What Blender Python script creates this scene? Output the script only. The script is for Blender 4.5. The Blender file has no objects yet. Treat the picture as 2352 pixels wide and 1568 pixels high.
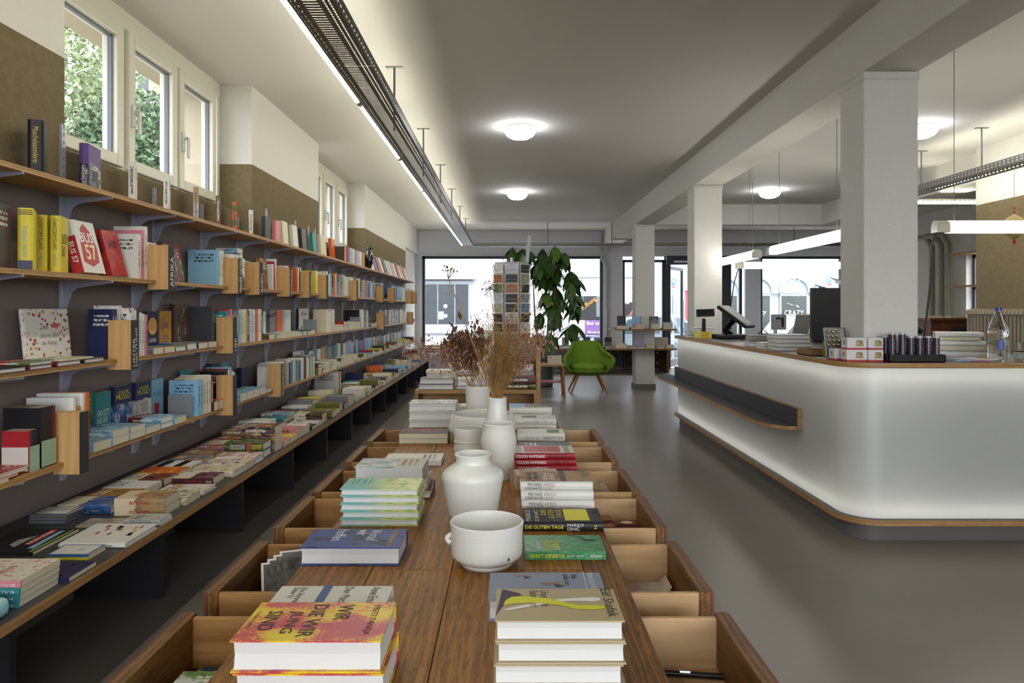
import bpy, bmesh, math, random
from mathutils import Vector, Matrix

S = bpy.context.scene
COL = S.collection
R = random.Random(11)
PI = math.pi

# ---------------------------------------------------------------- camera, sky, exposure
F, VX, VY, H = 1680.0, 1168.0, 710.0, 1.20        # focal length in pixels, vanishing point, eye height
cam = bpy.data.objects.new('camera', bpy.data.cameras.new('camera'))
COL.objects.link(cam)
cam.location = (0, 0, H)
cam.rotation_euler = (PI / 2, 0, 0)
cam.data.sensor_fit = 'HORIZONTAL'
cam.data.sensor_width = 36
cam.data.lens = 36 * F / 2352
cam.data.shift_x = (1176 - VX) / 2352
cam.data.shift_y = (VY - 784) / 2352
cam.data.clip_start = 0.05
S.camera = cam

SKY, TUBE, DOME, PEND, LED = 5.7, 23.0, 22.0, 7.5, 7.5
w = bpy.data.worlds.new('overcast_sky')
S.world = w
w.use_nodes = True
w.node_tree.nodes['Background'].inputs[0].default_value = (0.88, 0.94, 1.0, 1)
w.node_tree.nodes['Background'].inputs[1].default_value = SKY
S.view_settings.view_transform = 'Standard'
S.view_settings.look = 'None'
S.view_settings.gamma = 1
S.view_settings.use_curve_mapping = False
S.view_settings.exposure = 0.75
S.cycles.use_denoising = True
S.cycles.use_light_tree = False
S.cycles.adaptive_threshold = 0.05
S.cycles.max_bounces = 5
S.cycles.diffuse_bounces = 3
S.cycles.glossy_bounces = 2
S.cycles.transmission_bounces = 4
S.cycles.transparent_max_bounces = 8
S.cycles.sample_clamp_indirect = 4
S.cycles.sample_clamp_direct = 30
S.cycles.caustics_reflective = False
S.cycles.caustics_refractive = False


def P(x, y, Z):
    return Vector(((x - VX) * Z / F, Z, H - (y - VY) * Z / F))


# ---------------------------------------------------------------- materials
def lin(h):
    h = h.lstrip('#')
    o = []
    for i in (0, 2, 4):
        c = int(h[i:i + 2], 16) / 255
        o.append(c / 12.92 if c <= .04045 else ((c + .055) / 1.055) ** 2.4)
    return (o[0], o[1], o[2], 1)


class NT:
    def __init__(s, name):
        s.m = bpy.data.materials.new(name)
        s.m.use_nodes = True
        s.t = s.m.node_tree
        s.b = s.t.nodes['Principled BSDF']
        s.out = s.t.nodes['Material Output']

    def n(s, typ, **kw):
        n = s.t.nodes.new('ShaderNode' + typ)
        for k, v in kw.items():
            if k.startswith('i_'):
                n.inputs[k[2:].replace('_', ' ')].default_value = v
            else:
                setattr(n, k, v)
        return n

    def l(s, a, b):
        s.t.links.new(a, b)

    def math(s, op, a, b=None, c=None, clamp=False):
        n = s.n('Math', operation=op, use_clamp=clamp)
        for i, x in enumerate((a, b, c)):
            if x is None:
                continue
            if isinstance(x, (int, float)):
                n.inputs[i].default_value = x
            else:
                s.l(x, n.inputs[i])
        return n.outputs[0]

    def mix(s, f, a, b):
        n = s.n('Mix', data_type='RGBA')
        for sock, x in ((n.inputs[0], f), (n.inputs[6], a), (n.inputs[7], b)):
            if isinstance(x, (int, float, tuple)):
                sock.default_value = x
            else:
                s.l(x, sock)
        return n.outputs[2]

    def coord(s, kind='Object', scale=(1, 1, 1)):
        c = s.n('TexCoord')
        mp = s.n('Mapping')
        mp.inputs['Scale'].default_value = scale
        s.l(c.outputs[kind], mp.inputs[0])
        return mp.outputs[0]

    def noise(s, vec, scale, detail=4, rough=.55):
        n = s.n('TexNoise')
        n.inputs['Scale'].default_value = scale
        n.inputs['Detail'].default_value = detail
        n.inputs['Roughness'].default_value = rough
        if vec is not None:
            s.l(vec, n.inputs['Vector'])
        return n.outputs[0]

    def ramp(s, fac, stops):
        n = s.n('ValToRGB')
        e = n.color_ramp.elements
        while len(e) < len(stops):
            e.new(.5)
        for i, (p, c) in enumerate(stops):
            e[i].position = p
            e[i].color = c
        s.l(fac, n.inputs[0])
        return n.outputs[0]

    def bump(s, h, strength=.3, dist=.01):
        n = s.n('Bump')
        n.inputs['Strength'].default_value = strength
        n.inputs['Distance'].default_value = dist
        s.l(h, n.inputs['Height'])
        s.l(n.outputs[0], s.b.inputs['Normal'])


MATS = {}


def mat(name, col, rough=.55, metal=0., var=0., vscale=6., bump=0., bscale=60., bdist=.004, coat=0., alpha=1., spec=.5):
    if name in MATS:
        return MATS[name]
    m = NT(name)
    c = lin(col)
    m.b.inputs['Base Color'].default_value = c
    m.b.inputs['Roughness'].default_value = rough
    m.b.inputs['Metallic'].default_value = metal
    m.b.inputs['Specular IOR Level'].default_value = spec
    if coat:
        m.b.inputs['Coat Weight'].default_value = coat
        m.b.inputs['Coat Roughness'].default_value = .08
    vec = m.coord() if (var or bump) else None
    if var:
        n = m.noise(vec, vscale)
        d = tuple(x * (1 - var) for x in c[:3]) + (1,)
        u = tuple(min(1, x * (1 + var)) for x in c[:3]) + (1,)
        m.l(m.ramp(n, [(.3, d), (.7, u)]), m.b.inputs['Base Color'])
    if bump:
        m.bump(m.noise(vec, bscale, 5, .6), bump, bdist)
    MATS[name] = m.m
    return m.m


def wood(name, c1, c2, axis=1, scale=6., rough=.45, knots=.0, dark=None, bump=.08):
    if name in MATS:
        return MATS[name]
    m = NT(name)
    sc = [9., 9., 9.]
    sc[axis] = .9
    vec = m.coord('Object', tuple(sc))
    n1 = m.noise(vec, scale, 6, .62)
    wv = m.n('TexWave', wave_type='BANDS', bands_direction='X' if axis != 0 else 'Y')
    wv.inputs['Scale'].default_value = scale * .35
    wv.inputs['Distortion'].default_value = 7.
    wv.inputs['Detail'].default_value = 3.
    wv.inputs['Detail Scale'].default_value = 1.6
    m.l(vec, wv.inputs['Vector'])
    f = m.math('ADD', m.math('MULTIPLY', n1, .78), m.math('MULTIPLY', wv.outputs[1], .22))
    col = m.ramp(f, [(.32, lin(c1)), (.70, lin(c2))])
    sc2 = [60., 60., 60.]
    sc2[axis] = 3.
    pores = m.noise(m.coord('Object', tuple(sc2)), 5., 3, .7)
    if dark:
        col = m.mix(m.math('MULTIPLY', m.math('GREATER_THAN', pores, .56), .55), col, lin(dark))
        big = m.noise(m.coord('Object', (3, 3, 3)), 2.2, 4, .6)
        col = m.mix(m.math('MULTIPLY', m.math('SUBTRACT', big, .35, clamp=True), .55), col, lin(dark))
    m.l(col, m.b.inputs['Base Color'])
    m.b.inputs['Roughness'].default_value = rough
    m.b.inputs['Specular IOR Level'].default_value = .3
    if bump:
        m.bump(pores, bump, .002)
    MATS[name] = m.m
    return m.m


def ply(name, c1, c2, rough=.5):
    """edge of plywood: thin layers one above the other"""
    if name in MATS:
        return MATS[name]
    m = NT(name)
    f = m.math('ADD', m.math('MULTIPLY', m.noise(m.coord('Object', (1.5, 1.5, 210.)), 1., 2), .75), m.math('MULTIPLY', m.noise(m.coord('Object', (14, 14, 60)), 1., 3), .25))
    m.l(m.ramp(f, [(.34, lin(c2)), (.6, lin(c1))]), m.b.inputs['Base Color'])
    m.b.inputs['Roughness'].default_value = rough
    MATS[name] = m.m
    return m.m


def emit(name, col, strength):
    if name in MATS:
        return MATS[name]
    m = NT(name)
    e = m.n('Emission')
    e.inputs[0].default_value = lin(col)
    e.inputs[1].default_value = strength
    m.l(e.outputs[0], m.out.inputs[0])
    MATS[name] = m.m
    return m.m


def glass(name, tint='ffffff', refl=.10, clear=.93):
    """thin pane: lets light through, reflects a little at grazing angles"""
    if name in MATS:
        return MATS[name]
    m = NT(name)
    tr = m.n('BsdfTransparent')
    c = lin(tint)
    tr.inputs[0].default_value = (c[0] * clear, c[1] * clear, c[2] * clear, 1)
    gl = m.n('BsdfGlossy')
    gl.inputs['Roughness'].default_value = .02
    fr = m.n('LayerWeight')
    fr.inputs[0].default_value = .5
    mx = m.n('MixShader')
    m.l(m.math('ADD', m.math('MULTIPLY', m.math('POWER', fr.outputs[1], 5.), .6), refl * .3, clamp=True), mx.inputs[0])
    m.l(tr.outputs[0], mx.inputs[1])
    m.l(gl.outputs[0], mx.inputs[2])
    m.l(mx.outputs[0], m.out.inputs[0])
    MATS[name] = m.m
    return m.m


# ---------------------------------------------------------------- mesh building
class MB:
    def __init__(s):
        s.v, s.f, s.m = [], [], []

    def add(s, vs, fs, m=0):
        o = len(s.v)
        s.v += [tuple(p) for p in vs]
        s.f += [tuple(i + o for i in f) for f in fs]
        s.m += [m] * len(fs)
        return s

    def box(s, x0, x1, y0, y1, z0, z1, m=0, T=None):
        vs = [Vector(p) for p in ((x0, y0, z0), (x1, y0, z0), (x1, y1, z0), (x0, y1, z0), (x0, y0, z1), (x1, y0, z1), (x1, y1, z1), (x0, y1, z1))]
        if T is not None:
            vs = [T @ p for p in vs]
        return s.add(vs, [(0, 3, 2, 1), (4, 5, 6, 7), (0, 1, 5, 4), (1, 2, 6, 5), (2, 3, 7, 6), (3, 0, 4, 7)], m)

    def ring(s, pts, closed=True):
        o = len(s.v)
        s.v += [tuple(p) for p in pts]
        return list(range(o, o + len(pts)))

    def bridge(s, a, b, m=0):
        n = len(a)
        for i in range(n):
            s.f.append((a[i], a[(i + 1) % n], b[(i + 1) % n], b[i]))
            s.m.append(m)

    def cap(s, a, m=0, flip=False):
        s.f.append(tuple(reversed(a)) if flip else tuple(a))
        s.m.append(m)

    def cyl(s, p0, p1, r0, r1=None, n=10, m=0, caps=True):
        return s.tube([p0, p1], [r0, r0 if r1 is None else r1], n, m, caps)

    def tube(s, pts, r, n=8, m=0, caps=True):
        pts = [Vector(p) for p in pts]
        rs = r if isinstance(r, (list, tuple)) else [r] * len(pts)
        prev = None
        side = None
        for i, p in enumerate(pts):
            d = (pts[min(i + 1, len(pts) - 1)] - pts[max(i - 1, 0)])
            if d.length < 1e-9:
                d = Vector((0, 0, 1))
            d.normalize()
            if side is None:
                side = d.orthogonal().normalized()
            else:
                side = (side - d * side.dot(d))
                side = side.normalized() if side.length > 1e-6 else d.orthogonal().normalized()
            up = d.cross(side)
            ring = s.ring([p + (side * math.cos(2 * PI * k / n) + up * math.sin(2 * PI * k / n)) * rs[i] for k in range(n)])
            if prev:
                s.bridge(prev, ring, m)
            elif caps:
                s.cap(ring, m, True)
            prev = ring
        if caps:
            s.cap(prev, m)
        return s

    def lathe(s, prof, c=(0, 0, 0), n=32, m=0, wob=0., seed=0, cap0=False, cap1=False):
        prev = None
        q = random.Random(seed)
        ph = [q.random() * 6 for _ in range(8)]
        for i, (r, z) in enumerate(prof):
            ring = []
            for k in range(n):
                a = 2 * PI * k / n
                rr = r * (1 + wob * (math.sin(2 * a + ph[0] + z * 30) + .7 * math.sin(3 * a + ph[1] - z * 45)))
                ring.append((c[0] + rr * math.cos(a), c[1] + rr * math.sin(a), c[2] + z))
            ring = s.ring(ring)
            if prev:
                s.bridge(prev, ring, m)
            elif cap0:
                s.cap(ring, m, True)
            prev = ring
        if cap1:
            s.cap(prev, m)
        return s

    def prism(s, poly, z0, z1, m=0, T=None, ms=None):
        """polygon in XY pushed from z0 to z1"""
        a = [Vector((x, y, z0)) for x, y in poly]
        b = [Vector((x, y, z1)) for x, y in poly]
        if T is not None:
            a = [T @ p for p in a]
            b = [T @ p for p in b]
        A, B = s.ring(a), s.ring(b)
        s.bridge(A, B, m if ms is None else ms)
        s.cap(A, m, True)
        s.cap(B, m)
        return s

    def mesh(s, name, mats, smooth=False, off=None):
        me = bpy.data.meshes.new(name)
        v = s.v if off is None else [(a - off[0], b - off[1], c - off[2]) for a, b, c in s.v]
        me.from_pydata(v, [], s.f)
        for mm in mats:
            me.materials.append(mm)
        if len(mats) > 1:
            me.polygons.foreach_set('material_index', s.m)
        if smooth:
            me.shade_smooth()
            me.set_sharp_from_angle(angle=math.radians(smooth if smooth > 1 else 40))
        me.update()
        return me

    def build(s, name, mats, parent=None, smooth=False, loc=None):
        """one mesh object; verts are in world space unless the parent is given, whose place is then taken off"""
        if not isinstance(mats, (list, tuple)):
            mats = [mats]
        off = None
        if parent is not None:
            q, off = parent, Vector((0, 0, 0))
            while q is not None:
                off = off + q.location
                q = q.parent
        o = bpy.data.objects.new(name, s.mesh(name, mats, smooth, off))
        COL.objects.link(o)
        if parent is not None:
            o.parent = parent
        if loc is not None:
            o.location = loc
        return o


def tag(o, label=None, cat=None, group=None, kind=None):
    if label:
        o['label'] = label
    if cat:
        o['category'] = cat
    if group:
        o['group'] = group
    if kind:
        o['kind'] = kind
    return o


def thing(name, label, cat, loc, group=None):
    o = bpy.data.objects.new(name, None)
    o.empty_display_size = .05
    COL.objects.link(o)
    o.location = loc
    return tag(o, label, cat, group)


def struct(name, mb, mats, parent=None, smooth=False):
    o = mb.build(name, mats, parent, smooth)
    if parent is None:
        o['kind'] = 'structure'
    return o


def bevel(o, w=.004, seg=2):
    b = o.modifiers.new('bevel', 'BEVEL')
    b.width = w
    b.segments = seg
    b.limit_method = 'ANGLE'
    return o


_TXT = {}


def text_mesh(body, w, h, shear=0., bold=0.):
    """flat lettering stretched to a w by h box, lower left corner at the origin"""
    k = (body, round(w, 4), round(h, 4), shear, bold)
    if k in _TXT:
        return _TXT[k]
    cu = bpy.data.curves.new('lettering', 'FONT')
    cu.body = body
    cu.resolution_u = 2
    cu.shear = shear
    cu.offset = bold
    cu.space_line = .85
    ob = bpy.data.objects.new('lettering', cu)
    COL.objects.link(ob)
    me = bpy.data.meshes.new_from_object(ob.evaluated_get(bpy.context.evaluated_depsgraph_get()))
    bpy.data.objects.remove(ob)
    bpy.data.curves.remove(cu)
    if len(me.vertices):
        xs = [v.co.x for v in me.vertices]
        ys = [v.co.y for v in me.vertices]
        x0, y0 = min(xs), min(ys)
        sx, sy = w / max(1e-6, max(xs) - x0), h / max(1e-6, max(ys) - y0)
        for v in me.vertices:
            v.co = ((v.co.x - x0) * sx, (v.co.y - y0) * sy, 0)
    me.name = 'lettering'
    _TXT[k] = me
    return me


def lettering(body, w, h, M4, material, parent, name='lettering', shear=0., bold=0.):
    me = text_mesh(body, w, h, shear, bold).copy()
    me.materials.clear()
    me.materials.append(material)
    o = bpy.data.objects.new(name, me)
    COL.objects.link(o)
    o.parent = parent
    o.matrix_local = M4
    return o


def frame(u, v, n, o=(0, 0, 0)):
    u, v, n, o = Vector(u), Vector(v), Vector(n), Vector(o)
    return Matrix(((u.x, v.x, n.x, o.x), (u.y, v.y, n.y, o.y), (u.z, v.z, n.z, o.z), (0, 0, 0, 1)))


X3, Y3, Z3 = Vector((1, 0, 0)), Vector((0, 1, 0)), Vector((0, 0, 1))
ORD = ('first second third fourth fifth sixth seventh eighth ninth tenth eleventh twelfth thirteenth fourteenth fifteenth sixteenth '
       'seventeenth eighteenth nineteenth twentieth').split()


def ordinal(i):
    if i < 20:
        return ORD[i]
    tens = {2: 'twenty', 3: 'thirty', 4: 'forty', 5: 'fifty', 6: 'sixty', 7: 'seventy', 8: 'eighty', 9: 'ninety'}
    n = i + 1
    if n % 10 == 0:
        return tens[n // 10][:-1] + 'ieth'
    return tens[n // 10] + '-' + ORD[n % 10 - 1]

# ---------------------------------------------------------------- the room
XW = -1.815           # left wall face
YB = 14.73            # window wall at the far end
YF = -3.5             # wall behind the camera
ZC = 2.78             # ceiling
XR, XRF = 4.62, 6.9   # right wall near the counter, and further back
ZBEAM = 2.478

m_white = mat('white_plaster', 'd6d3cb', .8, bump=.55, bscale=75, bdist=.006)
m_ceil = mat('ceiling_plaster', 'd2cfc9', .85, bump=.15, bscale=40, bdist=.003)
m_taupe = mat('taupe_roughcast', '796a4c', .9, var=.10, vscale=30, bump=.9, bscale=90, bdist=.012)
m_brown = mat('brown_grey_paint', '776d69', .75, var=.03, vscale=4, bump=.1, bscale=120)
m_back = mat('grey_white_plaster', 'e2e4ea', .8, bump=.1, bscale=60)
m_reveal = mat('outer_reveal_render', 'a89e8a', .9, bump=.3, bscale=80)

fl = NT('polished_grey_floor')
vec = fl.coord()
n1 = fl.noise(vec, 1.1, 6, .6)
n2 = fl.noise(vec, 9, 4, .6)
fl.l(fl.ramp(fl.math('ADD', fl.math('MULTIPLY', n1, .7), fl.math('MULTIPLY', n2, .3)), [(.3, lin('706860')), (.7, lin('7c746a'))]), fl.b.inputs['Base Color'])
fl.b.inputs['Roughness'].default_value = .34

struct('floor', MB().box(-2.4, 7.1, YF - .2, YB + .25, -.15, 0), fl.m)
struct('ceiling', MB().box(-2.4, 7.1, YF - .2, YB + .25, ZC, ZC + .25), m_ceil)

wl = MB()
wl.box(-2.40, XW, YF, 12.9, 0, 1.66, 0)
wl.box(-2.40, XW, YF, 12.9, 1.66, 1.854, 1)
for a, b in ((YF, 2.99), (5.17, 6.99), (9.23, 12.9)):
    wl.box(-2.40, XW, a, b, 1.854, 2.225, 1)
    wl.box(-2.40, XW, a, b, 2.225, ZC, 2)
wl.box(-2.40, XW - .06, 12.9, YB, 0, 2.3, 2)
wl.box(-2.40, XW, 12.9, YB, 2.3, ZC, 2)
for a, b in ((2.99, 5.17), (6.99, 9.23)):   # outer leaf round the windows
    wl.box(-2.40, -2.105, a + .012, b - .012, 1.854, 1.93, 3)
    wl.box(-2.40, -2.105, a + .012, b - .012, 2.735, ZC, 3)
    wl.box(-2.40, -2.105, a, a + .012, 1.854, ZC, 3)
    wl.box(-2.40, -2.105, b - .012, b, 1.854, ZC, 3)
struct('wall_left', wl, [m_brown, m_taupe, m_white, m_reveal])

wr = MB()
wr.box(XR, XR + .22, YF, 7.23, 0, 2.225, 0)
wr.box(XR, XR + .22, YF, 7.23, 2.225, ZC, 1)
wr.box(XR + .22, XRF + .2, 7.01, 7.23, 0, ZC, 1)
wy0, wy1, wz0, wz1 = 9.9, 11.03, 1.02, 2.02
for a, b, c, d in ((7.23, wy0, 0, ZC), (wy1, YB, 0, ZC), (wy0, wy1, 0, wz0), (wy0, wy1, wz1, ZC)):
    wr.box(XRF, XRF + .2, a, b, c, d, 1)
struct('wall_right', wr, [m_taupe, m_white])

wb = MB()
for a, b, c, d in ((-2.4, -1.74, 0, ZC), (-1.74, 1.90, 2.27, ZC), (-1.74, 1.90, 0, .42), (1.90, 2.30, 0, ZC), (2.30, 4.45, 2.27, ZC), (2.30, 3.16, 0, .42),
                   (4.45, 4.78, 2.27, ZC), (4.45, 4.62, 0, .3), (4.78, 5.08, 0, ZC), (5.08, 6.75, 2.27, ZC), (5.08, 6.75, 0, .66), (6.75, 7.1, 0, ZC)):
    wb.box(a, b, YB, YB + .25, c, d)
struct('wall_back', wb, m_back)
wf = MB()       # wall behind the camera, with the shop's big front windows
for a, b, c, d in ((-2.4, -1.6, 0, ZC), (-1.6, 4.4, 2.6, ZC), (-1.6, 4.4, 0, .45), (4.4, 4.85, 0, ZC), (1.2, 1.5, .45, 2.6)):
    wf.box(a, b, YF - .2, YF, c, d)
struct('wall_front', wf, m_white)

# main beam on the three columns, the cross beam at the last column and the beam it meets
struct('beam', MB().box(1.908, 2.20, YF, YB, ZBEAM, ZC), m_white)
struct('beam', MB().box(2.20, 4.72, 11.02, 11.32, ZBEAM, ZC), m_white)
struct('beam', MB().box(4.72, 5.02, 7.23, 11.32, ZBEAM, ZC), m_white)
m_base = mat('grey_plinth_paint', '6b655e', .6)
for i, y in enumerate((3.923, 7.525, 11.0)):
    cmb = MB().box(1.908, 2.20, y, y + .29, 0, ZBEAM - .005)
    cmb.box(1.902, 2.206, y - .006, y + .296, ZBEAM - .05, ZBEAM)
    c = struct('column', cmb, m_white)
    bevel(c, .012, 3)
    struct('baseboard_column', MB().box(1.895, 2.213, y - .013, y + .303, 0, .075), m_base)
struct('baseboard_left', MB().box(XW, XW + .012, YF, YB, 0, .06), m_base)

# ---------------------------------------------------------------- windows
m_wf = mat('cream_window_lacquer', 'd8d4c4', .35)
m_rub = mat('dark_glazing_seal', '6a7078', .5)
m_pane = glass('window_pane')
m_hand = mat('white_handle', 'd6d6d2', .3)
m_anth = mat('anthracite_frame', '2b2e35', .45)


def left_window(i, y0, y1, panes):
    xf, xb, z0, z1 = -2.03, -2.10, 1.93, ZC
    zp0, zp1 = 2.0, 2.61
    f = MB()
    f.box(xb, xf, y0, y1, z0, z0 + .035)
    f.box(xb, xf, y0, y1, zp1 + .075, z1)
    edges = [y0] + [(panes[k][1] + panes[k + 1][0]) / 2 for k in range(len(panes) - 1)] + [y1]
    for k, e in enumerate(edges):
        a, b = (e, e + .045) if k == 0 else ((e - .045, e) if k == len(edges) - 1 else (e - .022, e + .022))
        f.box(xb, xf - .004, a, b, z0, z1)
    win = struct('window_%d' % i, f, m_wf)
    for k, (a, b) in enumerate(panes):
        s = MB()
        g = .062
        a2, b2, c2, d2 = a - g, b + g, zp0 - g, zp1 + g
        for q in ((a2, a, c2, d2), (b, b2, c2, d2), (a, b, c2, zp0), (a, b, zp1, d2)):
            s.box(xb + .01, xf + .022, *q)
        sash = s.build('window_sash', m_wf, win)
        bevel(sash, .006)
        r = MB()
        for q in ((a, a + .009, zp0, zp1), (b - .009, b, zp0, zp1), (a, b, zp0, zp0 + .009), (a, b, zp1 - .009, zp1)):
            r.box(-2.058, -2.036, *q)
        r.build('glazing_seal', m_rub, sash)
        MB().box(-2.052, -2.047, a, b, zp0, zp1).build('pane', m_pane, sash)
        if k:
            hb = MB().box(xf + .022, xf + .034, a - .047, a - .015, 2.17, 2.29)
            hb.box(xf + .034, xf + .062, a - .041, a - .021, 2.24, 2.26)
            hb.box(xf + .05, xf + .066, a - .041, a - .021, 2.13, 2.26)
            bevel(hb.build('window_handle', m_hand, sash), .004)
    return win


left_window(1, 2.99, 5.15, [(3.30, 3.76), (3.94, 4.38), (4.54, 4.97)])
left_window(2, 6.99, 9.22, [(7.42, 7.86), (8.04, 8.44), (8.65, 9.07)])


def shop_window(i, x0, x1, z0, z1, y=YB + .05, fw=.05, mull=()):
    f = MB()
    for q in ((x0, x0 + fw, z0, z1), (x1 - fw, x1, z0, z1), (x0, x1, z0, z0 + fw), (x0, x1, z1 - fw, z1)) + tuple((a - fw / 2, a + fw / 2, z0, z1) for a in mull):
        f.box(q[0], q[1], y, y + .07, q[2], q[3])
    win = struct('window_%d' % i, f, m_anth)
    xs = [x0 + fw] + [v for a in mull for v in (a - fw / 2, a + fw / 2)] + [x1 - fw]
    for a, b in zip(xs[::2], xs[1::2]):
        MB().box(a, b, y + .03, y + .036, z0 + fw, z1 - fw).build('pane', m_pane, win)
    return win


shop_window(3, -1.74, 1.90, .42, 2.27)
shop_window(4, 2.30, 3.16, .42, 2.20)
shop_window(5, 4.45, 4.72, .3, 2.27)
w6 = shop_window(6, 5.08, 6.75, .66, 2.27, mull=())
# white window casing beside the big pane
struct('trim_1', MB().box(1.90, 1.98, YB - .03, YB + .05, .40, 2.27).box(-1.82, -1.74, YB - .03, YB + .05, .40, 2.27).box(-1.82, 1.98, YB - .03, YB + .05, 2.27, 2.33), mat('white_trim', 'c8ccd2', .5))

# right-hand window, seen past the pier
f = MB()
for q in ((wy0, wy0 + .05, wz0, wz1), (wy1 - .05, wy1, wz0, wz1), (wy0, wy1, wz0, wz0 + .05), (wy0, wy1, wz1 - .05, wz1), (wy0, wy1, 1.5, 1.54)):
    f.box(XRF + .1, XRF + .15, *q)
win7 = struct('window_7', f, mat('blue_grey_frame', '4b5566', .4))
MB().box(XRF + .12, XRF + .126, wy0 + .05, wy1 - .05, wz0 + .05, wz1 - .05).build('pane', m_pane, win7)

# entrance door: black frame, glazed leaf opened outwards
d = MB()
d.box(3.16, 3.26, YB - .02, YB + .12, 0, 2.27)
d.box(4.29, 4.46, YB - .02, YB + .12, 0, 2.27)
d.box(3.16, 4.46, YB - .12, YB + .12, 2.10, 2.27)
door = struct('door_1', d, m_anth)
T = Matrix.Translation((3.26, YB + .1, 0)) @ Matrix.Rotation(math.radians(62), 4, 'Z')
lf = MB()
for q in ((0, .06, .02, 2.08), (1.04, 1.10, .02, 2.08), (0, 1.1, .02, .16), (0, 1.1, 2.02, 2.08)):
    lf.box(q[0], q[1], 0, .05, q[2], q[3], T=T)
leaf = lf.build('door_leaf', m_anth, door)
MB().box(.06, 1.04, .02, .026, .16, 2.02, T=T).build('pane', m_pane, leaf)
MB().cyl(T @ Vector((.98, -.04, .8)), T @ Vector((.98, -.04, 1.4)), .013, n=8).build('door_handle', mat('steel', 'b9bcc0', .3, 1.), leaf)
MB().box(3.30, 4.0, YB - .15, YB - .11, 2.13, 2.17).build('door_closer', mat('steel', 'b9bcc0', .3, 1.), door)

# dark panel with locks under the narrow window
pn = struct('trim_2', MB().box(2.30, 3.14, YB - .06, YB, .02, .42), mat('black_panel', '24211f', .4))
for z in (.12, .33):
    MB().cyl((2.98, YB - .06, z), (2.98, YB - .09, z), .022, n=10).build('lock_knob', mat('steel', 'b9bcc0', .3, 1.), pn)

# pipes in the corner by the big window and by the far right window
m_pipe = mat('painted_pipe', 'bdbec2', .4)
m_pipe2 = mat('beige_painted_pipe', '9a917c', .5)
for k, x in enumerate((1.96, 2.03)):
    tag(MB().tube([(x, YB - .06, .3), (x, YB - .06, 2.05), (x - .1 + .05 * k, YB - .06, 2.2), (x - .1 + .05 * k, YB - .06, ZC)], .022, 10).build('heating_pipe', m_pipe, smooth=True),
        ('white heating pipe hugging the frame of the big street window', 'white heating pipe on the wall beside the narrow window')[k], 'pipe', 'heating pipes')
for k, y in enumerate((11.75, 11.5, 11.3)):
    tag(MB().tube([(6.8, y, .05), (6.8, y, 2.2), (6.78, y + .12, 2.36), (6.78, y + .4, 2.38)], .045 if k < 2 else .03, 10).build('riser_pipe', m_pipe2, smooth=True),
        ('thick beige riser pipe deepest in the corner behind the counter', 'middle thick beige riser pipe behind the counter', 'slim beige riser pipe next to the far window')[k], 'pipe', 'beige riser pipes')

# ---------------------------------------------------------------- outside: street, houses, trees
m_asph = mat('asphalt', '8b8c8e', .8, var=.1)
m_fac = mat('white_render', 'a2a3a6', .9)
m_paint_house = mat('house_render', 'a6a6a4', .9)
m_fac2 = mat('pink_grey_render', '9f9694', .9)
m_dglass = mat('shop_glass', '22272c', .35, var=.3, vscale=.8)
m_stone = mat('pale_stone', '8d949a', .8)
struct('ground_street', MB().box(-30, 34, YB + .25, 60, -.7, -.4), m_asph)
struct('ground_yard', MB().box(-40, -2.4, -20, 60, -.8, -.45), mat('yard_gravel', '8d8a80', .9))
struct('ground_front', MB().box(-40, 34, -40, YF - .2, -.7, -.3), m_asph)
struct('ground_side', MB().box(7.1, 34, -20, YB + .25, -.7, -.3), m_asph)
struct('pavement', MB().box(-2.4, 9, YB + .25, YB + 1.6, -.4, -.02), mat('pavement_slab', 'b6b4b0', .8))

Y2 = 24.0


def FP(x, y):
    p = P(x, y, Y2)
    return p.x, p.z


def rect(mb, x0, x1, y0, y1, d0, d1, m=0):
    """a box on the facade between two photo corners, d0..d1 metres before its face"""
    a, t = FP(x0, y0)
    b, u = FP(x1, y1)
    return mb.box(a, b, Y2 - d1, Y2 - d0, u, t, m)


bl = thing('shop_building', 'white rendered building across the street with dark shop window', 'building', (0, Y2, -.4))
xa, _ = FP(1600, 700)
MB().box(-5.5, xa, Y2, Y2 + 6, -.4, 7.5).build('wall', m_fac, bl)
for y in (588, 612, 640, 700, 735):
    rect(MB(), 1082, 1300, y, y + .6, 0, .012).build('masonry_joint', m_stone, bl)
f = rect(MB(), 968, 1088, 645, 765, 0, .12)
o = f.build('shop_window', m_stone, bl)
rect(MB(), 975, 1076, 653, 744, .12, .13).build('pane', m_dglass, o)
rect(MB(), 1005, 1008, 653, 744, .13, .16).build('mullion', m_rub, o)
rect(MB(), 1044, 1047, 653, 744, .13, .16).build('mullion', m_rub, o)
rect(MB(), 1006, 1020, 715, 733, .13, .14).build('notice', m_fac, o)
for cx, cy in ((1024, 703), (1024, 725)):
    c = FP(cx, cy)
    MB().cyl((c[0], Y2 - .13, c[1]), (c[0], Y2 - .145, c[1]), .07, n=16).build('sticker', m_stone, o)
rect(MB(), 960, 1100, 633, 642, 0, .35).build('awning_rail', mat('grey_awning', '8f989c', .6), bl)
f = rect(MB(), 1306, 1384, 676, 772, 0, .10).build('shop_window', m_stone, bl)
rect(MB(), 1310, 1380, 680, 768, .10, .11).build('pane', mat('dark_display', '242326', .3), f)
rect(MB(), 1310, 1384, 735, 767, .11, .125).build('poster', mat('purple_print', '6a4a80', .5), f)
rect(MB(), 1310, 1342, 735, 767, .125, .13).build('poster_portrait', mat('portrait_print', 'd8cfd2', .5, var=.3, vscale=2.5), f)
for q, (cx, cy) in enumerate(((1325, 702), (1325, 750))):
    c = FP(cx, cy)
    MB().cyl((c[0], Y2 - .14, c[1]), (c[0], Y2 - .155, c[1]), .13, n=18).build('sticker', mat('pale_sticker', 'c5d2d6', .5), f)


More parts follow.
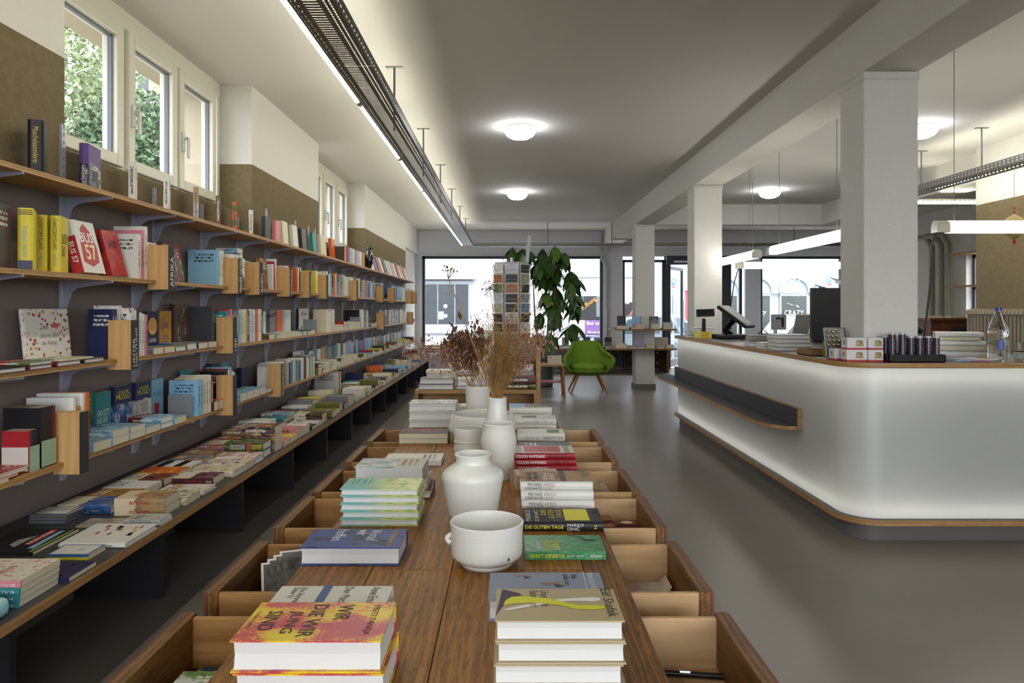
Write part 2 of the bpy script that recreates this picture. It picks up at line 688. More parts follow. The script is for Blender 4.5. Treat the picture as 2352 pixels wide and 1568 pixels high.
def fac_text(body, x, y, wpx, hpx, material, parent, ang=0., d=.17, mirror=False, yy=None):
    yy = Y2 - d if yy is None else yy
    p = P(x, y, yy)
    k = yy / F
    M4 = Matrix.Translation(p - Vector(parent.location)) @ Matrix.Rotation(PI / 2, 4, 'X') @ Matrix.Rotation(math.radians(ang), 4, 'Z')
    if mirror:
        M4 = M4 @ Matrix.Diagonal((-1, 1, 1, 1))
    return lettering(body, wpx * k, hpx * k, M4, material, parent)


m_orange = mat('orange_print', 'd9862a', .5)
m_paint_w = mat('white_print', 'f2f2f0', .5)
m_black = mat('black_print', '17171a', .5)
f_t = bl
fac_text('Neueröffnung', 1320, 731, 66, 13, m_orange, bl, 38)
fac_text('Bei uns', 1348, 746, 36, 8, m_paint_w, bl)
fac_text('Mit und ohne', 1350, 765, 34, 5, m_paint_w, bl)
rect(MB(), 1428, 1470, 694, 745, 0, .1).build('shop_window', mat('dark_display', '242326', .3), bl)
fac_text('ung', 1431, 708, 20, 9, m_paint_w, bl, 40, .13)
fac_text('/', 1440, 730, 14, 26, mat('red_print', 'c8453c', .5), bl, -12, .13)
rect(MB(), 1300, 1470, 634, 637, 0, .06).build('cornice', m_stone, bl)

br = thing('arcade_building', 'pale building across the street with round-arched windows', 'building', (9, Y2, -.4))
MB().box(xa, 22, Y2, Y2 + 6, -.4, 7.5).build('wall', m_fac, br)
rect(MB(), 1640, 2100, 670, 674, 0, .12).build('string_course', m_stone, br)
for cx in (1662, 1737, 1821, 1905, 1990):
    c, zc = FP(cx, 671)
    r = 36 * Y2 / F
    pts = [(c + r * math.cos(a), zc + r * math.sin(a)) for a in [PI * k / 16 for k in range(17)]]
    inn = [(c + r * .86 * math.cos(a), zc + r * .86 * math.sin(a)) for a in [PI * k / 16 for k in range(16, -1, -1)]]
    Tm = Matrix(((1, 0, 0, 0), (0, 0, -1, Y2 - .02), (0, 1, 0, 0), (0, 0, 0, 1)))
    ar = MB().prism(pts + inn, 0, .16, T=Tm).build('arch', m_stone, br)
    MB().prism(inn, 0, .06, T=Tm).build('arch_panel', mat('pale_blue_panel', '99a8ac', .6), ar)
    f = MB().box(c - r * .9, c + r * .9, Y2 - .1, Y2, zc - 2.0, zc).build('window', m_stone, br)
    MB().box(c - r * .78, c + r * .78, Y2 - .12, Y2 - .1, zc - 1.9, zc - .12).build('pane', mat('shop_glass_green', '262e29', .35, var=.5, vscale=1.2), f)
fac_text('CRAZY', 1802, 724, 44, 12, m_paint_w, br, 0, .2)
fac_text('Crazy', 1722, 724, 38, 13, m_paint_w, br, 0, .2)
fac_text('da', 1826, 706, 9, 6, m_paint_w, br, 0, .2)
# red-framed pillar with two posters, seen through the open door
pp = thing('poster_pillar', 'pinkish street pillar with red edge and two posters', 'pillar', tuple(FP(1578, 880))[:1] + (Y2 - 1.2, -.4))
a, _ = FP(1553, 0)
b, _ = FP(1600, 0)
MB().box(a + .02, b, Y2 - 1.4, Y2 - 1.1, -.4, 1.78).build('pillar_body', m_fac2, pp)
MB().box(a - .03, a + .03, Y2 - 1.42, Y2 - 1.35, -.4, 1.78).build('edge_strip', mat('red_strip', 'b83a3c', .5), pp)
MB().box(a - .1, b + .3, Y2 - 1.5, Y2 - 1.0, 1.78, 1.95).build('ledge', m_fac2, pp)
q0, q1 = a + .1, b - .02
MB().box(q0, q1, Y2 - 1.43, Y2 - 1.40, .95, 1.45).build('poster', mat('yellow_poster', 'b8a060', .6), pp)
MB().box(q0, q1, Y2 - 1.43, Y2 - 1.40, .3, .92).build('poster', mat('ski_poster', 'a9c3d8', .6, var=.35, vscale=5), pp)
# parking sign on a post; the mirrored one stands in for a reflection
for k, (px, py, yy, mir) in enumerate(((1899, 632, 19.0, False), (1541, 639, 17.2, True))):
    c = P(px, py, yy)
    e = P(px + 12, py + 24, yy)
    sg = thing('parking_sign', ('blue parking sign seen above the dark counter panel', 'mirrored blue parking sign standing in for a reflection in the open door')[k], 'sign', ((c.x + e.x) / 2, yy, -.4), 'parking signs')
    MB().cyl(((c.x + e.x) / 2, yy + .06, -.4), ((c.x + e.x) / 2, yy + .06, c.z + .1), .025, n=8).build('post', mat('steel', 'b9bcc0', .3, 1.), sg)
    MB().box(c.x, e.x, yy, yy + .02, e.z, c.z).build('plate', m_paint_w, sg)
    MB().box(c.x + .01, e.x - .01, yy - .006, yy, c.z - .7 * (c.z - e.z), c.z - .01).build('blue_field', mat('sign_blue', '3f7fd0', .5), sg)
    MB().box(c.x + .02, e.x - .02, yy - .006, yy, e.z + .02, e.z + .06).build('arrow_bar', mat('red_strip', 'b83a3c', .5), sg)
    fac_text('P', px + (4 if not mir else 8), py + 14, 5, 10, m_paint_w, sg, 0, 0, mir, yy - .01)


def car(label, x, y, col):
    t = thing('parked_car', label, 'car', (x, y, -.4), 'cars parked in the street')
    prof = [(-2.0, .25), (-2.05, .62), (-1.85, .80), (-1.55, .88), (-1.15, 1.36), (-.6, 1.45), (.35, 1.42), (1.05, .95), (1.85, .82), (2.02, .60), (2.0, .25)]
    Tm = Matrix(((1, 0, 0, x), (0, 0, -1, y + .85), (0, 1, 0, -.4), (0, 0, 0, 1)))
    bevel(MB().prism(prof, 0, 1.7, T=Tm).build('body', mat('car_' + col, col, .2, .3, coat=.6), t), .05, 3)
    g = [(-1.42, .90), (-1.08, 1.30), (-.2, 1.36), (-.2, .92)]
    g2 = [(-.12, .92), (-.12, 1.36), (.35, 1.34), (.92, .93)]
    for q in (g, g2):
        MB().prism(q, -.01, 1.71, T=Tm).build('window', mat('car_glass', '39464c', .1), t)
    for wx in (-1.3, 1.3):
        MB().cyl((x + wx, y - .88, -.08), (x + wx, y + .88, -.08), .32, n=20).build('wheel', mat('tyre', '26272a', .7), t)
    MB().box(x - 2.08, x - 1.98, y - .8, y - .3, .12, .3).build('tail_light', mat('tail_red', 'a8322e', .3), t)


car('silver hatchback parked in front of the arched windows', 8.9, 20.6, 'aab3bd')
car('dark estate car parked further along the street', 4.5, 21.6, '6d7884')
MB_ = None

# house with shutters and trees beyond the upper windows
hs = thing('garden_house', 'white house with shuttered windows beyond the garden trees', 'building', (-14, 27, -.45))
MB().box(-24, -6.5, 27, 34, -.45, 13).build('wall', m_paint_house, hs)
for px, py in ((318, 168), (240, 180), (440, 300)):
    c = P(px, py, 27)
    f = MB().box(c.x - .5, c.x + .5, 26.9, 27, c.z - .75, c.z + .75).build('window', m_paint_w, hs)
    for s in (-1, 1):
        MB().box(c.x + s * .24 - .19, c.x + s * .24 + .19, 26.86, 26.9, c.z - .66, c.z + .66).build('pane', mat('house_glass', '303a42', .3), f)
    MB().box(c.x + .55, c.x + 1.15, 26.85, 26.95, c.z - .8, c.z + .8).build('shutter', mat('cream_shutter', 'a8986a', .6), hs)
    for k in range(10):
        zz = c.z - .72 + k * .155
        MB().box(c.x + .6, c.x + 1.1, 26.82, 26.86, zz, zz + .05).build('shutter_slat', mat('cream_shutter', 'a8986a', .6), hs)


def leaf_cloud(name, center, rad, n, size, material, parent, q, droop=0.):
    mb = MB()
    for _ in range(n):
        while True:
            d = Vector((q.uniform(-1, 1), q.uniform(-1, 1), q.uniform(-1, 1)))
            if .25 < d.length < 1:
                break
        p = Vector(center) + Vector((d.x * rad[0], d.y * rad[1], d.z * rad[2]))
        a = Vector((q.gauss(0, 1), q.gauss(0, 1), q.gauss(0, 1) - droop)).normalized()
        b = a.orthogonal().normalized()
        s = size * q.uniform(.6, 1.3)
        c = a.cross(b) * .15 * s
        mb.add([p, p + a * s * .5 + b * s * .32 + c, p + a * s, p + a * s * .5 - b * s * .32 + c], [(0, 1, 2, 3)])
    return mb.build(name, material, parent)


q = random.Random(5)
m_birch = mat('birch_leaf', '66744a', .6, var=.25, vscale=1.5)
m_bush = mat('bush_leaf', '43593a', .6, var=.25, vscale=1.5)
m_bark = mat('birch_bark', 'cfcbc2', .8, var=.3, vscale=8)
t = thing('birch_tree', 'tall birch with white branches beyond the first window pane', 'tree', (-9.5, 14.5, -.45))
MB().tube([(-9.5, 14.5, -.45), (-9.3, 14.4, 3), (-9.15, 14.3, 6), (-9.2, 14.3, 10)], [.16, .13, .1, .04], 8).build('trunk', m_bark, t)
for k in range(9):
    z = 3.5 + k * .65
    MB().tube([(-9.2, 14.3, z), (-9.2 + q.uniform(-1.4, 1.4), 14.5 + q.uniform(-1.2, 1.2), z + q.uniform(.8, 1.6))], [.05, .015], 5).build('branch', m_bark, t)
leaf_cloud('foliage', (-9.7, 14.6, 6.0), (2.0, 2.0, 3.6), 9500, .125, m_birch, t, q, .6)
t = thing('garden_tree', 'dense dark green tree behind the middle window pane', 'tree', (-7.2, 15.0, -.45))
MB().tube([(-7.2, 15, -.45), (-7.3, 15, 4.0)], [.14, .08], 8).build('trunk', mat('brown_bark', '5c5044', .9), t)
leaf_cloud('foliage', (-7.4, 15, 4.45), (1.25, 1.5, 1.15), 6500, .125, m_bush, t, q)
t = thing('young_birch', 'slender pale green birch in front of the white house', 'tree', (-10.9, 20.0, -.45))
MB().tube([(-10.9, 20, -.45), (-10.8, 20, 4), (-11, 20, 8)], [.12, .08, .03], 8).build('trunk', m_bark, t)
leaf_cloud('foliage', (-10.9, 20, 6.6), (1.0, 1.2, 1.7), 2500, .12, m_birch, t, q, .5)

# ---------------------------------------------------------------- cable trays with tube lights
m_zinc = mat('galvanised_steel', '74726c', .42, .75, var=.08, vscale=12)
m_tube = emit('warm_tube_glow', 'fbf9e4', TUBE)
m_tcap = mat('tube_cap', '8a8a80', .5)


def grid_strip(mb, o, U, V, L, rows, m=0):
    """sheet of length L along U; rows = (v0, v1, pitch, open) with open > 0 for a row of slots"""
    o, U, V = Vector(o), Vector(U), Vector(V)
    for v0, v1, pitch, op in rows:
        if not op:
            mb.add([o + V * v0, o + U * L + V * v0, o + U * L + V * v1, o + V * v1], [(0, 1, 2, 3)], m)
            continue
        k = 0.
        while k < L - 1e-6:
            a, b = k + op, min(L, k + pitch)
            mb.add([o + U * a + V * v0, o + U * b + V * v0, o + U * b + V * v1, o + U * a + V * v1], [(0, 1, 2, 3)], m)
            k += pitch


BOT = [(0, .008, 1, 0), (.008, .0145, .025, .017), (.0145, .026, 1, 0), (.026, .0325, .025, .017), (.0325, .055, 1, 0), (.055, .112, .025, .0075), (.112, .134, 1, 0),
       (.134, .1405, .025, .017), (.1405, .154, 1, 0), (.154, .1605, .025, .017), (.1605, .18, 1, 0)]
SIDE = [(0, .018, 1, 0), (.018, .026, .05, .018), (.026, .04, 1, 0), (.04, .048, .05, .018), (.048, .06, 1, 0)]


def tray(name, label, p0, U, V, L, sec, zb, hangers, tubes=None, tube_off=-.025):
    """p0: corner of the underside, U along, V across (0..0.18)"""
    t = thing(name, label, 'cable tray', (p0[0], p0[1], zb))
    U, V = Vector(U), Vector(V)
    p0 = Vector((p0[0], p0[1], zb))
    k = 0.
    while k < L - .01:
        l = min(sec, L - k)
        mb = MB()
        a = p0 + U * k
        grid_strip(mb, a, U, V, l - .004, BOT)
        grid_strip(mb, a, U, Z3, l - .004, SIDE)
        grid_strip(mb, a + V * .18, U, Z3, l - .004, SIDE)
        for vv in (0, .168):
            b = a + V * vv + Z3 * .06
            mb.add([b, b + U * l, b + U * l + V * .012, b + V * .012], [(0, 1, 2, 3)])
        mb.build('tray_section', m_zinc, t)
        k += sec
    for h in hangers:
        c = p0 + U * h + V * .09
        mb = MB().cyl(c + Z3 * .0, (c.x, c.y, ZC - .006), .007, n=8)
        q = c.copy()
        q.z = ZC - .006
        A, B = V * .055, U * .016
        for s in (0,):
            mb.add([q - A - B, q + A - B, q + A + B, q - A + B, q - A - B + Z3 * .005, q + A - B + Z3 * .005, q + A + B + Z3 * .005, q - A + B + Z3 * .005],
                   [(0, 3, 2, 1), (4, 5, 6, 7), (0, 1, 5, 4), (1, 2, 6, 5), (2, 3, 7, 6), (3, 0, 4, 7)])
        mb.build('hanger_rod', m_zinc, t)
    if tubes:
        for a, b in tubes:
            pa = p0 + U * a + V * tube_off + Z3 * .022
            pb = p0 + U * b + V * tube_off + Z3 * .022
            tb = MB().cyl(pa, pb, .013, n=8).build('tube_light', m_tube, t)
            for e, s in ((pa, -1), (pb, 1)):
                MB().cyl(e, e + U * s * .022, .014, n=8).build('end_cap', m_tcap, tb)
    return t


seams = [-2.0, -.45, 1.10, 2.66, 4.21, 5.76, 7.31, 8.86, 10.41, 11.96]
tray('cable_tray', 'long perforated steel cable tray with tube lights above the book tables', (-.835, -2.5), (0, 1, 0), (1, 0, 0), 15.85, 2.0, 2.362,
     [h + 2.5 for h in (.8, 2.4, 4.77, 6.4, 8.0, 9.6, 11.2, 12.7)], [(s + 2.53, s + 4.0) for s in seams])
tray('cable_tray', 'perforated steel tray running across in front of the street windows', (-.65, 13.36), (1, 0, 0), (0, 1, 0), 7.3, 2.43, 2.35,
     [.72 + .65, 2.55, 4.2, 5.9])
tray('cable_tray', 'perforated steel tray with tube lights along the wall behind the counter', (4.03, -2.5), (0, 1, 0), (1, 0, 0), 10.3, 2.06, 2.362,
     [h + 2.5 for h in (.6, 2.9, 6.37, 7.3)], [(s + 2.53, s + 4.0) for s in seams[:6]], .205)
tray('cable_tray', 'short perforated tray with one tube light beside the taupe pier', (3.9, 7.95), (1, 0, 0), (0, 1, 0), 1.25, 1.25, 2.34, [.4], [(.05, 1.22)], -.025)

# ---------------------------------------------------------------- ceiling domes and pendants
m_dome = emit('opal_dome_glow', 'f8f9ff', DOME)
m_dbase = mat('white_lamp_base', 'd8d8d4', .4)
for i, (x, y, lb) in enumerate(((.10, 6.33, 'opal ceiling dome lamp above the vases, nearer of two in line'), (.117, 9.83, 'opal ceiling dome lamp above the postcard rack and plant'),
                                (3.46, 9.69, 'opal ceiling dome lamp over the back of the counter area'), (3.55, 6.3, 'opal ceiling dome lamp half hidden by the thick column'))):
    t = thing('ceiling_lamp', lb, 'lamp', (x, y, ZC), 'opal dome lamps')
    MB().lathe([(.0, .0), (.118, 0), (.125, -.012), (.125, -.028)], (x, y, ZC), 28).build('lamp_base', m_dbase, t, 40)
    MB().lathe([(.132, -.026), (.137, -.034), (.132, -.055), (.112, -.082), (.075, -.102), (.03, -.110), (.0, -.111)], (x, y, ZC), 28).build('glass_dome', m_dome, t, 40)

m_pend = NT('acrylic_pendant')
e = m_pend.n('Emission')
e.inputs[0].default_value = lin('fffdf4')
e.inputs[1].default_value = PEND
m_pend.l(e.outputs[0], m_pend.out.inputs[0])
m_acr = mat('clear_acrylic_end', 'cfcbb4', .25)
m_wire = mat('thin_wire', '77766f', .4, .6)
m_cable = mat('black_cable', '19191b', .5)


def pendant(label, a, b, z, wires, cable=None):
    a, b = Vector(a), Vector(b)
    t = thing('pendant_light', label, 'pendant light', ((a.x + b.x) / 2, (a.y + b.y) / 2, z), 'acrylic tube pendants over the counter')
    d = (b - a).normalized()
    s = Vector((-d.y, d.x, 0)) * .032
    prof = [(-.032, 0), (-.032, .045), (-.022, .066), (.0, .073), (.022, .066), (.032, .045), (.032, 0)]
    sd = Vector((-d.y, d.x, 0))

    def bar(p, q_, nm, m, sc=1.):
        mb = MB()
        A = mb.ring([p + sd * x * sc + Z3 * (.036 + (zz - .036) * sc) for x, zz in prof])
        B = mb.ring([q_ + sd * x * sc + Z3 * (.036 + (zz - .036) * sc) for x, zz in prof])
        mb.bridge(A, B)
        mb.cap(A, 0, True)
        mb.cap(B)
        return mb.build(nm, m, t, 50)
    bar(a + d * .08 + Z3 * z, b - d * .08 + Z3 * z, 'tube_cover', m_pend.m)
    bar(a + Z3 * z, a + d * .08 + Z3 * z, 'end_cap', m_acr)
    bar(b - d * .08 + Z3 * z, b + Z3 * z, 'end_cap', m_acr)
    for k in wires:
        p = a + (b - a) * k
        MB().cyl((p.x, p.y, z + .07), (p.x, p.y, ZC), .0022, n=5).build('suspension_wire', m_wire, t)
    if cable:
        MB().tube(cable, .006, 7).build('power_cable', m_cable, t, 60)


pendant('acrylic tube pendant above the glass bottle, running across', (2.56, 4.40, 0), (4.06, 4.40, 0), 1.66, (.08, .9),
        [(2.60, 4.42, 1.68), (2.565, 4.43, 1.60), (2.555, 4.43, 1.35), (2.53, 4.44, 1.1), (2.52, 4.46, .94)])
pendant('acrylic tube pendant above the counter edge, beside the thick column', (2.22, 4.72, 0), (2.22, 6.22, 0), 1.66, (.15, .85))
pendant('acrylic tube pendant above the till screen, ending at the slim column', (2.22, 6.50, 0), (2.22, 8.04, 0), 1.66, (.1, .9),
        [(2.19, 8.0, 1.68), (2.19, 8.0, 1.5), (2.21, 8.0, 1.2), (2.2, 8.0, .92)])
pendant('acrylic tube pendant across the rear of the counter, before the street', (2.52, 8.1, 0), (4.02, 8.1, 0), 1.65, (.1, .9),
        [(2.55, 8.1, 1.66), (2.50, 8.1, 1.5), (2.44, 8.1, 1.1), (2.40, 8.08, .92)])

# ---------------------------------------------------------------- counter
m_oak = wood('oak_edge', 'a9834f', '86602f', 1, 5, .5)
m_ply_edge = ply('ply_edge_band', 'ad8450', '7c5629')
m_lino = mat('anthracite_linoleum', '3a3a3b', .42, var=.05)
m_lino2 = mat('charcoal_laminate', '34343a', .5)
tl = NT('translucent_acrylic')
ts = tl.n('BsdfTranslucent')
ts.inputs[0].default_value = (.93, .93, .91, 1)
df = tl.n('BsdfDiffuse')
df.inputs[0].default_value = (.52, .52, .52, 1)
gl = tl.n('BsdfGlossy')
gl.inputs['Roughness'].default_value = .35
gl.inputs[0].default_value = (.9, .9, .9, 1)
mx = tl.n('MixShader')
mx.inputs[0].default_value = .45
mx2 = tl.n('MixShader')
mx2.inputs[0].default_value = .05
tl.l(ts.outputs[0], mx.inputs[1])
tl.l(df.outputs[0], mx.inputs[2])
tl.l(mx.outputs[0], mx2.inputs[1])
tl.l(gl.outputs[0], mx2.inputs[2])
tl.l(mx2.outputs[0], tl.out.inputs[0])
m_led = emit('led_strip_glow', 'fdfcf4', LED)


def ctr_path(off, r=.20, x1=4.1, yb=7.77, rb=.12, seg=10):
    """outline of the counter front seen from above: along the front, round the corner, back along the side"""
    x0, y0 = 1.74 + off, 3.75 + off
    r = max(.02, r - off)
    rb = max(.02, rb - off)
    pts = [(x1, y0), (3.0, y0), (2.4, y0)]
    pts += [(x0 + r - r * math.sin(a), y0 + r - r * math.cos(a)) for a in [PI / 2 * k / seg for k in range(seg + 1)]]
    yb2 = yb - off
    pts += [(x0, y) for y in (4.6, 5.4, 6.2, 7.0)]
    pts += [(x0 + rb - rb * math.cos(a), yb2 - rb + rb * math.sin(a)) for a in [PI / 2 * k / 6 for k in range(7)]]
    pts += [(x1, yb2)]
    return pts


def slab(mb, off, depth, z0, z1, m=0, ms=0):
    """worktop-like band following the counter outline"""
    o = ctr_path(off)
    i = ctr_path(off + depth, r=.20)
    n = min(len(o), len(i))
    A, B = mb.ring([(x, y, z0) for x, y in o]), mb.ring([(x, y, z1) for x, y in o])
    C, D = mb.ring([(x, y, z0) for x, y in i]), mb.ring([(x, y, z1) for x, y in i])
    for k in range(n - 1):
        mb.f += [(A[k + 1], A[k], B[k], B[k + 1]), (C[k], C[k + 1], D[k + 1], D[k]), (B[k + 1], B[k], D[k], D[k + 1]), (A[k], A[k + 1], C[k + 1], C[k])]
        mb.m += [ms, ms, m, m]
    return mb


ct = thing('sales_counter', 'curved white backlit sales counter with dark top and oak edges', 'counter', (1.74, 3.75, 0))
slab(MB(), 0, .75, .897, .925, 0, 1).build('counter_top', [m_lino, m_ply_edge], ct, 35)
slab(MB(), 0, .10, .088, .1165, 0, 1).build('base_ledge', [m_lino, m_ply_edge], ct, 35)
slab(MB(), .05, .30, 0, .088, 0, 0).build('plinth', mat('plinth_grey', '5a5654', .5), ct, 35)
slab(MB(), .035, .004, .117, .896).build('light_panel', tl.m, ct, 60)
slab(MB(), .19, .3, .117, .896).build('carcass', mat('carcass_grey', '908e8b', .7), ct, 35)
for z in (.128, .868):
    slab(MB(), .085, .014, z, z + .010).build('led_strip', m_led, ct)
# ledge for bags on the aisle side
lg = [(1.775, 4.43), (1.70, 4.44), (1.62, 4.52), (1.58, 4.66), (1.58, 7.72), (1.60, 7.86), (1.66, 7.93), (1.775, 7.95)]
lb = MB().prism(lg, .468, .490, 0, ms=1).build('bag_ledge', [m_lino2, m_ply_edge], ct)
MB().box(1.752, 1.772, 4.43, 7.72, .468, .595, 0).build('ledge_back', m_lino2, lb)
MB().box(1.748, 1.774, 4.418, 4.43, .466, .598).build('ledge_end', m_ply_edge, lb)
MB().box(1.750, 1.773, 4.43, 7.72, .595, .599).build('ledge_trim', m_ply_edge, lb)

# ---------------------------------------------------------------- wall shelving on rails
m_rail = mat('grey_shelf_rail', 'a9acb8', .35, .3)
m_brk = mat('grey_shelf_bracket', '8f92a0', .4, .2)
m_shelf = wood('birch_ply', 'bf965a', 'ab8045', 1, 4, .45)
m_shelf_e = ply('birch_ply_edge', 'b58c52', '83602f')
XS = -1.605
SH = {1: 1.673, 2: 1.333, 3: .995, 4: .647}         # shelf tops
ZB = .424                                          # bench top
rails = [2.42, 2.966, 3.53, 3.735, 4.315, 4.885, 5.454, 6.197, 6.6, 6.82, 7.383, 7.961, 8.541, 9.156, 9.68, 10.44, 11.05, 11.64, 12.25]
for i, y in enumerate(rails):
    top = 1.95 if not (3.0 < y < 5.17 or 6.99 < y < 9.23) else 1.82
    t = thing('wall_rail', 'slotted grey wall rail with four shelf brackets, %s along the wall from the camera' % ordinal(i), 'shelf rail', (XW, y, .508), 'slotted shelf rails')
    mb = MB()
    for a, b in ((-.0125, -.004), (.004, .0125)):
        mb.box(XW, XW + .012, y + a, y + b, .508, top)
    z = .508
    while z < top - .02:
        mb.box(XW, XW + .0115, y - .004, y + .004, z, z + .014)
        z += .032
    mb.box(XW, XW + .002, y - .004, y + .004, .508, top)
    mb.build('rail', m_rail, t)
    for k in SH:
        zt = SH[k] - .018
        pr = [(0, 0), (.20, 0), (.20, -.008), (.06, -.028), (.035, -.045), (.014, -.11), (0, -.11)]
        Tm = Matrix(((1, 0, 0, XW + .011), (0, 0, -1, y + .0035), (0, 1, 0, zt), (0, 0, 0, 1)))
        MB().prism(pr, 0, .007, T=Tm).build('bracket', m_brk, t)
for k, nm in ((1, 'topmost'), (2, 'second'), (3, 'third'), (4, 'lowest narrow')):
    t = thing('wall_shelf', '%s of the four long birch plywood shelves on the wall' % nm, 'shelf', (XW, 6, SH[k]), 'plywood wall shelves')
    y0 = 1.2
    for y1 in (3.62, 6.70, 9.42, 12.72):
        mb = MB().box(XW + .013, XS - .0015, y0, y1 - .002, SH[k] - .018, SH[k])
        o = mb.build('shelf_board', m_shelf, t)
        MB().box(XS - .0015, XS, y0, y1 - .002, SH[k] - .018, SH[k]).build('board_edge', m_shelf_e, o)
        y0 = y1

bn = thing('wall_bench', 'long low display bench with anthracite top and oak edge', 'bench', (-1.5, 6, 0))
MB().box(XW + .002, -1.2415, .9, 13.6, ZB - .0265, ZB).build('bench_top', m_lino, bn)
MB().box(-1.2415, -1.2385, .9, 13.6, ZB - .0265, ZB + .0002).build('oak_edge', m_ply_edge, bn)
m_leg = mat('black_bench_leg', '17161a', .55)
for k in range(13):
    y = 2.11 + .92 * k
    MB().box(XW + .013, -1.44, y, y + .03, 0, ZB - .0265).build('leg_panel', m_leg, bn)

# ---------------------------------------------------------------- drawer table in the middle
ZT = .63
m_t = [wood('oak_board_a', 'a06c26', '724513', 1, 5, .48, dark='452a12'), wood('oak_board_b', 'a8742c', '7d4e17', 1, 6, .48, dark='4a2e15'), wood('oak_board_c', '8e6127', '5f3c12', 1, 7, .5, dark='35200d')]
m_dr = wood('drawer_pine', 'b1854f', '8d6334', 0, 5, .5)
m_dr2 = wood('drawer_light', 'cdaa80', 'b48c5e', 0, 4, .5)
m_drf = wood('drawer_front_oak', '8f6735', '5f4020', 1, 6, .45, dark='4a2f17')
m_drd = wood('drawer_inner_dark', '6f4a26', '4a2f17', 1, 6, .5)
m_red = mat('mahogany_face', '6b3522', .45, var=.2, vscale=12)
tb = thing('drawer_table', 'long old oak table with rows of pulled-out drawers', 'table', (-.107, 2.4, 0))
for i, (x0, x1, y0, y1, mm) in enumerate(((-.462, -.300, .55, 3.98, 0), (-.300, -.124, .55, 1.60, 1), (-.300, -.124, 1.60, 3.98, 0), (-.124, .165, .55, 1.60, 1), (-.124, .165, 1.60, 3.98, 1), (.165, .247, .55, 3.98, 2))):
    bevel(MB().box(x0 + .0006, x1 - .0006, y0 + .0006, y1 - .0006, ZT - .03, ZT).build('plank', m_t[mm], tb), .0015, 1)
MB().box(-.44, .225, .6, 3.93, .43, ZT - .0305).build('carcass', m_drd, tb)
for x in (-.42, .15):
    for y in (.65, 2.2, 3.84):
        MB().box(x, x + .06, y, y + .06, 0, .43).build('leg', m_t[2], tb)
DZ = [(1.13, 1.487), (1.605, 1.944), (2.075, 2.41), (2.485, 2.82), (2.97, 3.305), (3.425, 3.78)]
DRAW = {}
for side in (-1, 1):
    for i, (y0, y1) in enumerate(DZ):
        zt, zb = .58, .470
        xo = .443 if side > 0 else -.66
        xi = .20 if side > 0 else -.42
        a, b = min(xo, xi), max(xo, xi)
        dr = MB().box(a, b, y0 + .012, y1 - .012, zb, zb + .008).build('drawer', m_drd if side < 0 else m_dr2, tb)
        for ya, yb in ((y0, y0 + .013), (y1 - .013, y1)):
            xx0, xx1 = (a + .008, b) if side < 0 else (a, b - .008)
            bevel(MB().box(xx0, xx1, ya, yb, zb, zt - .003).build('drawer_side', m_dr if side < 0 else m_dr2, dr), .0015, 1)
        ff = (xo, xo + .024) if side < 0 else (xo - .024, xo)
        bevel(MB().box(ff[0], ff[1], y0 - .006, y1 + .006, zb - .004, zt + .003).build('drawer_front', m_drf, dr), .0015, 1)
        g = (xo - .006, xo) if side < 0 else (xo, xo + .006)
        MB().box(g[0], g[1], y0 - .006, y1 + .006, zb - .006, zt + .001).build('front_face', m_red, dr)
        ky = (y0 + y1) / 2
        MB().cyl((g[0] if side < 0 else g[1], ky, .52), ((g[0] - .022) if side < 0 else (g[1] + .022), ky, .52), .007, .012, 10).build('knob', m_t[2], dr)
        DRAW[(side, i)] = (a, b, y0, y1, zb + .008)

# ---------------------------------------------------------------- books
PAL = {'white': 'd9d7d0', 'cream': 'd6ccb0', 'pale grey': 'b4b3ae', 'grey': '77787a', 'charcoal': '3a3b3f', 'black': '1d1d20', 'red': 'a3262b', 'dark red': '6a1d22', 'pink': 'cf7f8a',
       'orange': 'd2622a', 'ochre': 'b98632', 'yellow': 'd9c63a', 'lime': 'a9b83c', 'olive': '6b6a2a', 'green': '3a7a52', 'dark green': '27402f', 'teal': '2f7f86', 'light blue': '86b3cf',
       'blue': '33629e', 'navy': '23284d', 'purple': '5a4383', 'lilac': 'a79cba', 'brown': '6b4a33', 'tan': 'a68a66', 'beige': 'bfae92'}
DARKS = {'charcoal', 'black', 'dark red', 'navy', 'dark green', 'purple', 'brown', 'blue', 'red', 'olive', 'teal', 'green'}


def page_mat(name, col):
    m = NT(name)
    vec = m.coord('Generated', (1, 1, 60))
    n = m.noise(vec, 3., 3, .7)
    c = lin(col)
    m.l(m.ramp(n, [(.3, tuple(x * .86 for x in c[:3]) + (1,)), (.7, c)]), m.b.inputs['Base Color'])
    m.b.inputs['Roughness'].default_value = .8
    return m.m


m_page = page_mat('white_pages', 'dcdad6')
m_page2 = page_mat('cream_pages', 'd3c9ae')


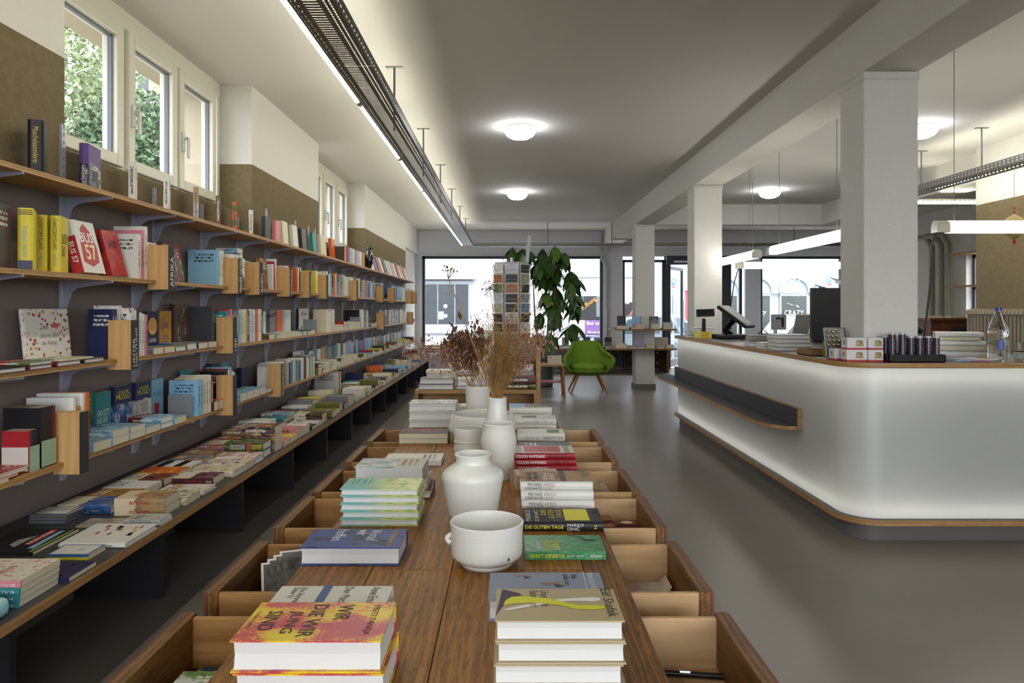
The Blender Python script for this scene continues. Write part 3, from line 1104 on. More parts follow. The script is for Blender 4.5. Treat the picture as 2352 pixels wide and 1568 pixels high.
def cover_mat(base, accent=None, style=0, seed=0, gloss=.45):
    """printed cover: plain ground with a picture area, blots or bands and small pseudo lettering rows; Generated x runs from spine to fore edge, y from foot to head"""
    k = 'cover %s %s %d %d' % (base, accent, style, seed)
    if k in MATS:
        return MATS[k]
    nolet = style >= 10
    style = style % 10
    q = random.Random(hash_str(k))
    m = NT(k.replace(' ', '_'))
    c = lin(PAL.get(base, base))
    accent = accent or q.choice(list(PAL))
    a = lin(PAL.get(accent, accent))
    tc = m.n('TexCoord')
    sx = m.n('SeparateXYZ')
    m.l(tc.outputs['Generated'], sx.inputs[0])
    U, V, W = sx.outputs
    mp = m.n('Mapping')
    mp.inputs['Location'].default_value = (seed * 3.7, seed * 1.3, 0)
    m.l(tc.outputs['Generated'], mp.inputs[0])
    vec = mp.outputs[0]
    col = c
    if style == 1:       # picture in the lower part
        pic = m.ramp(m.noise(vec, 4.5, 5, .7), [(.35, tuple(x * .4 for x in a[:3]) + (1,)), (.5, a), (.65, lin(PAL[q.choice(['cream', 'ochre', 'light blue', 'tan', 'white'])]))])
        col = m.mix(m.math('LESS_THAN', m.math('ADD', V, m.math('MULTIPLY', m.noise(vec, 3), .18)), .68), c, pic)
    elif style == 2:     # blots
        col = m.mix(m.math('GREATER_THAN', m.noise(vec, 5.5, 4, .6), .56), c, a)
    elif style == 3:     # bands
        col = m.mix(m.math('GREATER_THAN', m.math('FRACT', m.math('MULTIPLY', V, q.choice([2.2, 3.1, 1.6]))), .55), c, a)
    elif style == 4:     # small floral specks
        vo = m.n('TexVoronoi')
        vo.inputs['Scale'].default_value = 11.
        m.l(vec, vo.inputs['Vector'])
        col = m.mix(m.math('LESS_THAN', vo.outputs[0], .33), c, m.mix(m.math('GREATER_THAN', vo.outputs[1], .5), a, lin(PAL[q.choice(list(PAL))])))
    elif style == 5:     # full-bleed photograph
        col = m.ramp(m.noise(vec, 3.2, 6, .7), [(.3, tuple(x * .25 for x in c[:3]) + (1,)), (.45, c), (.58, a), (.72, lin('d8cfc0'))])
    ink = lin('e9e6da') if base in DARKS or style == 5 else lin(q.choice(['1d1d20', '7a1f24', '24345e', '2a2a2a']))
    # title rows on the boards
    row = m.math('FRACT', m.math('MULTIPLY', V, 11.))
    r1 = m.math('MULTIPLY', m.math('GREATER_THAN', row, .25), m.math('LESS_THAN', row, .8))
    r2 = m.math('MULTIPLY', m.math('GREATER_THAN', V, .62), m.math('LESS_THAN', V, .88))
    r3 = m.math('MULTIPLY', m.math('GREATER_THAN', U, .16), m.math('LESS_THAN', U, .80))
    fine = m.n('Mapping')
    fine.inputs['Scale'].default_value = (34, 11, 1)
    m.l(tc.outputs['Generated'], fine.inputs[0])
    r4 = m.math('GREATER_THAN', m.noise(fine.outputs[0], 1., 2), .48)
    t1 = m.math('MULTIPLY', m.math('MULTIPLY', r1, r2), m.math('MULTIPLY', r3, r4))
    # title along the spine
    s1 = m.math('LESS_THAN', U, .03)
    s2 = m.math('MULTIPLY', m.math('GREATER_THAN', W, .32), m.math('LESS_THAN', W, .68))
    s3 = m.math('MULTIPLY', m.math('GREATER_THAN', V, .25), m.math('LESS_THAN', V, .85))
    f2 = m.n('Mapping')
    f2.inputs['Scale'].default_value = (1, 42, 6)
    m.l(tc.outputs['Generated'], f2.inputs[0])
    s4 = m.math('GREATER_THAN', m.noise(f2.outputs[0], 1., 2), .5)
    t2 = m.math('MULTIPLY', m.math('MULTIPLY', s1, s2), m.math('MULTIPLY', s3, s4))
    if style != 6 and not nolet:
        col = m.mix(m.math('MAXIMUM', t1, t2), col, ink)
    if isinstance(col, tuple):
        m.b.inputs['Base Color'].default_value = col
    else:
        m.l(col, m.b.inputs['Base Color'])
    m.b.inputs['Roughness'].default_value = gloss
    m.b.inputs['Specular IOR Level'].default_value = .3
    MATS[k] = m.m
    return m.m


def hash_str(s):
    h = 7
    for ch in s:
        h = (h * 31 + ord(ch)) % 1000003
    return h


def plain(base):
    return cover_mat(base, None, 6, 0)


FLAT = {}
SMALL = ('books on the column shelves', 'books on the window ledge', 'books shown in the window', 'blue books on the column shelf')
POSE = {'fl': (-Y3, X3, Z3), 'fr': (Y3, -X3, Z3), 'up': (-X3, Z3, Y3), 'face': (Y3, Z3, X3), 'cam': (X3, Z3, -Y3), 'ylay': (X3, Y3, Z3)}


def cover_profile(w, t, th, ov, rnd):
    out = [(w + ov, 0), (.004, 0)]
    if rnd:
        out += [(-.002, t * .18), (-.0035, t * .5), (-.002, t * .82)]
    else:
        out += [(0, 0), (0, t)] if not rnd else []
    out += [(.004, t), (w + ov, t)]
    inn = [(w + ov, t - th), (.005, t - th), (.005, th), (w + ov, th)]
    return out + inn


def book(label, w, h, t, pos, pose, cov, hard=False, group=None, lean=0., yaw=0., pages=None, name='book', cat='book', single=False, spine=None):
    """w spine to fore edge, h foot to head, t thick; pos = middle of the side it rests on; returns (root, w, h, t)"""
    u, v, n = (Vector(a) for a in POSE[pose])
    if lean:
        Rm = Matrix.Rotation(lean, 3, u)
        v, n = Rm @ v, Rm @ n
    if yaw:
        Rm = Matrix.Rotation(yaw, 3, 'Z')
        u, v, n = Rm @ u, Rm @ v, Rm @ n
    M4 = frame(u, v, n, pos)
    flat = pose in ('fl', 'fr', 'ylay')
    if group in SMALL:
        far_book(M4, w, h, t, Vector((w / 2, h / 2, 0)) if flat else Vector((w / 2, 0, t / 2)), label.split(' book')[0].split(' paperback')[0].split(' boxed')[0])
        return None, w, h, t
    off = Vector((w / 2, h / 2, 0)) if flat else Vector((w / 2, 0, t / 2))
    ov, th = (.003, .0024) if hard else (0, .0006)
    pg = pages or (m_page if hard else m_page2)
    # prism runs along local z, so build it in (x, z) and turn it to local y
    Tm = Matrix(((1, 0, 0, -off.x), (0, 0, 1, -off.y), (0, 1, 0, -off.z), (0, 0, 0, 1)))
    cm = MB().prism(cover_profile(w, t, th, ov, hard), 0 if flat else (0 if not hard else 0), h, T=Tm)
    o = .003 if hard else .0003
    pb = MB()
    if hard:
        poly = [(.006, o), (w - .004, o), (w - .004, h - o), (.006, h - o)]
        A = pb.ring([(x - off.x, y - off.y, th - off.z) for x, y in poly])
        poly2 = [(.006, o), (w - .008, o), (w - .008, h - o), (.006, h - o)]
        B = pb.ring([(x - off.x, y - off.y, t / 2 - off.z) for x, y in poly2])
        C = pb.ring([(x - off.x, y - off.y, t - th - off.z) for x, y in poly])
        pb.bridge(A, B)
        pb.bridge(B, C)
        pb.cap(A, 0, True)
        pb.cap(C)
    else:
        pb.box(.004 - off.x, w - .0004 - off.x, o - off.y, h - o - off.y, th - off.z, t - th - off.z)
    if single:
        k = len(cm.v)
        cm.v += pb.v
        cm.f += [tuple(i + k for i in f) for f in pb.f]
        cm.m += [1] * len(pb.f)
        root = bpy.data.objects.new(name, cm.mesh('book', [cov, pg]))
        COL.objects.link(root)
        root.matrix_world = M4
        tag(root, label, cat, group)
        FLAT[root.name] = flat
        return root, w, h, t
    root = bpy.data.objects.new(name, None)
    root.empty_display_size = .02
    COL.objects.link(root)
    root.matrix_world = M4
    tag(root, label, cat, group)
    for nm, mb, mm in (('cover', cm, [cov]), ('page_block', pb, [pg])):
        ob = bpy.data.objects.new(nm, mb.mesh(nm, mm))
        COL.objects.link(ob)
        ob.parent = root
    FLAT[root.name] = flat
    return root, w, h, t


def on_cover(bk, body, u, v, wd, ht, material, rot=0, shear=0., bold=0., name='title'):
    """lettering on the front cover; u, v = lower left corner in fractions of width and height"""
    if bk is None or bk[0] is None:
        return
    root, w, h, t = bk
    off = Vector((w / 2, h / 2, 0)) if FLAT[root.name] else Vector((w / 2, 0, t / 2))
    M4 = Matrix.Translation(Vector((u * w, v * h, t + .0005)) - off) @ Matrix.Rotation(math.radians(rot), 4, 'Z')
    return lettering(body, wd * w, ht * h, M4, material, root, name, shear, bold)


def on_spine(bk, body, v, ln, ht, material, up=False, s=.5, name='spine_title', shear=0., bold=0.):
    """lettering along the spine; head to foot unless up; v = start as a fraction from the head (or foot), ln = length fraction, ht = height fraction of the thickness"""
    if bk is None or bk[0] is None:
        return
    root, w, h, t = bk
    off = Vector((w / 2, h / 2, 0)) if FLAT[root.name] else Vector((w / 2, 0, t / 2))
    x = -.0042
    if not up:
        M4 = frame((0, -1, 0), (0, 0, 1), (-1, 0, 0), Vector((x, h * (1 - v), t * (s - ht / 2))) - off)
    else:
        M4 = frame((0, 1, 0), (0, 0, -1), (-1, 0, 0), Vector((x, h * v, t * (s + ht / 2))) - off)
    return lettering(body, ln * h, ht * t, M4, material, root, name, shear, bold)


def cover_patch(bk, poly, material, name='cover_art', lift=.0003, spine=False):
    """flat printed shape on the front cover, polygon in fractions"""
    if bk is None or bk[0] is None:
        return
    root, w, h, t = bk
    off = Vector((w / 2, h / 2, 0)) if FLAT[root.name] else Vector((w / 2, 0, t / 2))
    if spine:
        vs = [Vector((-.0039, y * h, z * t)) - off for y, z in poly]
    else:
        vs = [Vector((x * w, y * h, t + lift)) - off for x, y in poly]
    ob = bpy.data.objects.new(name, MB().add(vs, [tuple(range(len(vs)))]).mesh(name, [material]))
    COL.objects.link(ob)
    ob.parent = root
    return ob


def ell(cx, cy, rx, ry, n=20):
    return [(cx + rx * math.cos(2 * PI * k / n), cy + ry * math.sin(2 * PI * k / n)) for k in range(n)]


# ---- the piles on the old table, fore edges or spines towards the camera
G_T = 'books on the old drawer table'
inkb, inkw = mat('ink_black', '191512', .5), mat('ink_white', 'e8e6e0', .5)
inkr, inky, inkg = mat('ink_red', 'b02a2e', .5), mat('ink_yellow', 'e0d21e', .5), mat('ink_gold', 'c9a24a', .5)

m_wir = NT('red_yellow_speckled_jacket')
vec = m_wir.coord('Generated', (1, 1, 1))
big = m_wir.noise(vec, 2.1, 2)
sp = m_wir.noise(vec, 38, 3, .7)
m_wir.l(m_wir.ramp(m_wir.math('ADD', m_wir.math('MULTIPLY', big, 1.15), m_wir.math('MULTIPLY', m_wir.math('SUBTRACT', sp, .5), .55)),
                   [(.44, lin('b5304a')), (.52, lin('c84a4a')), (.57, lin('dcae25')), (.75, lin('e3c91f'))]), m_wir.b.inputs['Base Color'])
m_wir.b.inputs['Roughness'].default_value = .35
for k, z in enumerate((ZT, ZT + .0475)):
    b = book(('thick red and yellow novel, under its twin at the camera end', 'thick red and yellow speckled novel, uppermost at the camera end of the table')[k], .139, .217, .0468,
             (-.291 + (.004 if not k else 0), 1.0515 + .0695, z + .0005), 'fl', m_wir.m, True, G_T)
    if k:
        for tx, v0, wd, ht in (('WIR', .60, .42, .13), ('DIE WIR', .41, .84, .13), ('JUNG', .26, .57, .13), ('SIND', .11, .50, .13)):
            on_cover(b, tx, .10 + (.3 if tx != 'DIE WIR' and tx != 'WIR' else 0) * .6, v0, wd, ht * .82, inkb, bold=.012)
        on_cover(b, 'PRETI TANEJA', .12, .84, .76, .06, inkb)
        on_cover(b, 'ROMAN C.H.BECK', .3, .03, .45, .025, inkb)
for k in range(2):
    b = book(('slim white novel beneath its twin behind the red and yellow pile', 'slim white novel with one blue stripe behind the red and yellow pile')[k], .125, .21, .0225,
             (-.323, 1.389 - .0625, ZT + .0005 + .0232 * k), 'fl', plain('white'), True, G_T)
    if k:
        cover_patch(b, [(0, .38), (1, .38), (1, .46), (0, .46)], mat('ink_blue', '2d4a8c', .5))
        on_cover(b, 'Annie Ernaux', .08, .82, .72, .085, inkb)
        on_cover(b, 'Der Platz', .08, .58, .6, .075, inkb)
        on_cover(b, 'Eine literarische\nDidier Er', .1, .12, .7, .13, inkb)
b = book('blue hardback with white lettering lying alone beside the drawers', .138, .222, .040, (-.354, 1.629 + .069, ZT + .0005), 'fl', cover_mat('33458a', '1f2744', 12, 4), True, G_T)
root = b[0]
for tx, v0 in (('Worauf', .60), ('wir', .46), ('hoffen', .24)):
    on_cover(b, tx, .08, v0 + .02, .10 * len(tx), .12, inkw)
on_cover(b, 'FATIMA FARHEEN MIRZA', .06, .86, .86, .045, inkg)
m_teal = cover_mat('teal', 'lime', 5, 3)
m_mt = NT('teal_landscape_jacket')
vec = m_mt.coord('Generated')
sx = m_mt.n('SeparateXYZ')
m_mt.l(vec, sx.inputs[0])
land = m_mt.ramp(m_mt.noise(vec, 6, 5, .6), [(.35, lin('5f8a3a')), (.5, lin('b6c860')), (.62, lin('d8d58c')), (.75, lin('8fb2b4'))])
m_mt.l(m_mt.mix(m_mt.ramp(m_mt.math('ADD', sx.outputs[1], m_mt.math('MULTIPLY', m_mt.noise(vec, 3), .3)), [(.42, (0, 0, 0, 1)), (.75, (1, 1, 1, 1))]), lin('6fb3ad'), land), m_mt.b.inputs['Base Color'])
m_mt.b.inputs['Roughness'].default_value = .3
for k in range(5):
    b = book('teal and green landscape novel, %s in its pile of five' % ('lowest', 'second from below', 'middle one', 'second from above', 'uppermost')[k], .125, .2044, .0192,
             (-.34 + (.003 if k % 2 else -.001), 1.923 + .0625, ZT + .0005 + .0197 * k), 'fl', m_mt.m, True, G_T)
    if k == 4:
        for v0 in (.09, .15, .24, .31):
            cover_patch(b, [(.15, v0), (.55, v0), (.55, v0 + .02), (.15, v0 + .02)], mat('ink_teal', '3f7f80', .5), 'small_print', .0004)
for k, (cv, t_, dx) in enumerate((('dark red', .028, .022), ('cream', .026, .012), ('grey', .040, 0))):
    b = book(('dark red hardback at the foot of the pile under the grey-green one', 'cream hardback sandwiched in the middle of the tall mixed pile', 'thick grey-green hardback with red title, crowning the mixed pile')[k],
             .137, .2065, t_, (-.36 + dx, 2.2 + .068, ZT + .0005 + (0, .0285, .055)[k]), 'fl', cover_mat(cv, 'white', 1, 2) if k < 2 else cover_mat('b4b7a8', 'a7b3b8', 1, 5), True, G_T)
    if k == 2:
        cover_patch(b, [(.2, .66), (.75, .66), (.75, .69), (.2, .69)], inkr, 'small_print', .0004)
b = book('shrink-wrapped white book with small drawings, lying flat alone', .135, .211, .018, (-.352, 2.667 + .067, ZT + .0005), 'fl', cover_mat('white', 'beige', 4, 3), False, G_T, pages=m_page)
for k in range(2):
    b = book(('cream-edged paperback directly under the black one with red letters', 'black paperback with big red letters in front of the white pile')[k], .13, .2055, .0212, (-.361, 3.10 + .065, ZT + .0005 + .0215 * k), 'fl',
             plain('black' if k else 'charcoal'), False, G_T)
    if k:
        on_cover(b, 'K', .2, .70, .45, .16, inkr, bold=.02)
        on_cover(b, 'K\nR', .2, .4, .6, .2, inkr, bold=.02)
        on_cover(b, 'L', .2, .16, .5, .16, inkr, bold=.02)
for k in range(3):
    book('wrapped white hardback, %s of three piled at the far end of the table' % ('lowest', 'middle', 'uppermost')[k], .15, .228, .0385, (-.368, 3.53 + .075, ZT + .0005 + .039 * k), 'fl', cover_mat('white', 'grey', 5 if k == 2 else 6, 2), True, G_T)
for k in range(2):
    book('small cream paperback, %s, tucked behind the wrapped white pile' % ('lower of two', 'upper of two')[k], .11, .17, .04, (-.20, 3.75, ZT + .0005 + .0405 * k), 'fl', cover_mat(('navy', 'tan')[k], 'white', 3, 1), False, G_T)

# right-hand row
m_shafak = plain('b3a27f')
for k in range(4):
    b = book('tan hardback with yellow and white figures, %s of four at the camera end' % ('lowest', 'second from below', 'second from above', 'uppermost')[k], .12, .185, .031, (.0735 + (.003, -.002, .002, 0)[k], 1.046 + .06, ZT + .0005 + .0315 * k), 'fl', m_shafak, True, G_T)
    if k == 3:
        cover_patch(b, [(.05, .05), (.92, .0), (.64, .05), (.44, .10), (.32, .16), (.27, .22), (.18, .19)], mat('ink_aubergine', '33243f', .5), lift=.0003)
        cover_patch(b, [(.72, .05), (.73, .10), (.62, .28), (.54, .42), (.46, .53), (.44, .62), (.46, .80), (.42, .86), (.34, .86), (.32, .80), (.36, .60), (.40, .47), (.50, .33), (.60, .18)], inkw, lift=.0005)
        cover_patch(b, [(.29, .21), (.31, .13), (.42, .08), (.58, .06), (.52, .16), (.51, .34), (.57, .52), (.70, .64), (.71, .82), (.67, .88), (.60, .88), (.58, .80), (.58, .66), (.49, .57), (.36, .43)], mat('ink_acid_yellow', 'd6d41c', .5), lift=.0007)
        on_cover(b, 'Elif Shafak', .04, .885, .88, .085, inkb)
        on_cover(b, 'Unerhörte', .10, .37, .52, .075, inkb)
        on_cover(b, 'Stimmen', .10, .28, .52, .075, inkb)
b = book('blue-grey hardback with two flying geese, behind the tan pile', .14, .22, .039, (.073, 1.338 + .07, ZT + .0005), 'fl', plain('8791a8'), True, G_T)
for (cx, cy, s) in ((.14, .30, .10), (.42, .56, .13)):
    cover_patch(b, [(cx, cy - s), (cx + s * .7, cy - s * .5), (cx + s * .4, cy), (cx + s * .9, cy + s * .8), (cx + s * .1, cy + s * .35), (cx - s * .3, cy + s), (cx - s * .1, cy)], mat('goose_brown', '8a6a52', .5))
    cover_patch(b, [(cx + s * .4, cy), (cx + s * 1.3, cy + s * .2), (cx + s * .9, cy + s * .8)], inkb, lift=.0005)
cover_patch(b, [(0, .845), (1, .845), (1, .85), (0, .85)], inkw)
on_cover(b, 'FRANCESCA MELANDRI', .05, .88, .9, .05, inkw)
on_cover(b, 'Alle,\naußer mir', .1, .66, .42, .13, inkb)
on_cover(b, 'Q', .68, .06, .12, .06, inkw)
m_kl = NT('green_river_cover')
vec = m_kl.coord('Generated', (1.6, 1, 1))
n0 = m_kl.noise(vec, 7, 5, .7)
m_kl.l(m_kl.ramp(n0, [(.3, lin('1f5c3c')), (.5, lin('3d8a58')), (.7, lin('7ab486'))]), m_kl.b.inputs['Base Color'])
m_kl.b.inputs['Roughness'].default_value = .35
b = book('green paperback with yellow letters beside the white bowl', .12, .1845, .019, (.1297, 1.664 + .06, ZT + .0005), 'fr', m_kl.m, False, G_T, pages=m_page)
on_cover(b, 'GAËL FAYE', .08, .80, .5, .06, inkw)
on_cover(b, 'KLEINES', .08, .69, .58, .075, inky)
on_cover(b, 'LAND', .08, .56, .60, .10, inky)
on_spine(b, 'KLEINES LAND', .52, .43, .42, inky, True, bold=.015)
on_spine(b, 'GAËL FAYE', .28, .2, .25, inkw, True)
on_spine(b, 'PIPER', .06, .14, .35, inkw, True)
cover_patch(b, [(.95, .42), (.88, .30), (.60, .22), (.62, .08), (.70, .08), (.72, .2), (.92, .28), (1., .40)], mat('figure_dark', '2b2a35', .5))
b = book('black hardback with yellow picture beside the white jar', .13, .2056, .023, (.141, 1.878 + .065, ZT + .0005), 'fr', plain('242427'), True, G_T)
cover_patch(b, [(.12, .16), (.12, .47), (.95, .47), (.95, .16)], mat('acid_yellow_panel', 'd9cf1d', .45))
cover_patch(b, [(.12, .16), (.5, .12), (.12, .02)], inkb, lift=.0005)
on_cover(b, 'MARKO', .08, .90, .8, .07, inkw)
on_cover(b, 'DINIĆ', .08, .80, .8, .07, inkw)
on_cover(b, 'DIE', .5, .70, .4, .07, inky)
on_cover(b, 'GUTEN', .25, .60, .65, .07, inky)
on_cover(b, 'TAGE', .3, .50, .6, .07, inky)
on_spine(b, 'DIE GUTEN TAGE', .02, .48, .38, inky, bold=.012)
on_spine(b, 'MARKO\nDINIĆ', .55, .20, .78, inkw)
on_spine(b, 'Z', .88, .04, .4, inky)
for k in range(3):
    b = book('white-spined hardback with brown landscape, %s of three' % ('lowest', 'middle one', 'uppermost')[k], .135, .205, .0268, (.1365 + (.004, .002, 0)[k], 2.075 + .0675, ZT + .0005 + .0273 * k), 'fr', plain('white'), True, G_T)
    on_spine(b, 'MICHAEL', .10, .20, .34, inkb, s=.68)
    on_spine(b, 'ONDAATJE', .06, .24, .34, inkb, s=.27)
    on_spine(b, 'KRIEGS', .32, .16, .34, mat('ink_mauve', '9a7378', .5), s=.68)
    on_spine(b, 'LICHT', .32, .13, .34, mat('ink_mauve', '9a7378', .5), s=.27)
    if k == 2:
        cover_patch(b, [(0, 0), (1, 0), (1, 1), (0, 1)], cover_mat('a5835f', '7d5f43', 2, 8))
        cover_patch(b, [(.0, .36), (1, .36), (1, .44), (0, .44)], mat('shadow_brown_print', '4a3a2c', .5), lift=.0005)
        for tx, v0 in (('MICHAEL', .84), ('ONDAATJE', .74)):
            on_cover(b, tx, .08, v0, .8, .075, inkb)
        for tx, v0 in (('KRIEGS', .62), ('LICHT', .52)):
            on_cover(b, tx, .08, v0, .7, .075, inkw)
for k in range(3):
    b = book('red-spined hardback with white letters, %s of three' % ('lowest', 'middle one', 'uppermost')[k], .14, .215, .0211, (.129 - .004 * k + .004, 2.57 + .07, ZT + .0005 + .0215 * k), 'fr', plain('a3222b'), True, G_T)
    on_spine(b, 'COLSON WHITEHEAD', .04, .48, .52, inkw, bold=.012)
    on_spine(b, 'NICKEL BOYS', .58, .32, .52, inkb, bold=.005)
    if k == 2:
        cover_patch(b, [(0, 0), (1, 0), (1, 1), (0, 1)], mat('jacket_white', 'd9d5cd', .4))
        cover_patch(b, [(.1, .22), (.1, .82), (.95, .82), (.95, .22)], mat('jacket_red', 'b23438', .4), lift=.0005)
        on_cover(b, 'DIE NICKEL BOYS', .05, .87, .9, .09, inkb)
        on_cover(b, 'COLSON WHITEHEAD', .05, .07, .9, .09, inkb)
for k in range(4):
    book('small patterned notebook, %s in the little pile beside the red spines' % ('lowest', 'second from below', 'second from above', 'uppermost')[k], .09, .14, .011, (.09, 2.36, ZT + .0005 + .0113 * k), 'fr', cover_mat('beige', 'dark red', 4, k), False, G_T, yaw=.12)
book('paperback with grey photographic cover behind the red spines', .13, .205, .028, (.145, 2.86 + .065, ZT + .0005), 'fr', cover_mat('grey', 'charcoal', 5, 6), False, G_T)
b = book('white hardback with small painting behind the grey photo cover', .13, .205, .033, (.14, 3.15 + .065, ZT + .0005), 'fr', plain('white'), True, G_T)
on_spine(b, 'LINN ULLMANN', .03, .42, .4, inkb, True)
on_spine(b, 'Die Unruhigen', .55, .3, .35, mat('ink_mauve', '9a7378', .5), True)
cover_patch(b, [(.2, .1), (.2, .36), (.9, .36), (.9, .1)], mat('small_painting', '6b7a4a', .5, var=.4, vscale=30))
for k in range(2):
    b = book('pale hardback with script on the spine, %s of two' % ('lower', 'upper')[k], .13, .2, .0255, (.125, 3.45 + .065, ZT + .0005 + .026 * k), 'fr', plain('cfccc2'), True, G_T)
    on_spine(b, 'Tracy Barone', .08, .7, .3, inkb, True, shear=.3)
    if k:
        cover_patch(b, [(.35, .45), (.35, .8), (.85, .8), (.85, .45)], mat('frieze_print', '6a5a50', .5, var=.6, vscale=40))
for k in range(2):
    b = book('white-spined book with blue and black cover, %s of two at the far end' % ('lower', 'upper')[k], .14, .215, .036, (.112, 3.72 + .07, ZT + .0005 + .0365 * k), 'fr', plain('white'), True, G_T)
    if k:
        cover_patch(b, [(0, .0), (1, 0), (1, .62), (0, .62)], mat('city_night', '23262e', .4))
        cover_patch(b, [(0, .62), (1, .62), (1, .98), (0, .98)], mat('city_blue', '5a86bd', .4))
        for j in range(8):
            cover_patch(b, [(x + .06 * (j % 3) * 2 + .1, .08 + .065 * j) for x in (0,)] + [(.3 + .12 * (j % 3), .08 + .065 * j), (.3 + .12 * (j % 3), .11 + .065 * j), (.1 + .12 * (j % 3), .11 + .065 * j)], inky, 'lit_window', .0006)

# ---------------------------------------------------------------- white ceramics
m_cer = NT('white_glazed_stoneware')
m_cer.b.inputs['Base Color'].default_value = lin('e0ded8')
m_cer.b.inputs['Roughness'].default_value = .28
v3 = m_cer.coord('Object', (1, 1, 26))
m_cer.bump(m_cer.noise(v3, 6, 2), .12, .003)
m_mcer = mat('matt_white_stoneware', 'dad7cf', .55, bump=.25, bscale=45, bdist=.003)


def pot(name, label, x, y, z, prof, m, thick=.005, wob=0., seed=0, n=48, extra=None):
    t = thing(name, label, 'vase' if 'vase' in name or 'jar' in name else 'bowl', (x, y, z), 'white ceramics')
    inner = [(max(.002, r - thick), zz) for r, zz in reversed(prof) if zz > thick]
    full = [(0.001, 0)] + prof + [(prof[-1][0] - thick * .5, prof[-1][1] + thick * .45)] + inner + [(.001, thick)]
    MB().lathe(full, (x, y, z), n, wob=wob, seed=seed).build('body', m, t, 50)
    return t


def sm(pts, k=4):
    """smooth a profile (Catmull-Rom)"""
    out = []
    for i in range(len(pts) - 1):
        p0, p1, p2, p3 = pts[max(0, i - 1)], pts[i], pts[i + 1], pts[min(len(pts) - 1, i + 2)]
        for j in range(k):
            s = j / k
            out.append(tuple(.5 * (2 * b + (c - a) * s + (2 * a - 5 * b + 4 * c - d) * s * s + (-a + 3 * b - 3 * c + d) * s ** 3) for a, b, c, d in zip(p0, p1, p2, p3)))
    return out + [pts[-1]]


bw = pot('round_bowl', 'deep straight-sided white bowl with stepped foot, foremost of the ceramics', -.049, 1.645, ZT,
         [(.058, 0), (.060, .004), (.058, .008)] + sm([(.066, .010), (.078, .020), (.0805, .036), (.0805, .06), (.0815, .078), (.083, .094)]), m_cer.m)
MB().tube([(-.049 + .0795 * math.cos(PI) - .009 * math.sin(PI * k / 8), 1.640 - .012 * k / 8, ZT + .066 - .016 * k / 8) for k in range(9)], .0055, 10).build('handle_knob', m_cer.m, bw, 60)
MB().box(-.049 + .047, -.049 + .051, 1.645 - .0645, 1.645 - .063, ZT + .026, ZT + .032).build('maker_mark', inkb, bw)
pot('shouldered_jar_vase', 'white shouldered jar with wide neck behind the front bowl', -.0976, 2.0, ZT,
    sm([(.058, 0), (.066, .012), (.073, .05), (.081, .095), (.0845, .113), (.080, .128), (.060, .143), (.049, .150)]) + sm([(.047, .152), (.046, .160), (.0475, .168), (.051, .175)]), m_cer.m)
pot('wavy_vase', 'tall hand-pinched white vase with narrow foot', -.033, 2.46, ZT,
    sm([(.034, 0), (.036, .015), (.046, .045), (.052, .065), (.053, .075), (.060, .105), (.061, .13), (.056, .155), (.053, .17), (.055, .186)]), m_mcer, wob=.012, seed=3)
pot('ribbed_cup_bowl', 'small white beaker with one ridge behind the shouldered jar', -.159, 2.9, ZT,
    sm([(.050, 0), (.058, .012), (.056, .04), (.057, .046)]) + sm([(.059, .048), (.056, .052), (.057, .08), (.054, .10)]), m_mcer, wob=.008, seed=5)
pot('wide_bowl', 'wide pinched white bowl at the back of the ceramics', -.115, 3.2, ZT,
    sm([(.09, 0), (.118, .012), (.140, .035), (.146, .06), (.143, .085), (.136, .113)]), m_mcer, .007, .014, 8)
pot('bottle_vase', 'slim white vase filled with dried grass', -.0426, 2.76, ZT,
    sm([(.040, 0), (.048, .02), (.052, .07), (.048, .13), (.041, .17), (.037, .195), (.0355, .22), (.036, .236)]), m_cer.m)
pot('cylinder_vase', 'rough cylindrical white vase holding brown seed heads', -.152, 3.62, ZT,
    sm([(.054, 0), (.057, .02), (.058, .1), (.0635, .19)]), m_mcer, .006, .008, 2)

# ---------------------------------------------------------------- dried grasses and stalks
m_straw = mat('straw_stem', 'a98450', .8, var=.2, vscale=20)
m_grain = mat('straw_grain', '8d683c', .8, var=.3, vscale=40)
m_oat = mat('brown_seed_head', '6e4a33', .8, var=.3, vscale=30)
m_oat2 = mat('pinkish_seed_head', '9d7463', .8, var=.25, vscale=30)
q = random.Random(21)


def stem_pts(a, b, bend, n=5):
    a, b, bend = Vector(a), Vector(b), Vector(bend)
    return [a.lerp(b, s) + bend * (4 * s * (1 - s)) for s in [k / n for k in range(n + 1)]]


def blade(mb, p, d, l, w, m=0, curl=.2):
    d = d.normalized()
    s = d.orthogonal().normalized()
    s = Matrix.Rotation(q.uniform(0, 6.28), 3, d) @ s
    up = d.cross(s) * curl * l
    mb.add([p, p + d * l * .45 + s * w + up * .5, p + d * l, p + d * l * .45 - s * w + up * .5], [(0, 1, 2, 3)], m)


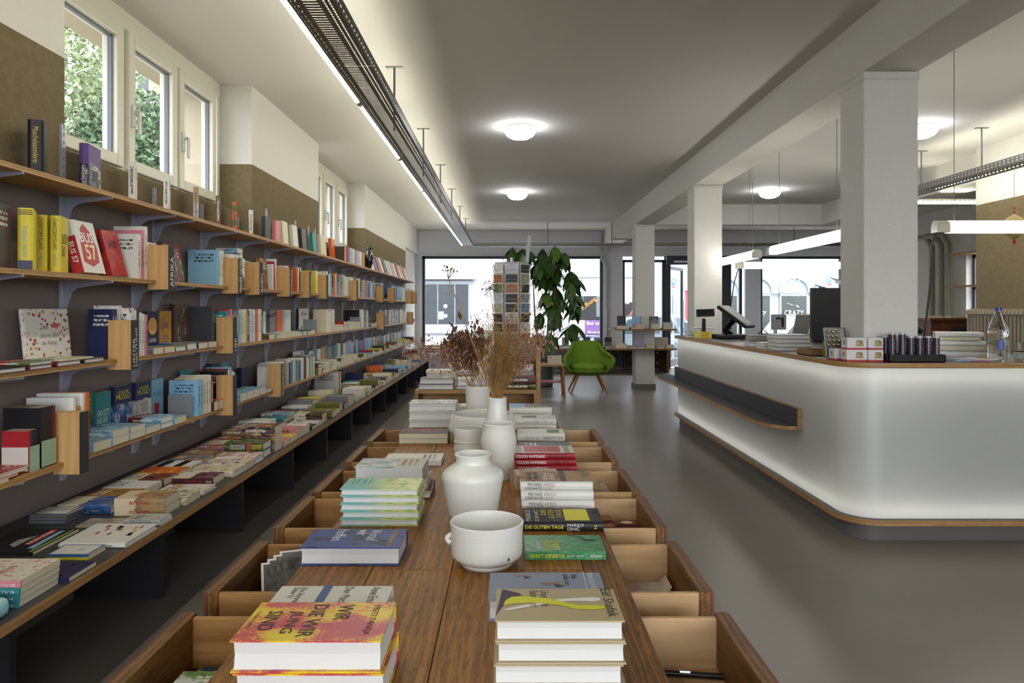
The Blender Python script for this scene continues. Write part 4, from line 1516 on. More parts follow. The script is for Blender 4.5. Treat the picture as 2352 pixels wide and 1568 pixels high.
g = thing('dried_grass_bunch', 'dense sheaf of straw-coloured dried grass in the slim vase', 'dried grass', (-.0426, 2.76, ZT + .02))
mb = MB()
for i in range(210):
    a = q.uniform(0, 2 * PI)
    r = .024 * math.sqrt(q.random())
    base = Vector((-.0426 + r * math.cos(a), 2.76 + r * math.sin(a), ZT + .03))
    sx_ = q.gauss(.035, .055)
    tip = Vector((-.0426 + sx_ + r * math.cos(a), 2.76 + q.gauss(0, .05), q.uniform(1.0, 1.19) - abs(sx_ - .03) * .4))
    neck = Vector((-.0426 + r * .9 * math.cos(a), 2.76 + r * .9 * math.sin(a), ZT + .235))
    pts = [base, neck] + stem_pts(neck, tip, (sx_ * -.12, 0, .01), 3)[1:]
    mb.tube(pts, [.0011, .001, .0009, .0008, .0005], 3, 0, False)
    for k in range(26):
        s = .35 + .65 * k / 26
        p = neck.lerp(tip, s) + Vector((q.gauss(0, .0035), q.gauss(0, .0035), 0))
        blade(mb, p, Vector((q.gauss(.1, .5), q.gauss(0, .5), 1)), q.uniform(.006, .012), .0016, 1)
o = mb.build('grass_stems', [m_straw, m_grain], g)
o['kind'] = 'stuff'
g['kind'] = 'stuff'
mb = MB()
for tx, tz, bn_ in ((.16, 1.215, .06), (.10, 1.20, .04), (.05, 1.24, .02), (-.085, 1.18, -.02), (-.12, 1.16, -.02)):
    neck = Vector((-.0426, 2.76, ZT + .235))
    tip = Vector((tx, 2.74, tz))
    pts = stem_pts(neck, tip, (-bn_, 0, .05), 10)
    mb.tube(pts, .001, 3, 0, False)
    for p in pts[5:]:
        for k in range(9):
            blade(mb, p + Vector((q.gauss(0, .006), q.gauss(0, .004), q.gauss(0, .008))), Vector((q.gauss(tx, .5), q.gauss(0, .4), .7)), .011, .002, 1)
mb.build('arching_grass', [m_straw, m_grain], g)['kind'] = 'stuff'

g = thing('dried_oat_bunch', 'brown dried oats with flat drooping seeds in the cylindrical vase', 'dried flowers', (-.152, 3.62, ZT + .02))
mb = MB()
neck0 = Vector((-.152, 3.62, ZT + .19))
for i in range(26):
    a = q.uniform(0, 6.28)
    base = Vector((-.152 + .03 * math.cos(a), 3.62 + .03 * math.sin(a), ZT + .03))
    neck = neck0 + Vector((.045 * math.cos(a), .045 * math.sin(a), 0))
    far = i < 12
    tip = Vector((q.uniform(-.52, -.26), 3.62 + q.uniform(-.12, .1), q.uniform(.96, 1.06))) if far else Vector((q.uniform(-.30, -.13), 3.62 + q.uniform(-.12, .1), q.uniform(.98, 1.14)))
    if i >= 20:
        tip = Vector((q.uniform(-.11, -.03), 3.6, q.uniform(.93, 1.0)))
    pts = stem_pts(neck, tip, (0, 0, .05), 8)
    mb.tube([base] + pts, .0013, 3, 0, False)
    if i >= 20:
        continue
    for p in pts[3:]:
        for k in range(7 if far else 12):
            pp = p + Vector((q.gauss(0, .024), q.gauss(0, .02), q.gauss(-.012, .022)))
            if not far and q.random() < .5:
                blade(mb, pp, Vector((q.gauss(0, .5), q.gauss(0, .5), q.choice((-1, 1)))), q.uniform(.03, .06), .014, 1, .1)
            else:
                blade(mb, pp, Vector((q.gauss(-.2, .3), q.gauss(0, .3), -1)), q.uniform(.014, .024), .0055, 2 if far else 1)
mb.build('oat_stems', [m_straw, m_oat, m_oat2], g)['kind'] = 'stuff'
g['kind'] = 'stuff'
g = thing('dried_oat_bunch', 'pinkish drooping oats beside the dried grass sheaf', 'dried flowers', (.0, 2.76, ZT + .2))
mb = MB()
for i in range(10):
    neck = Vector((-.035, 2.76, ZT + .24))
    tip = Vector((q.uniform(.08, .145), 2.78 + q.uniform(-.04, .04), q.uniform(1.03, 1.13)))
    pts = stem_pts(neck, tip, (0, 0, .05), 8)
    mb.tube(pts, .0009, 3, 0, False)
    for p in pts[4:]:
        for k in range(6):
            blade(mb, p + Vector((q.gauss(.01, .014), q.gauss(0, .014), q.gauss(-.02, .025))), Vector((q.gauss(0, .25), q.gauss(0, .25), -1)), q.uniform(.012, .02), .0045, 1)
mb.build('oat_stems', [m_straw, m_oat2], g)['kind'] = 'stuff'
g['kind'] = 'stuff'

neck = Vector((-.05, 2.755, ZT + .22))
t = thing('dried_umbel_stalk', 'long dry umbel stalk leaning out over the shelves side', 'dried flower', neck)
tip = P(1030, 640, 2.75)
MB().tube(stem_pts(neck, tip, (0, 0, 0), 4), [.0025, .0025, .002, .002, .0018], 6).build('stalk', m_straw, t)
mb = MB()
for i in range(17):
    d = Vector((q.gauss(-.1, .45), q.gauss(0, .45), 1)).normalized() * q.uniform(.025, .045)
    mb.tube([tip, tip + d], .0006, 3)
    mb.tube([tip + d, tip + d * 1.12, tip + d * 1.28], [.0008, .0028, .0006], 5, 0)
mb.build('umbel', m_oat, t)
t = thing('dried_allium', 'round dry allium ball on a thin stalk', 'dried flower', (-.04, 2.80, ZT + .22))
c = P(1125, 662, 2.80)
MB().tube(stem_pts((-.04, 2.80, ZT + .22), c, (.01, 0, 0), 4), .0014, 5).build('stalk', m_straw, t)
mb = MB()
for i in range(90):
    d = Vector((q.gauss(0, 1), q.gauss(0, 1), q.gauss(0, 1))).normalized() * .03
    mb.tube([c, c + d], .0004, 3, 0, False)
    mb.tube([c + d, c + d * 1.1], [.0019, .0016], 4)
mb.build('seed_ball', m_oat, t)
t = thing('dried_umbel_stalk', 'greenish dry umbel stalk slanting in front of the postcard rack', 'dried flower', (-.03, 2.77, ZT + .22))
tip = P(1200, 658, 2.8)
MB().tube(stem_pts((-.03, 2.77, ZT + .22), tip, (-.02, 0, 0), 4), .0018, 6).build('stalk', m_straw, t)
mb = MB()
for i in range(24):
    d = Vector((q.gauss(.3, .4), q.gauss(0, .4), q.gauss(.7, .5))).normalized() * q.uniform(.02, .04)
    mb.tube([tip, tip + d], .0005, 3)
    mb.tube([tip + d, tip + d * 1.15], [.0022, .001], 4)
mb.build('umbel', mat('olive_seed', '8a8a5a', .8), t)

# ---------------------------------------------------------------- shelf dividers with hand-lettered black faces
m_blk = mat('black_divider_face', '26272b', .7)
m_div = wood('divider_ply', 'c9a06a', 'b98f58', 2, 3., .5)
m_chalk = mat('chalk_white', 'dcdcd8', .8)


def divider(k, y, text, label, x1=-1.545, ht=.165, w_=.097, th=.052, zlow=.043):
    zs = SH[k]
    t = thing('shelf_divider', label, 'shelf divider', (x1, y, zs - zlow), 'plywood shelf dividers')
    x0 = x1 - w_
    mb = MB()
    e = .0004
    mb.box(x0, x1 - .004, y, y + th, zs + e, zs + ht - .01)
    mb.box(x0, x1 - .004, y, y + th, zs - zlow, zs - .0184)
    mb.box(XS + e, x1 - .004, y, y + th, zs - .0184, zs + e)
    mb.build('block', m_div, t)
    MB().box(x1 - .004, x1, y, y + th, zs - zlow, zs + ht - .01).build('black_face', m_blk, t)
    if text:
        lines = text.split('\n')
        for j, ln in enumerate(lines):
            hh = (th - .012) / len(lines)
            L = min(ht + zlow - .03, .021 * len(ln) + .012)
            # reads from below upwards: text direction +Z, letters facing the aisle
            M4 = frame((0, 0, 1), (0, -1, 0), (1, 0, 0), Vector((x1 + .0006, y + .006 + hh * (j + 1) - .002, zs - zlow + .012)) - t.location)
            lettering(ln, L, hh * .8, M4, m_chalk, t, bold=.004)
    return t


for y, tx in ((3.33, 'AFRIKA'), (4.19, 'NAHER OSTEN'), (4.55, 'ASIEN'), (5.18, 'OSTEUROPA'), (5.69, 'SÜDAMERIKA'), (6.22, ''), (7.46, ''), (9.04, ''), (9.9, ''), (11.6, ''), (12.25, '')):
    lab = 'plywood divider lettered %s on the second wall shelf' % tx if tx else 'unlettered plywood divider on the second wall shelf, %s unlettered one counting from the camera' % ordinal([6.22, 7.46, 9.04, 9.9, 11.6, 12.25].index(y))
    divider(2, y, tx, lab, ht=.17)
for y, tx in ((3.0, 'UNTER\nHALTUNG'), (4.11, 'USA'), (9.08, ''), (11.8, '')):
    lab = 'plywood divider lettered %s on the third wall shelf' % tx.replace('\n', '') if tx else 'unlettered plywood divider on the third wall shelf, %s' % ('before the street window' if y > 10 else 'beside the dark red book')
    divider(3, y, tx, lab, ht=.17)
for y, tx in ((2.64, ''), (4.11, ''), (4.98, 'BIOGRAPHIEN')):
    lab = 'plywood divider lettered %s on the lowest wall shelf' % tx if tx else 'black-faced plywood divider on the lowest wall shelf %s' % ('beside the banded notebooks' if y < 3 else 'beside the cream paperbacks')
    divider(4, y, tx, lab, ht=.19)

# ---------------------------------------------------------------- books on the wall shelves
NAMES = {1: 'top', 2: 'second', 3: 'third', 4: 'lowest', 0: 'bench'}
FARY = 5.0
CNT = {}
FAR = MB()
FARM = []
for i, cn in enumerate(['white', 'cream', 'pale grey', 'grey', 'charcoal', 'red', 'dark red', 'orange', 'ochre', 'yellow', 'olive', 'dark green', 'teal', 'light blue', 'blue', 'navy', 'lilac', 'tan', 'pink', 'white', 'cream']):
    FARM.append((cn, cover_mat(cn, None, (0, 1, 0, 2, 3)[i % 5], i)))
FAR_PAGE = len(FARM)
FARI = {cn: i for i, (cn, _) in enumerate(FARM)}


def far_book(M4, w, h, t, off, col):
    i = FARI.get(col, 1)
    o = off
    for (a, b, c, d, e, f_, m) in ((0, w, 0, h, 0, .0015, i), (0, w, 0, h, t - .0015, t, i), (0, .0015, 0, h, .0015, t - .0015, i), (.0015, w - .002, .002, h - .002, .0015, t - .0015, FAR_PAGE)):
        FAR.box(a - o.x, b - o.x, c - o.y, d - o.y, e - o.z, f_ - o.z, m, T=M4)


def mk(label_core, shelf, kind, w, h, t, pos, pose, col, style=0, hard=False, lean=0., yaw=0., acc=None, seed=None, group=None, keep=False):
    """a shelf book; beyond FARY it joins the distant ones"""
    if pos[1] > (FARY if shelf else 5.5) and not keep:
        u, v, n = (Vector(a) for a in POSE[pose])
        if lean:
            Rm = Matrix.Rotation(lean, 3, u)
            v, n = Rm @ v, Rm @ n
        far_book(frame(u, v, n, pos), w, h, t, Vector((w / 2, h / 2, 0)) if pose in ('fl', 'fr') else Vector((w / 2, 0, t / 2)), col if col in FARI else 'cream')
        return None
    key = (shelf, kind)
    i = CNT.get(key, 0)
    CNT[key] = i + 1
    where = 'the %s wall shelf' % NAMES[shelf] if shelf else 'the low bench'
    label = '%s book %s %s, %s %s' % (col if col in PAL else label_core, {'up': 'spine-out on', 'face': 'displayed face-out on', 'flat': 'lying flat on', 'rowa': 'in the wall-side row of', 'rowb': 'in the aisle-side row of'}[kind], where, ordinal(i), 'counting from the camera')
    return book(label, w, h, t, pos, pose, cover_mat(col, acc, style, seed if seed is not None else R.randrange(3)) if style != 6 else plain(col), hard, group or 'books on the wall shelves' if shelf else 'books on the low bench',
                lean, yaw, single=pos[1] > 5.2)


def up(k, y, t, col, h=.19, w=.12, x=None, style=0, hard=False, **kw):
    x = XS - .012 if x is None else x
    return mk('', k, 'up', w, h, t, (x - w / 2, y + t / 2, SH[k] + .0005), 'up', col, style, hard, **kw)


def face(k, y, w, h, t, col, x=-1.76, lean=-.12, style=1, hard=False, **kw):
    c, s = math.cos(lean), math.sin(-lean)
    yw = kw.get('yaw', 0.)
    return mk('', k, 'face', w, h, t, (x + t / 2 + w / 2 * math.sin(yw) * .0, y + w / 2 * math.cos(yw), SH[k] + .0006 + t / 2 * s), 'face', col, style, hard, lean, **kw)


def flat(k, y, w, h, t, col, z=0., x=None, style=1, hard=False, **kw):
    x = XS + .006 if x is None else x
    if k:
        h = min(h, .15)
    zz = (SH[k] if k else ZB) + .0006 + z
    return mk('', k, kw.pop('kind', 'flat'), w, h, t, (x - h / 2, y + w / 2, zz), 'fr', col, style, hard, **kw)


def run_up(k, y0, y1, cols=None, h=(.175, .205), t=(.010, .026), w=(.115, .128)):
    y = y0
    cols = cols or ['white', 'cream', 'white', 'pale grey', 'light blue', 'grey', 'orange', 'dark red', 'teal', 'ochre', 'white', 'cream', 'navy', 'lilac', 'yellow']
    i = 0
    while True:
        tt = R.uniform(*t)
        if y + tt > y1:
            break
        cn = cols[i % len(cols)] if i < len(cols) else R.choice(cols)
        up(k, y, tt, cn, R.uniform(*h), R.uniform(*w), XS - R.uniform(.008, .02), R.choice((0, 0, 0, 3)))
        y += tt + .0006
        i += 1


def run_flat(k, y0, y1, n=(1, 2), cols=None, t=(.016, .034), w=(.115, .135), h=(.18, .2), x=None):
    y = y0
    cols = cols or ['white', 'cream', 'red', 'grey', 'black', 'teal', 'blue', 'orange', 'cream', 'dark green', 'yellow', 'pale grey', 'navy', 'tan']
    while True:
        ww = R.uniform(*w)
        if y + ww > y1:
            break
        z = 0
        cn = R.choice(cols)
        xx = None if x is None else x - R.uniform(0, .02)
        for j in range(R.randint(*n)):
            tt = R.uniform(*t)
            flat(k, y, ww, min(R.uniform(*h), .185 if k else .21), tt, cn, z, xx, R.choice((0, 1, 2, 5, 1)), R.random() < .3)
            z += tt + .0006
            if R.random() < .4:
                cn = R.choice(cols)
        y += ww + R.uniform(.004, .016)


def run_face(k, y0, y1, cols=None, w=(.11, .135), h=(.18, .21), lean=-.1, gap=(.004, .02), x=-1.778):
    y = y0
    cols = cols or list(PAL)
    i = 0
    while True:
        ww = R.uniform(*w)
        if y + ww > y1:
            break
        cn = cols[i % len(cols)]
        face(k, y, ww, R.uniform(*h), R.uniform(.014, .022), cn, x, 0., R.choice((1, 1, 2, 5, 0)), R.random() < .4)
        y += ww + R.uniform(*gap)
        i += 1


# --- top shelf
b = face(1, 2.64, .14, .21, .05, 'black', -1.765, 0., 6, True, yaw=.5)
on_spine(b, 'Muschelsammlerin', .12, .62, .38, inkg)
b = face(1, 2.985, .135, .205, .036, 'purple', -1.765, 0., 11, True, acc='navy', yaw=.18)
on_spine(b, 'CAT JORDAN', .45, .4, .4, inkw)
on_cover(b, 'Liebe', .2, .5, .6, .14, inkw)
for px, cn, ht, st in ((275, 'white', .20, 0), (357, 'white', .20, 2), (427, 'tan', .2, 1), (480, 'brown', .20, 2), (519, 'orange', .2, 3), (558, 'white', .19, 0), (595, 'charcoal', .19, 2), (619, 'pink', .19, 0)):
    y = 1.775 * F / (VX - px)
    b = face(1, y, .115, ht, .026, cn, -1.755, 0., st, False, yaw=.38)
    if px == 275:
        on_spine(b, 'Meister und\nMargarita', .12, .6, .7, inkb)
for px, cn, st in ((650, 'cream', 1), (673, 'white', 1), (694, 'charcoal', 2), (719, 'teal', 1), (737, 'green', 2), (762, 'blue', 3)):
    face(1, 1.73 * F / (VX - px), .135 if px != 737 else .2, .205 if px < 730 else .22, .028, cn, -1.75, -.08, st, True)
# wire-patterned gift box, bird figure
y = 7.31
t = thing('gift_box', 'checked card box with white sides on the top wall shelf', 'box', (-1.7, y, SH[1]))
mg = NT('checked_card')
ch = mg.n('TexBrick')
ch.inputs['Scale'].default_value = 60
ch.inputs['Color1'].default_value = lin('b09a78')
ch.inputs['Color2'].default_value = lin('b8a27e')
ch.inputs['Mortar'].default_value = lin('3c342a')
ch.offset = 0
ch.inputs['Row Height'].default_value = .5
mg.l(mg.coord('Object'), ch.inputs[0])
mg.l(ch.outputs[0], mg.b.inputs['Base Color'])
MB().box(-1.78, -1.64, y, y + .07, SH[1] + .0005, SH[1] + .155).build('box_body', mg.m, t)
MB().box(-1.782, -1.638, y + .07, y + .075, SH[1] + .0005, SH[1] + .15).build('box_side', mat('jacket_white', 'd9d5cd', .4), t)
for cn, px in (('red', 800), ('light blue', 806), ('cream', 812), ('lime', 821), ('white', 829), ('ochre', 835)):
    yy = 1.63 * F / (VX - px)
    far_book(frame((-1, 0, 0), (0, 0, 1), (0, 1, 0), (-1.69, yy, SH[1] + .0006)), .12, .16, .10, Vector((.06, 0, .05)), cn if cn in FARI else 'yellow')
y = 1.70 * F / (VX - 848)
t = thing('bird_figure', 'glossy black wooden bird figure standing on the top wall shelf', 'figurine', (-1.70, y, SH[1]))
MB().lathe(sm([(.012, .0005), (.02, .02), (.045, .09), (.05, .14), (.04, .2), (.026, .235), (.024, .25), (.027, .265), (.02, .285), (.002, .292)]), (-1.70, y, SH[1]), 20).build('bird_body', mat('glossy_black', '15161c', .15, coat=.5), t, 60)
MB().tube([(-1.68, y - .01, SH[1] + .268), (-1.635, y - .02, SH[1] + .262)], [.009, .001], 8).build('beak', mat('glossy_black', '15161c', .15), t)
for i, cn in enumerate(['cream', 'white', 'red', 'cream', 'charcoal', 'pale grey', 'cream', 'yellow', 'white', 'red', 'cream', 'pale grey', 'orange', 'white', 'pale grey']):
    face(1, 9.0 + i * .235, .17, .215, .03, cn, -1.70, -.3, 1)

# --- second shelf
b = face(2, 2.34, .135, .215, .035, 'charcoal', -1.70, 0., 2, True, acc='dark red', yaw=.3)
b = face(2, 2.515, .13, .215, .046, 'yellow', -1.715, 0., 6, True, yaw=.5)
on_spine(b, 'Freiheit wächst', .3, .5, .42, mat('ink_steel', '8a9aa8', .5))
cover_patch(b, [(0, .05), (.16, .05), (.16, .95), (0, .95)], mat('ink_navy', '262a52', .5), 'spine_panel', spine=True)
for s in (.9, .93, .96):
    cover_patch(b, [(s - .006, .05), (s + .006, .05), (s + .006, .95), (s - .006, .95)], inkb, 'spine_stripe', spine=True)
for j, xx in enumerate((-1.748, -1.709)):
    b = face(2, 2.70 + j * .02, .10, .215, .036, 'yellow', xx - .01, 0., 12, True, acc='d8c65a', yaw=.3)
    on_spine(b, 'CAINSTORM ISLAND', .05, .55, .36, inkb)
    on_spine(b, 'MARIE GOLIEN', .66, .22, .3, mat('ink_steel', '8a9aa8', .5))
    if j:
        on_cover(b, 'CAINSTORM\nISLAND', .1, .3, .8, .4, inkb)
b = face(2, 2.86, .145, .215, .045, 'white', -1.70, -.26, 6, True, acc='red')
cover_patch(b, [(.1, .2), (.15, .55), (.3, .85), (.5, .95), (.75, .80), (.9, .5), (.85, .22), (.5, .12)], inkr)
cover_patch(b, [(0, 0), (.7, 0), (.7, 1), (0, 1)], inkr, 'spine_panel', spine=True)
on_cover(b, 'BUS', .2, .58, .6, .2, inkw, bold=.02)
on_cover(b, '57', .3, .25, .5, .3, mat('ink_cream', 'e6dca0', .5), bold=.02)
on_spine(b, 'BUS 57', .4, .4, .5, inkw, bold=.02)
b = face(2, 3.07, .125, .20, .034, 'red', -1.695, -.26, 12, False, acc='b8442c')
on_cover(b, 'SADIE', .25, .62, .5, .16, inkb, bold=.01)
on_spine(b, 'SADIE', .1, .4, .5, inkb, bold=.02)
for j, cn in enumerate(('white', 'pink', 'white')):
    up(2, 3.235 + .03 * j, .028, cn, .20 + .02 * j, .14, -1.64)
face(2, 3.47, .12, .19, .02, 'cream', -1.70, -.27, 4, acc='ochre')
face(2, 3.66, .13, .2, .025, 'charcoal', -1.705, -.27, 5, acc='dark red')
face(2, 3.80, .13, .21, .02, 'red', -1.76, -.15, 1)
for j, cn in enumerate(('light blue', 'white', 'cream')):
    up(2, 4.10 + .029 * j, .027, cn, .20, .165, -1.63, 0, True)
for j, cn in enumerate(('white', 'cream', 'pale grey', 'white')):
    up(2, 4.26 + .03 * j, .028, cn, .19, .12)
for j, cn in enumerate(('teal', 'cream', 'white')):
    up(2, 4.42 + .03 * j, .029, cn, .185 + .01 * j, .13, -1.64)
flat(2, 4.42, .09, .13, .03, 'white', .2065, -1.64)
face(2, 4.64, .12, .2, .02, 'cream', -1.68, -.3, 2, acc='light blue')
face(2, 4.78, .13, .19, .02, 'light blue', -1.70, -.3, 1)
face(2, 4.92, .13, .21, .04, 'brown', -1.70, -.05, 2, True, acc='ochre')
for j, cn in enumerate(('white', 'red', 'white')):
    up(2, 5.08 + .03 * j, .028, cn, .18 + .02 * j, .14, -1.64)
for j, cn in enumerate(('dark red', 'lime', 'lime', 'pink')):
    up(2, 5.26 + .032 * j, .03, cn, .17 + .006 * j, .12)
for j, cn in enumerate(('orange', 'white', 'charcoal')):
    up(2, 5.58 + .032 * j, .03, cn, .185, .12)
face(2, 5.78, .13, .2, .03, 'green', -1.70, -.02, 1, acc='orange')
for j, cn in enumerate(('yellow', 'white')):
    up(2, 6.12 + .045 * j, .04, cn, .19, .13)
run_up(2, 6.30, 7.42, ['white', 'lilac', 'orange', 'cream', 'white', 'tan', 'pale grey', 'white', 'red', 'cream', 'light blue', 'teal', 'white', 'cream', 'grey'], t=(.018, .036))
run_up(2, 7.55, 8.9, t=(.015, .03))
run_up(2, 9.3, 9.5, t=(.02, .03))
run_up(2, 10.05, 11.5, ['white', 'light blue', 'white', 'pale grey', 'charcoal', 'cream', 'white'], t=(.015, .03))
run_up(2, 11.7, 12.2, t=(.02, .03))
run_up(2, 12.35, 12.6)

# --- third shelf
b = face(3, 2.66, .265, .205, .018, 'white', -1.765, -.1, 14, True, acc='ochre')
cover_patch(b, [(.24, .62), (.32, .72), (.45, .66), (.58, .74), (.72, .66), (.78, .5), (.72, .32), (.55, .16), (.45, .12), (.3, .24), (.22, .42)], mat('jacket_white', 'd9d5cd', .4), lift=.0004)
on_cover(b, 'Zwei', .32, .62, .2, .11, inkb, shear=.2)
on_cover(b, 'sind von allem', .32, .46, .42, .10, inkb, shear=.2)
on_cover(b, 'der Anfang', .34, .30, .34, .11, inkb, shear=.2)
for cx, s in ((.62, .05), (.70, .07)):
    cover_patch(b, [(cx, .68 - s), (cx + s, .68), (cx + s * .9, .68 + s * .7), (cx + s * .4, .68 + s * .8), (cx, .68 + s * .4), (cx - s * .4, .68 + s * .8), (cx - s * .9, .68 + s * .7), (cx - s, .68)], mat('heart_red', 'c9504e', .5), 'heart', .0007)
flat(3, 2.14, .12, .16, .022, 'black', 0, None, 6)
flat(3, 2.28, .15, .19, .016, 'black', 0, None, 0, True)
flat(3, 2.44, .13, .13, .014, 'dark red', 0, None, 0, True)
flat(3, 2.44, .13, .13, .014, 'red', .0146, None, 1, True)
flat(3, 2.59, .15, .17, .017, 'dark red', 0, None, 0, True)
flat(3, 2.62, .2, .18, .006, 'cream', .0176, None, 4, acc='green')
flat(3, 2.76, .14, .17, .016, 'white', 0, -1.60, 1, True)
for j, cn in enumerate(('navy', 'navy', 'white', 'white')):
    up(3, 3.056 + .019 * j, .018, cn, .205 + .015 * (j > 1), .10, -1.655, 4 if j > 1 else 0, acc='lilac')
for j, (cn, tt, hh) in enumerate((('white', .022, .21), ('white', .02, .2), ('black', .018, .19), ('white', .02, .19), ('white', .02, .185), ('pink', .022, .18))):
    up(3, 3.135 + .0235 * j, tt, cn, hh, .13, style=4 if j == 0 else 0, acc='pink' if j == 0 else None)
b = face(3, 3.55, .125, .195, .02, 'navy', -1.778, 0., 6)
cover_patch(b, ell(.5, .62, .36, .22), mat('ink_apricot', 'e0a85a', .5))
on_cover(b, 'LIEBE', .2, .22, .6, .09, inkw)
b = face(3, 3.69, .125, .195, .02, 'ochre', -1.778, 0., 6)
on_cover(b, 'EIN\nSOMMER\nIN\nCORONA\nDEL MAR', .15, .1, .6, .75, mat('ink_blue', '2d4a8c', .5))
b = face(3, 3.86, .15, .235, .03, 'brown', -1.778, 0., 15, True, acc='charcoal')
on_cover(b, 'Walter Moers', .25, .6, .5, .05, inkg)
run_list = (('cream', .03, .10), ('cream', .028, .11), ('navy', .026, .12), ('blue', .034, .125), ('light blue', .03, .12), ('teal', .03, .11))
y = 3.29
for cn, tt, ww in run_list:
    flat(3, y, ww, .18, tt, cn, 0, None, 1, cn in ('navy', 'blue'))
    y += ww + .006
b = up(3, 4.02, .03, 'charcoal', .22, .17, -1.63, 6, True)
cols = ['teal', 'red', 'pink', 'charcoal', 'grey', 'brown', 'light blue', 'pale grey', 'cream', 'cream', 'yellow', 'blue', 'dark red', 'white', 'light blue', 'white', 'orange', 'orange', 'white', 'cream', 'black']
y = 4.185
for i, cn in enumerate(cols):
    tt = R.uniform(.024, .036)
    up(3, y, tt, cn, .205 if i % 4 else .195, .13, style=0)
    y += tt + .0006
face(3, 4.98, .13, .205, .025, 'charcoal', -1.778, 0., 2, acc='white')
face(3, 5.15, .12, .19, .03, 'white', -1.778, 0., 3, acc='orange')
face(3, 5.36, .13, .2, .03, 'grey', -1.778, 0., 3, acc='lime')
face(3, 5.52, .13, .2, .03, 'orange', -1.778, 0., 2, acc='black')
face(3, 5.70, .14, .2, .04, 'white', -1.778, 0., 2, acc='pink')
face(3, 5.90, .13, .18, .03, 'charcoal', -1.778, 0., 4, acc='green')
b = face(3, 6.18, .24, .21, .02, 'white', -1.778, 0., 6, True, keep=True)
on_cover(b, 'Der Kleine Prinz', .12, .72, .76, .13, inkb, shear=.15)
cover_patch(b, [(.05, .05), (.2, .05), (.2, .3), (.05, .3)], mat('ink_blue', '2d4a8c', .5))
run_up(3, 6.5, 6.8, ['cream', 'yellow', 'white', 'pale grey', 'white'])
run_flat(3, 4.93, 6.16, (1, 1), ['dark red', 'cream', 'teal', 'light blue', 'yellow', 'black', 'cream', 'white'], t=(.028, .04), x=-1.600)
run_flat(3, 6.84, 8.0, (2, 3), ['red', 'cream', 'black', 'white'])
run_up(3, 8.05, 8.45, ['white', 'pale grey', 'white', 'dark green', 'cream'], w=(.14, .16))
run_face(3, 8.5, 9.0, ['grey', 'charcoal', 'dark red'])
run_flat(3, 8.5, 9.0, (1, 2))
run_up(3, 9.2, 9.6, ['dark red', 'dark red', 'white'], t=(.03, .06), w=(.15, .17))
run_up(3, 9.7, 11.6, ['black', 'grey', 'white', 'cream', 'dark red', 'white', 'blue'], t=(.015, .03))
run_flat(3, 11.9, 12.6, (1, 2))
run_face(3, 11.9, 12.5, ['ochre', 'navy', 'white'])

# --- lowest shelf: notebooks, novels
for j, cn in enumerate(('white', 'red', 'white', 'red')):
    flat(4, 2.16 + .05 * j, .20, .175, .006, cn, .0066 * j, -1.612 - .004 * j, 4 if j == 3 else 0, acc='cream')
m_band = mat('green_paper_band', '9db29a', .6)
for j, cn in enumerate(('red', 'navy', 'black', 'black')):
    tt = .013
    b = up(4, 2.475 + .0136 * j, tt, cn, .14, .09, -1.625, 6)
    cover_patch(b, [(.0, 0), (.62, 0), (.62, 1), (.0, 1)], m_band, 'paper_band', spine=True)
    if j == 0:
        MB_b = bpy.data.objects.new('paper_band', MB().add([(-.045, .004, -tt / 2 - .0004), (.045, .004, -tt / 2 - .0004), (.045, .085, -tt / 2 - .0004), (-.045, .085, -tt / 2 - .0004)], [(0, 1, 2, 3)]).mesh('paper_band', [mat('paper_label', 'cfc6ba', .6)]))
        COL.objects.link(MB_b)
        MB_b.parent = b[0]
for j, cn in enumerate(('black', 'black', 'black', 'black', 'dark red')):
    b = up(4, 2.535 + .0166 * j, .016, cn, .21, .13, -1.622, 6)
    cover_patch(b, [(.02, 0), (.45, 0), (.45, 1), (.02, 1)], m_band, 'paper_band', spine=True)
for j, (cn, hh, ww) in enumerate((('white', .225, .165), ('ochre', .19, .12), ('white', .235, .165), ('orange', .235, .165))):
    up(4, 2.70 + .029 * j, .027, cn, hh, ww, -1.612, 6, j != 1)
face(4, 2.98, .12, .2, .018, 'green', -1.778, 0., 1)
b = face(4, 3.11, .12, .195, .022, 'teal', -1.778, 0., 6)
on_cover(b, 'UND JETZT\nLASS UNS\nTANZEN', .1, .15, .8, .45, inkw)
for j in range(2):
    b = face(4, 3.26 + j * .185, .15, .205, .022, 'navy', -1.778, 0., 11, acc=('blue', 'pale grey')[j])
    on_cover(b, 'GUILLAUME', .2, .83, .6, .07, inky)
    on_cover(b, 'MUSSO', .1, .70, .8, .12, inky)
b = face(4, 3.63, .13, .2, .02, 'light blue', -1.795, 0., 6)
cover_patch(b, [(.3, .1), (.62, .1), (.66, .4), (.26, .4)], inkr)
on_cover(b, 'Brooklyn', .15, .55, .7, .14, mat('ink_blue', '2d4a8c', .5), shear=.3)
y = 2.815
for cn, tt, n_ in (('navy', .036, 1), ('blue', .03, 2), ('light blue', .026, 2), ('light blue', .03, 1), ('dark red', .026, 2), ('cream', .03, 1)):
    for j in range(n_):
        flat(4, y, .13, .185, tt, cn, j * (tt + .0006), None, 1, cn == 'dark red', acc='light blue')
    y += .137
t = thing('bookend', 'grey sheet-metal bookend in front of the cream paperbacks, lowest shelf', 'bookend', (-1.66, 3.72, SH[4]), 'grey bookends')
MB().box(-1.73, -1.61, 3.715, 3.717, SH[4] + .0003, SH[4] + .12).box(-1.73, -1.61, 3.717, 3.74, SH[4] + .0003, SH[4] + .0013).build('plate', mat('bookend_grey', '8c8f96', .4, .4), t)
for j, (cn, hh) in enumerate((('light blue', .185), ('light blue', .185), ('cream', .19), ('cream', .195), ('white', .2), ('dark red', .19))):
    up(4, 3.78 + .0335 * j, .032, cn, hh, .15, -1.605, 0)
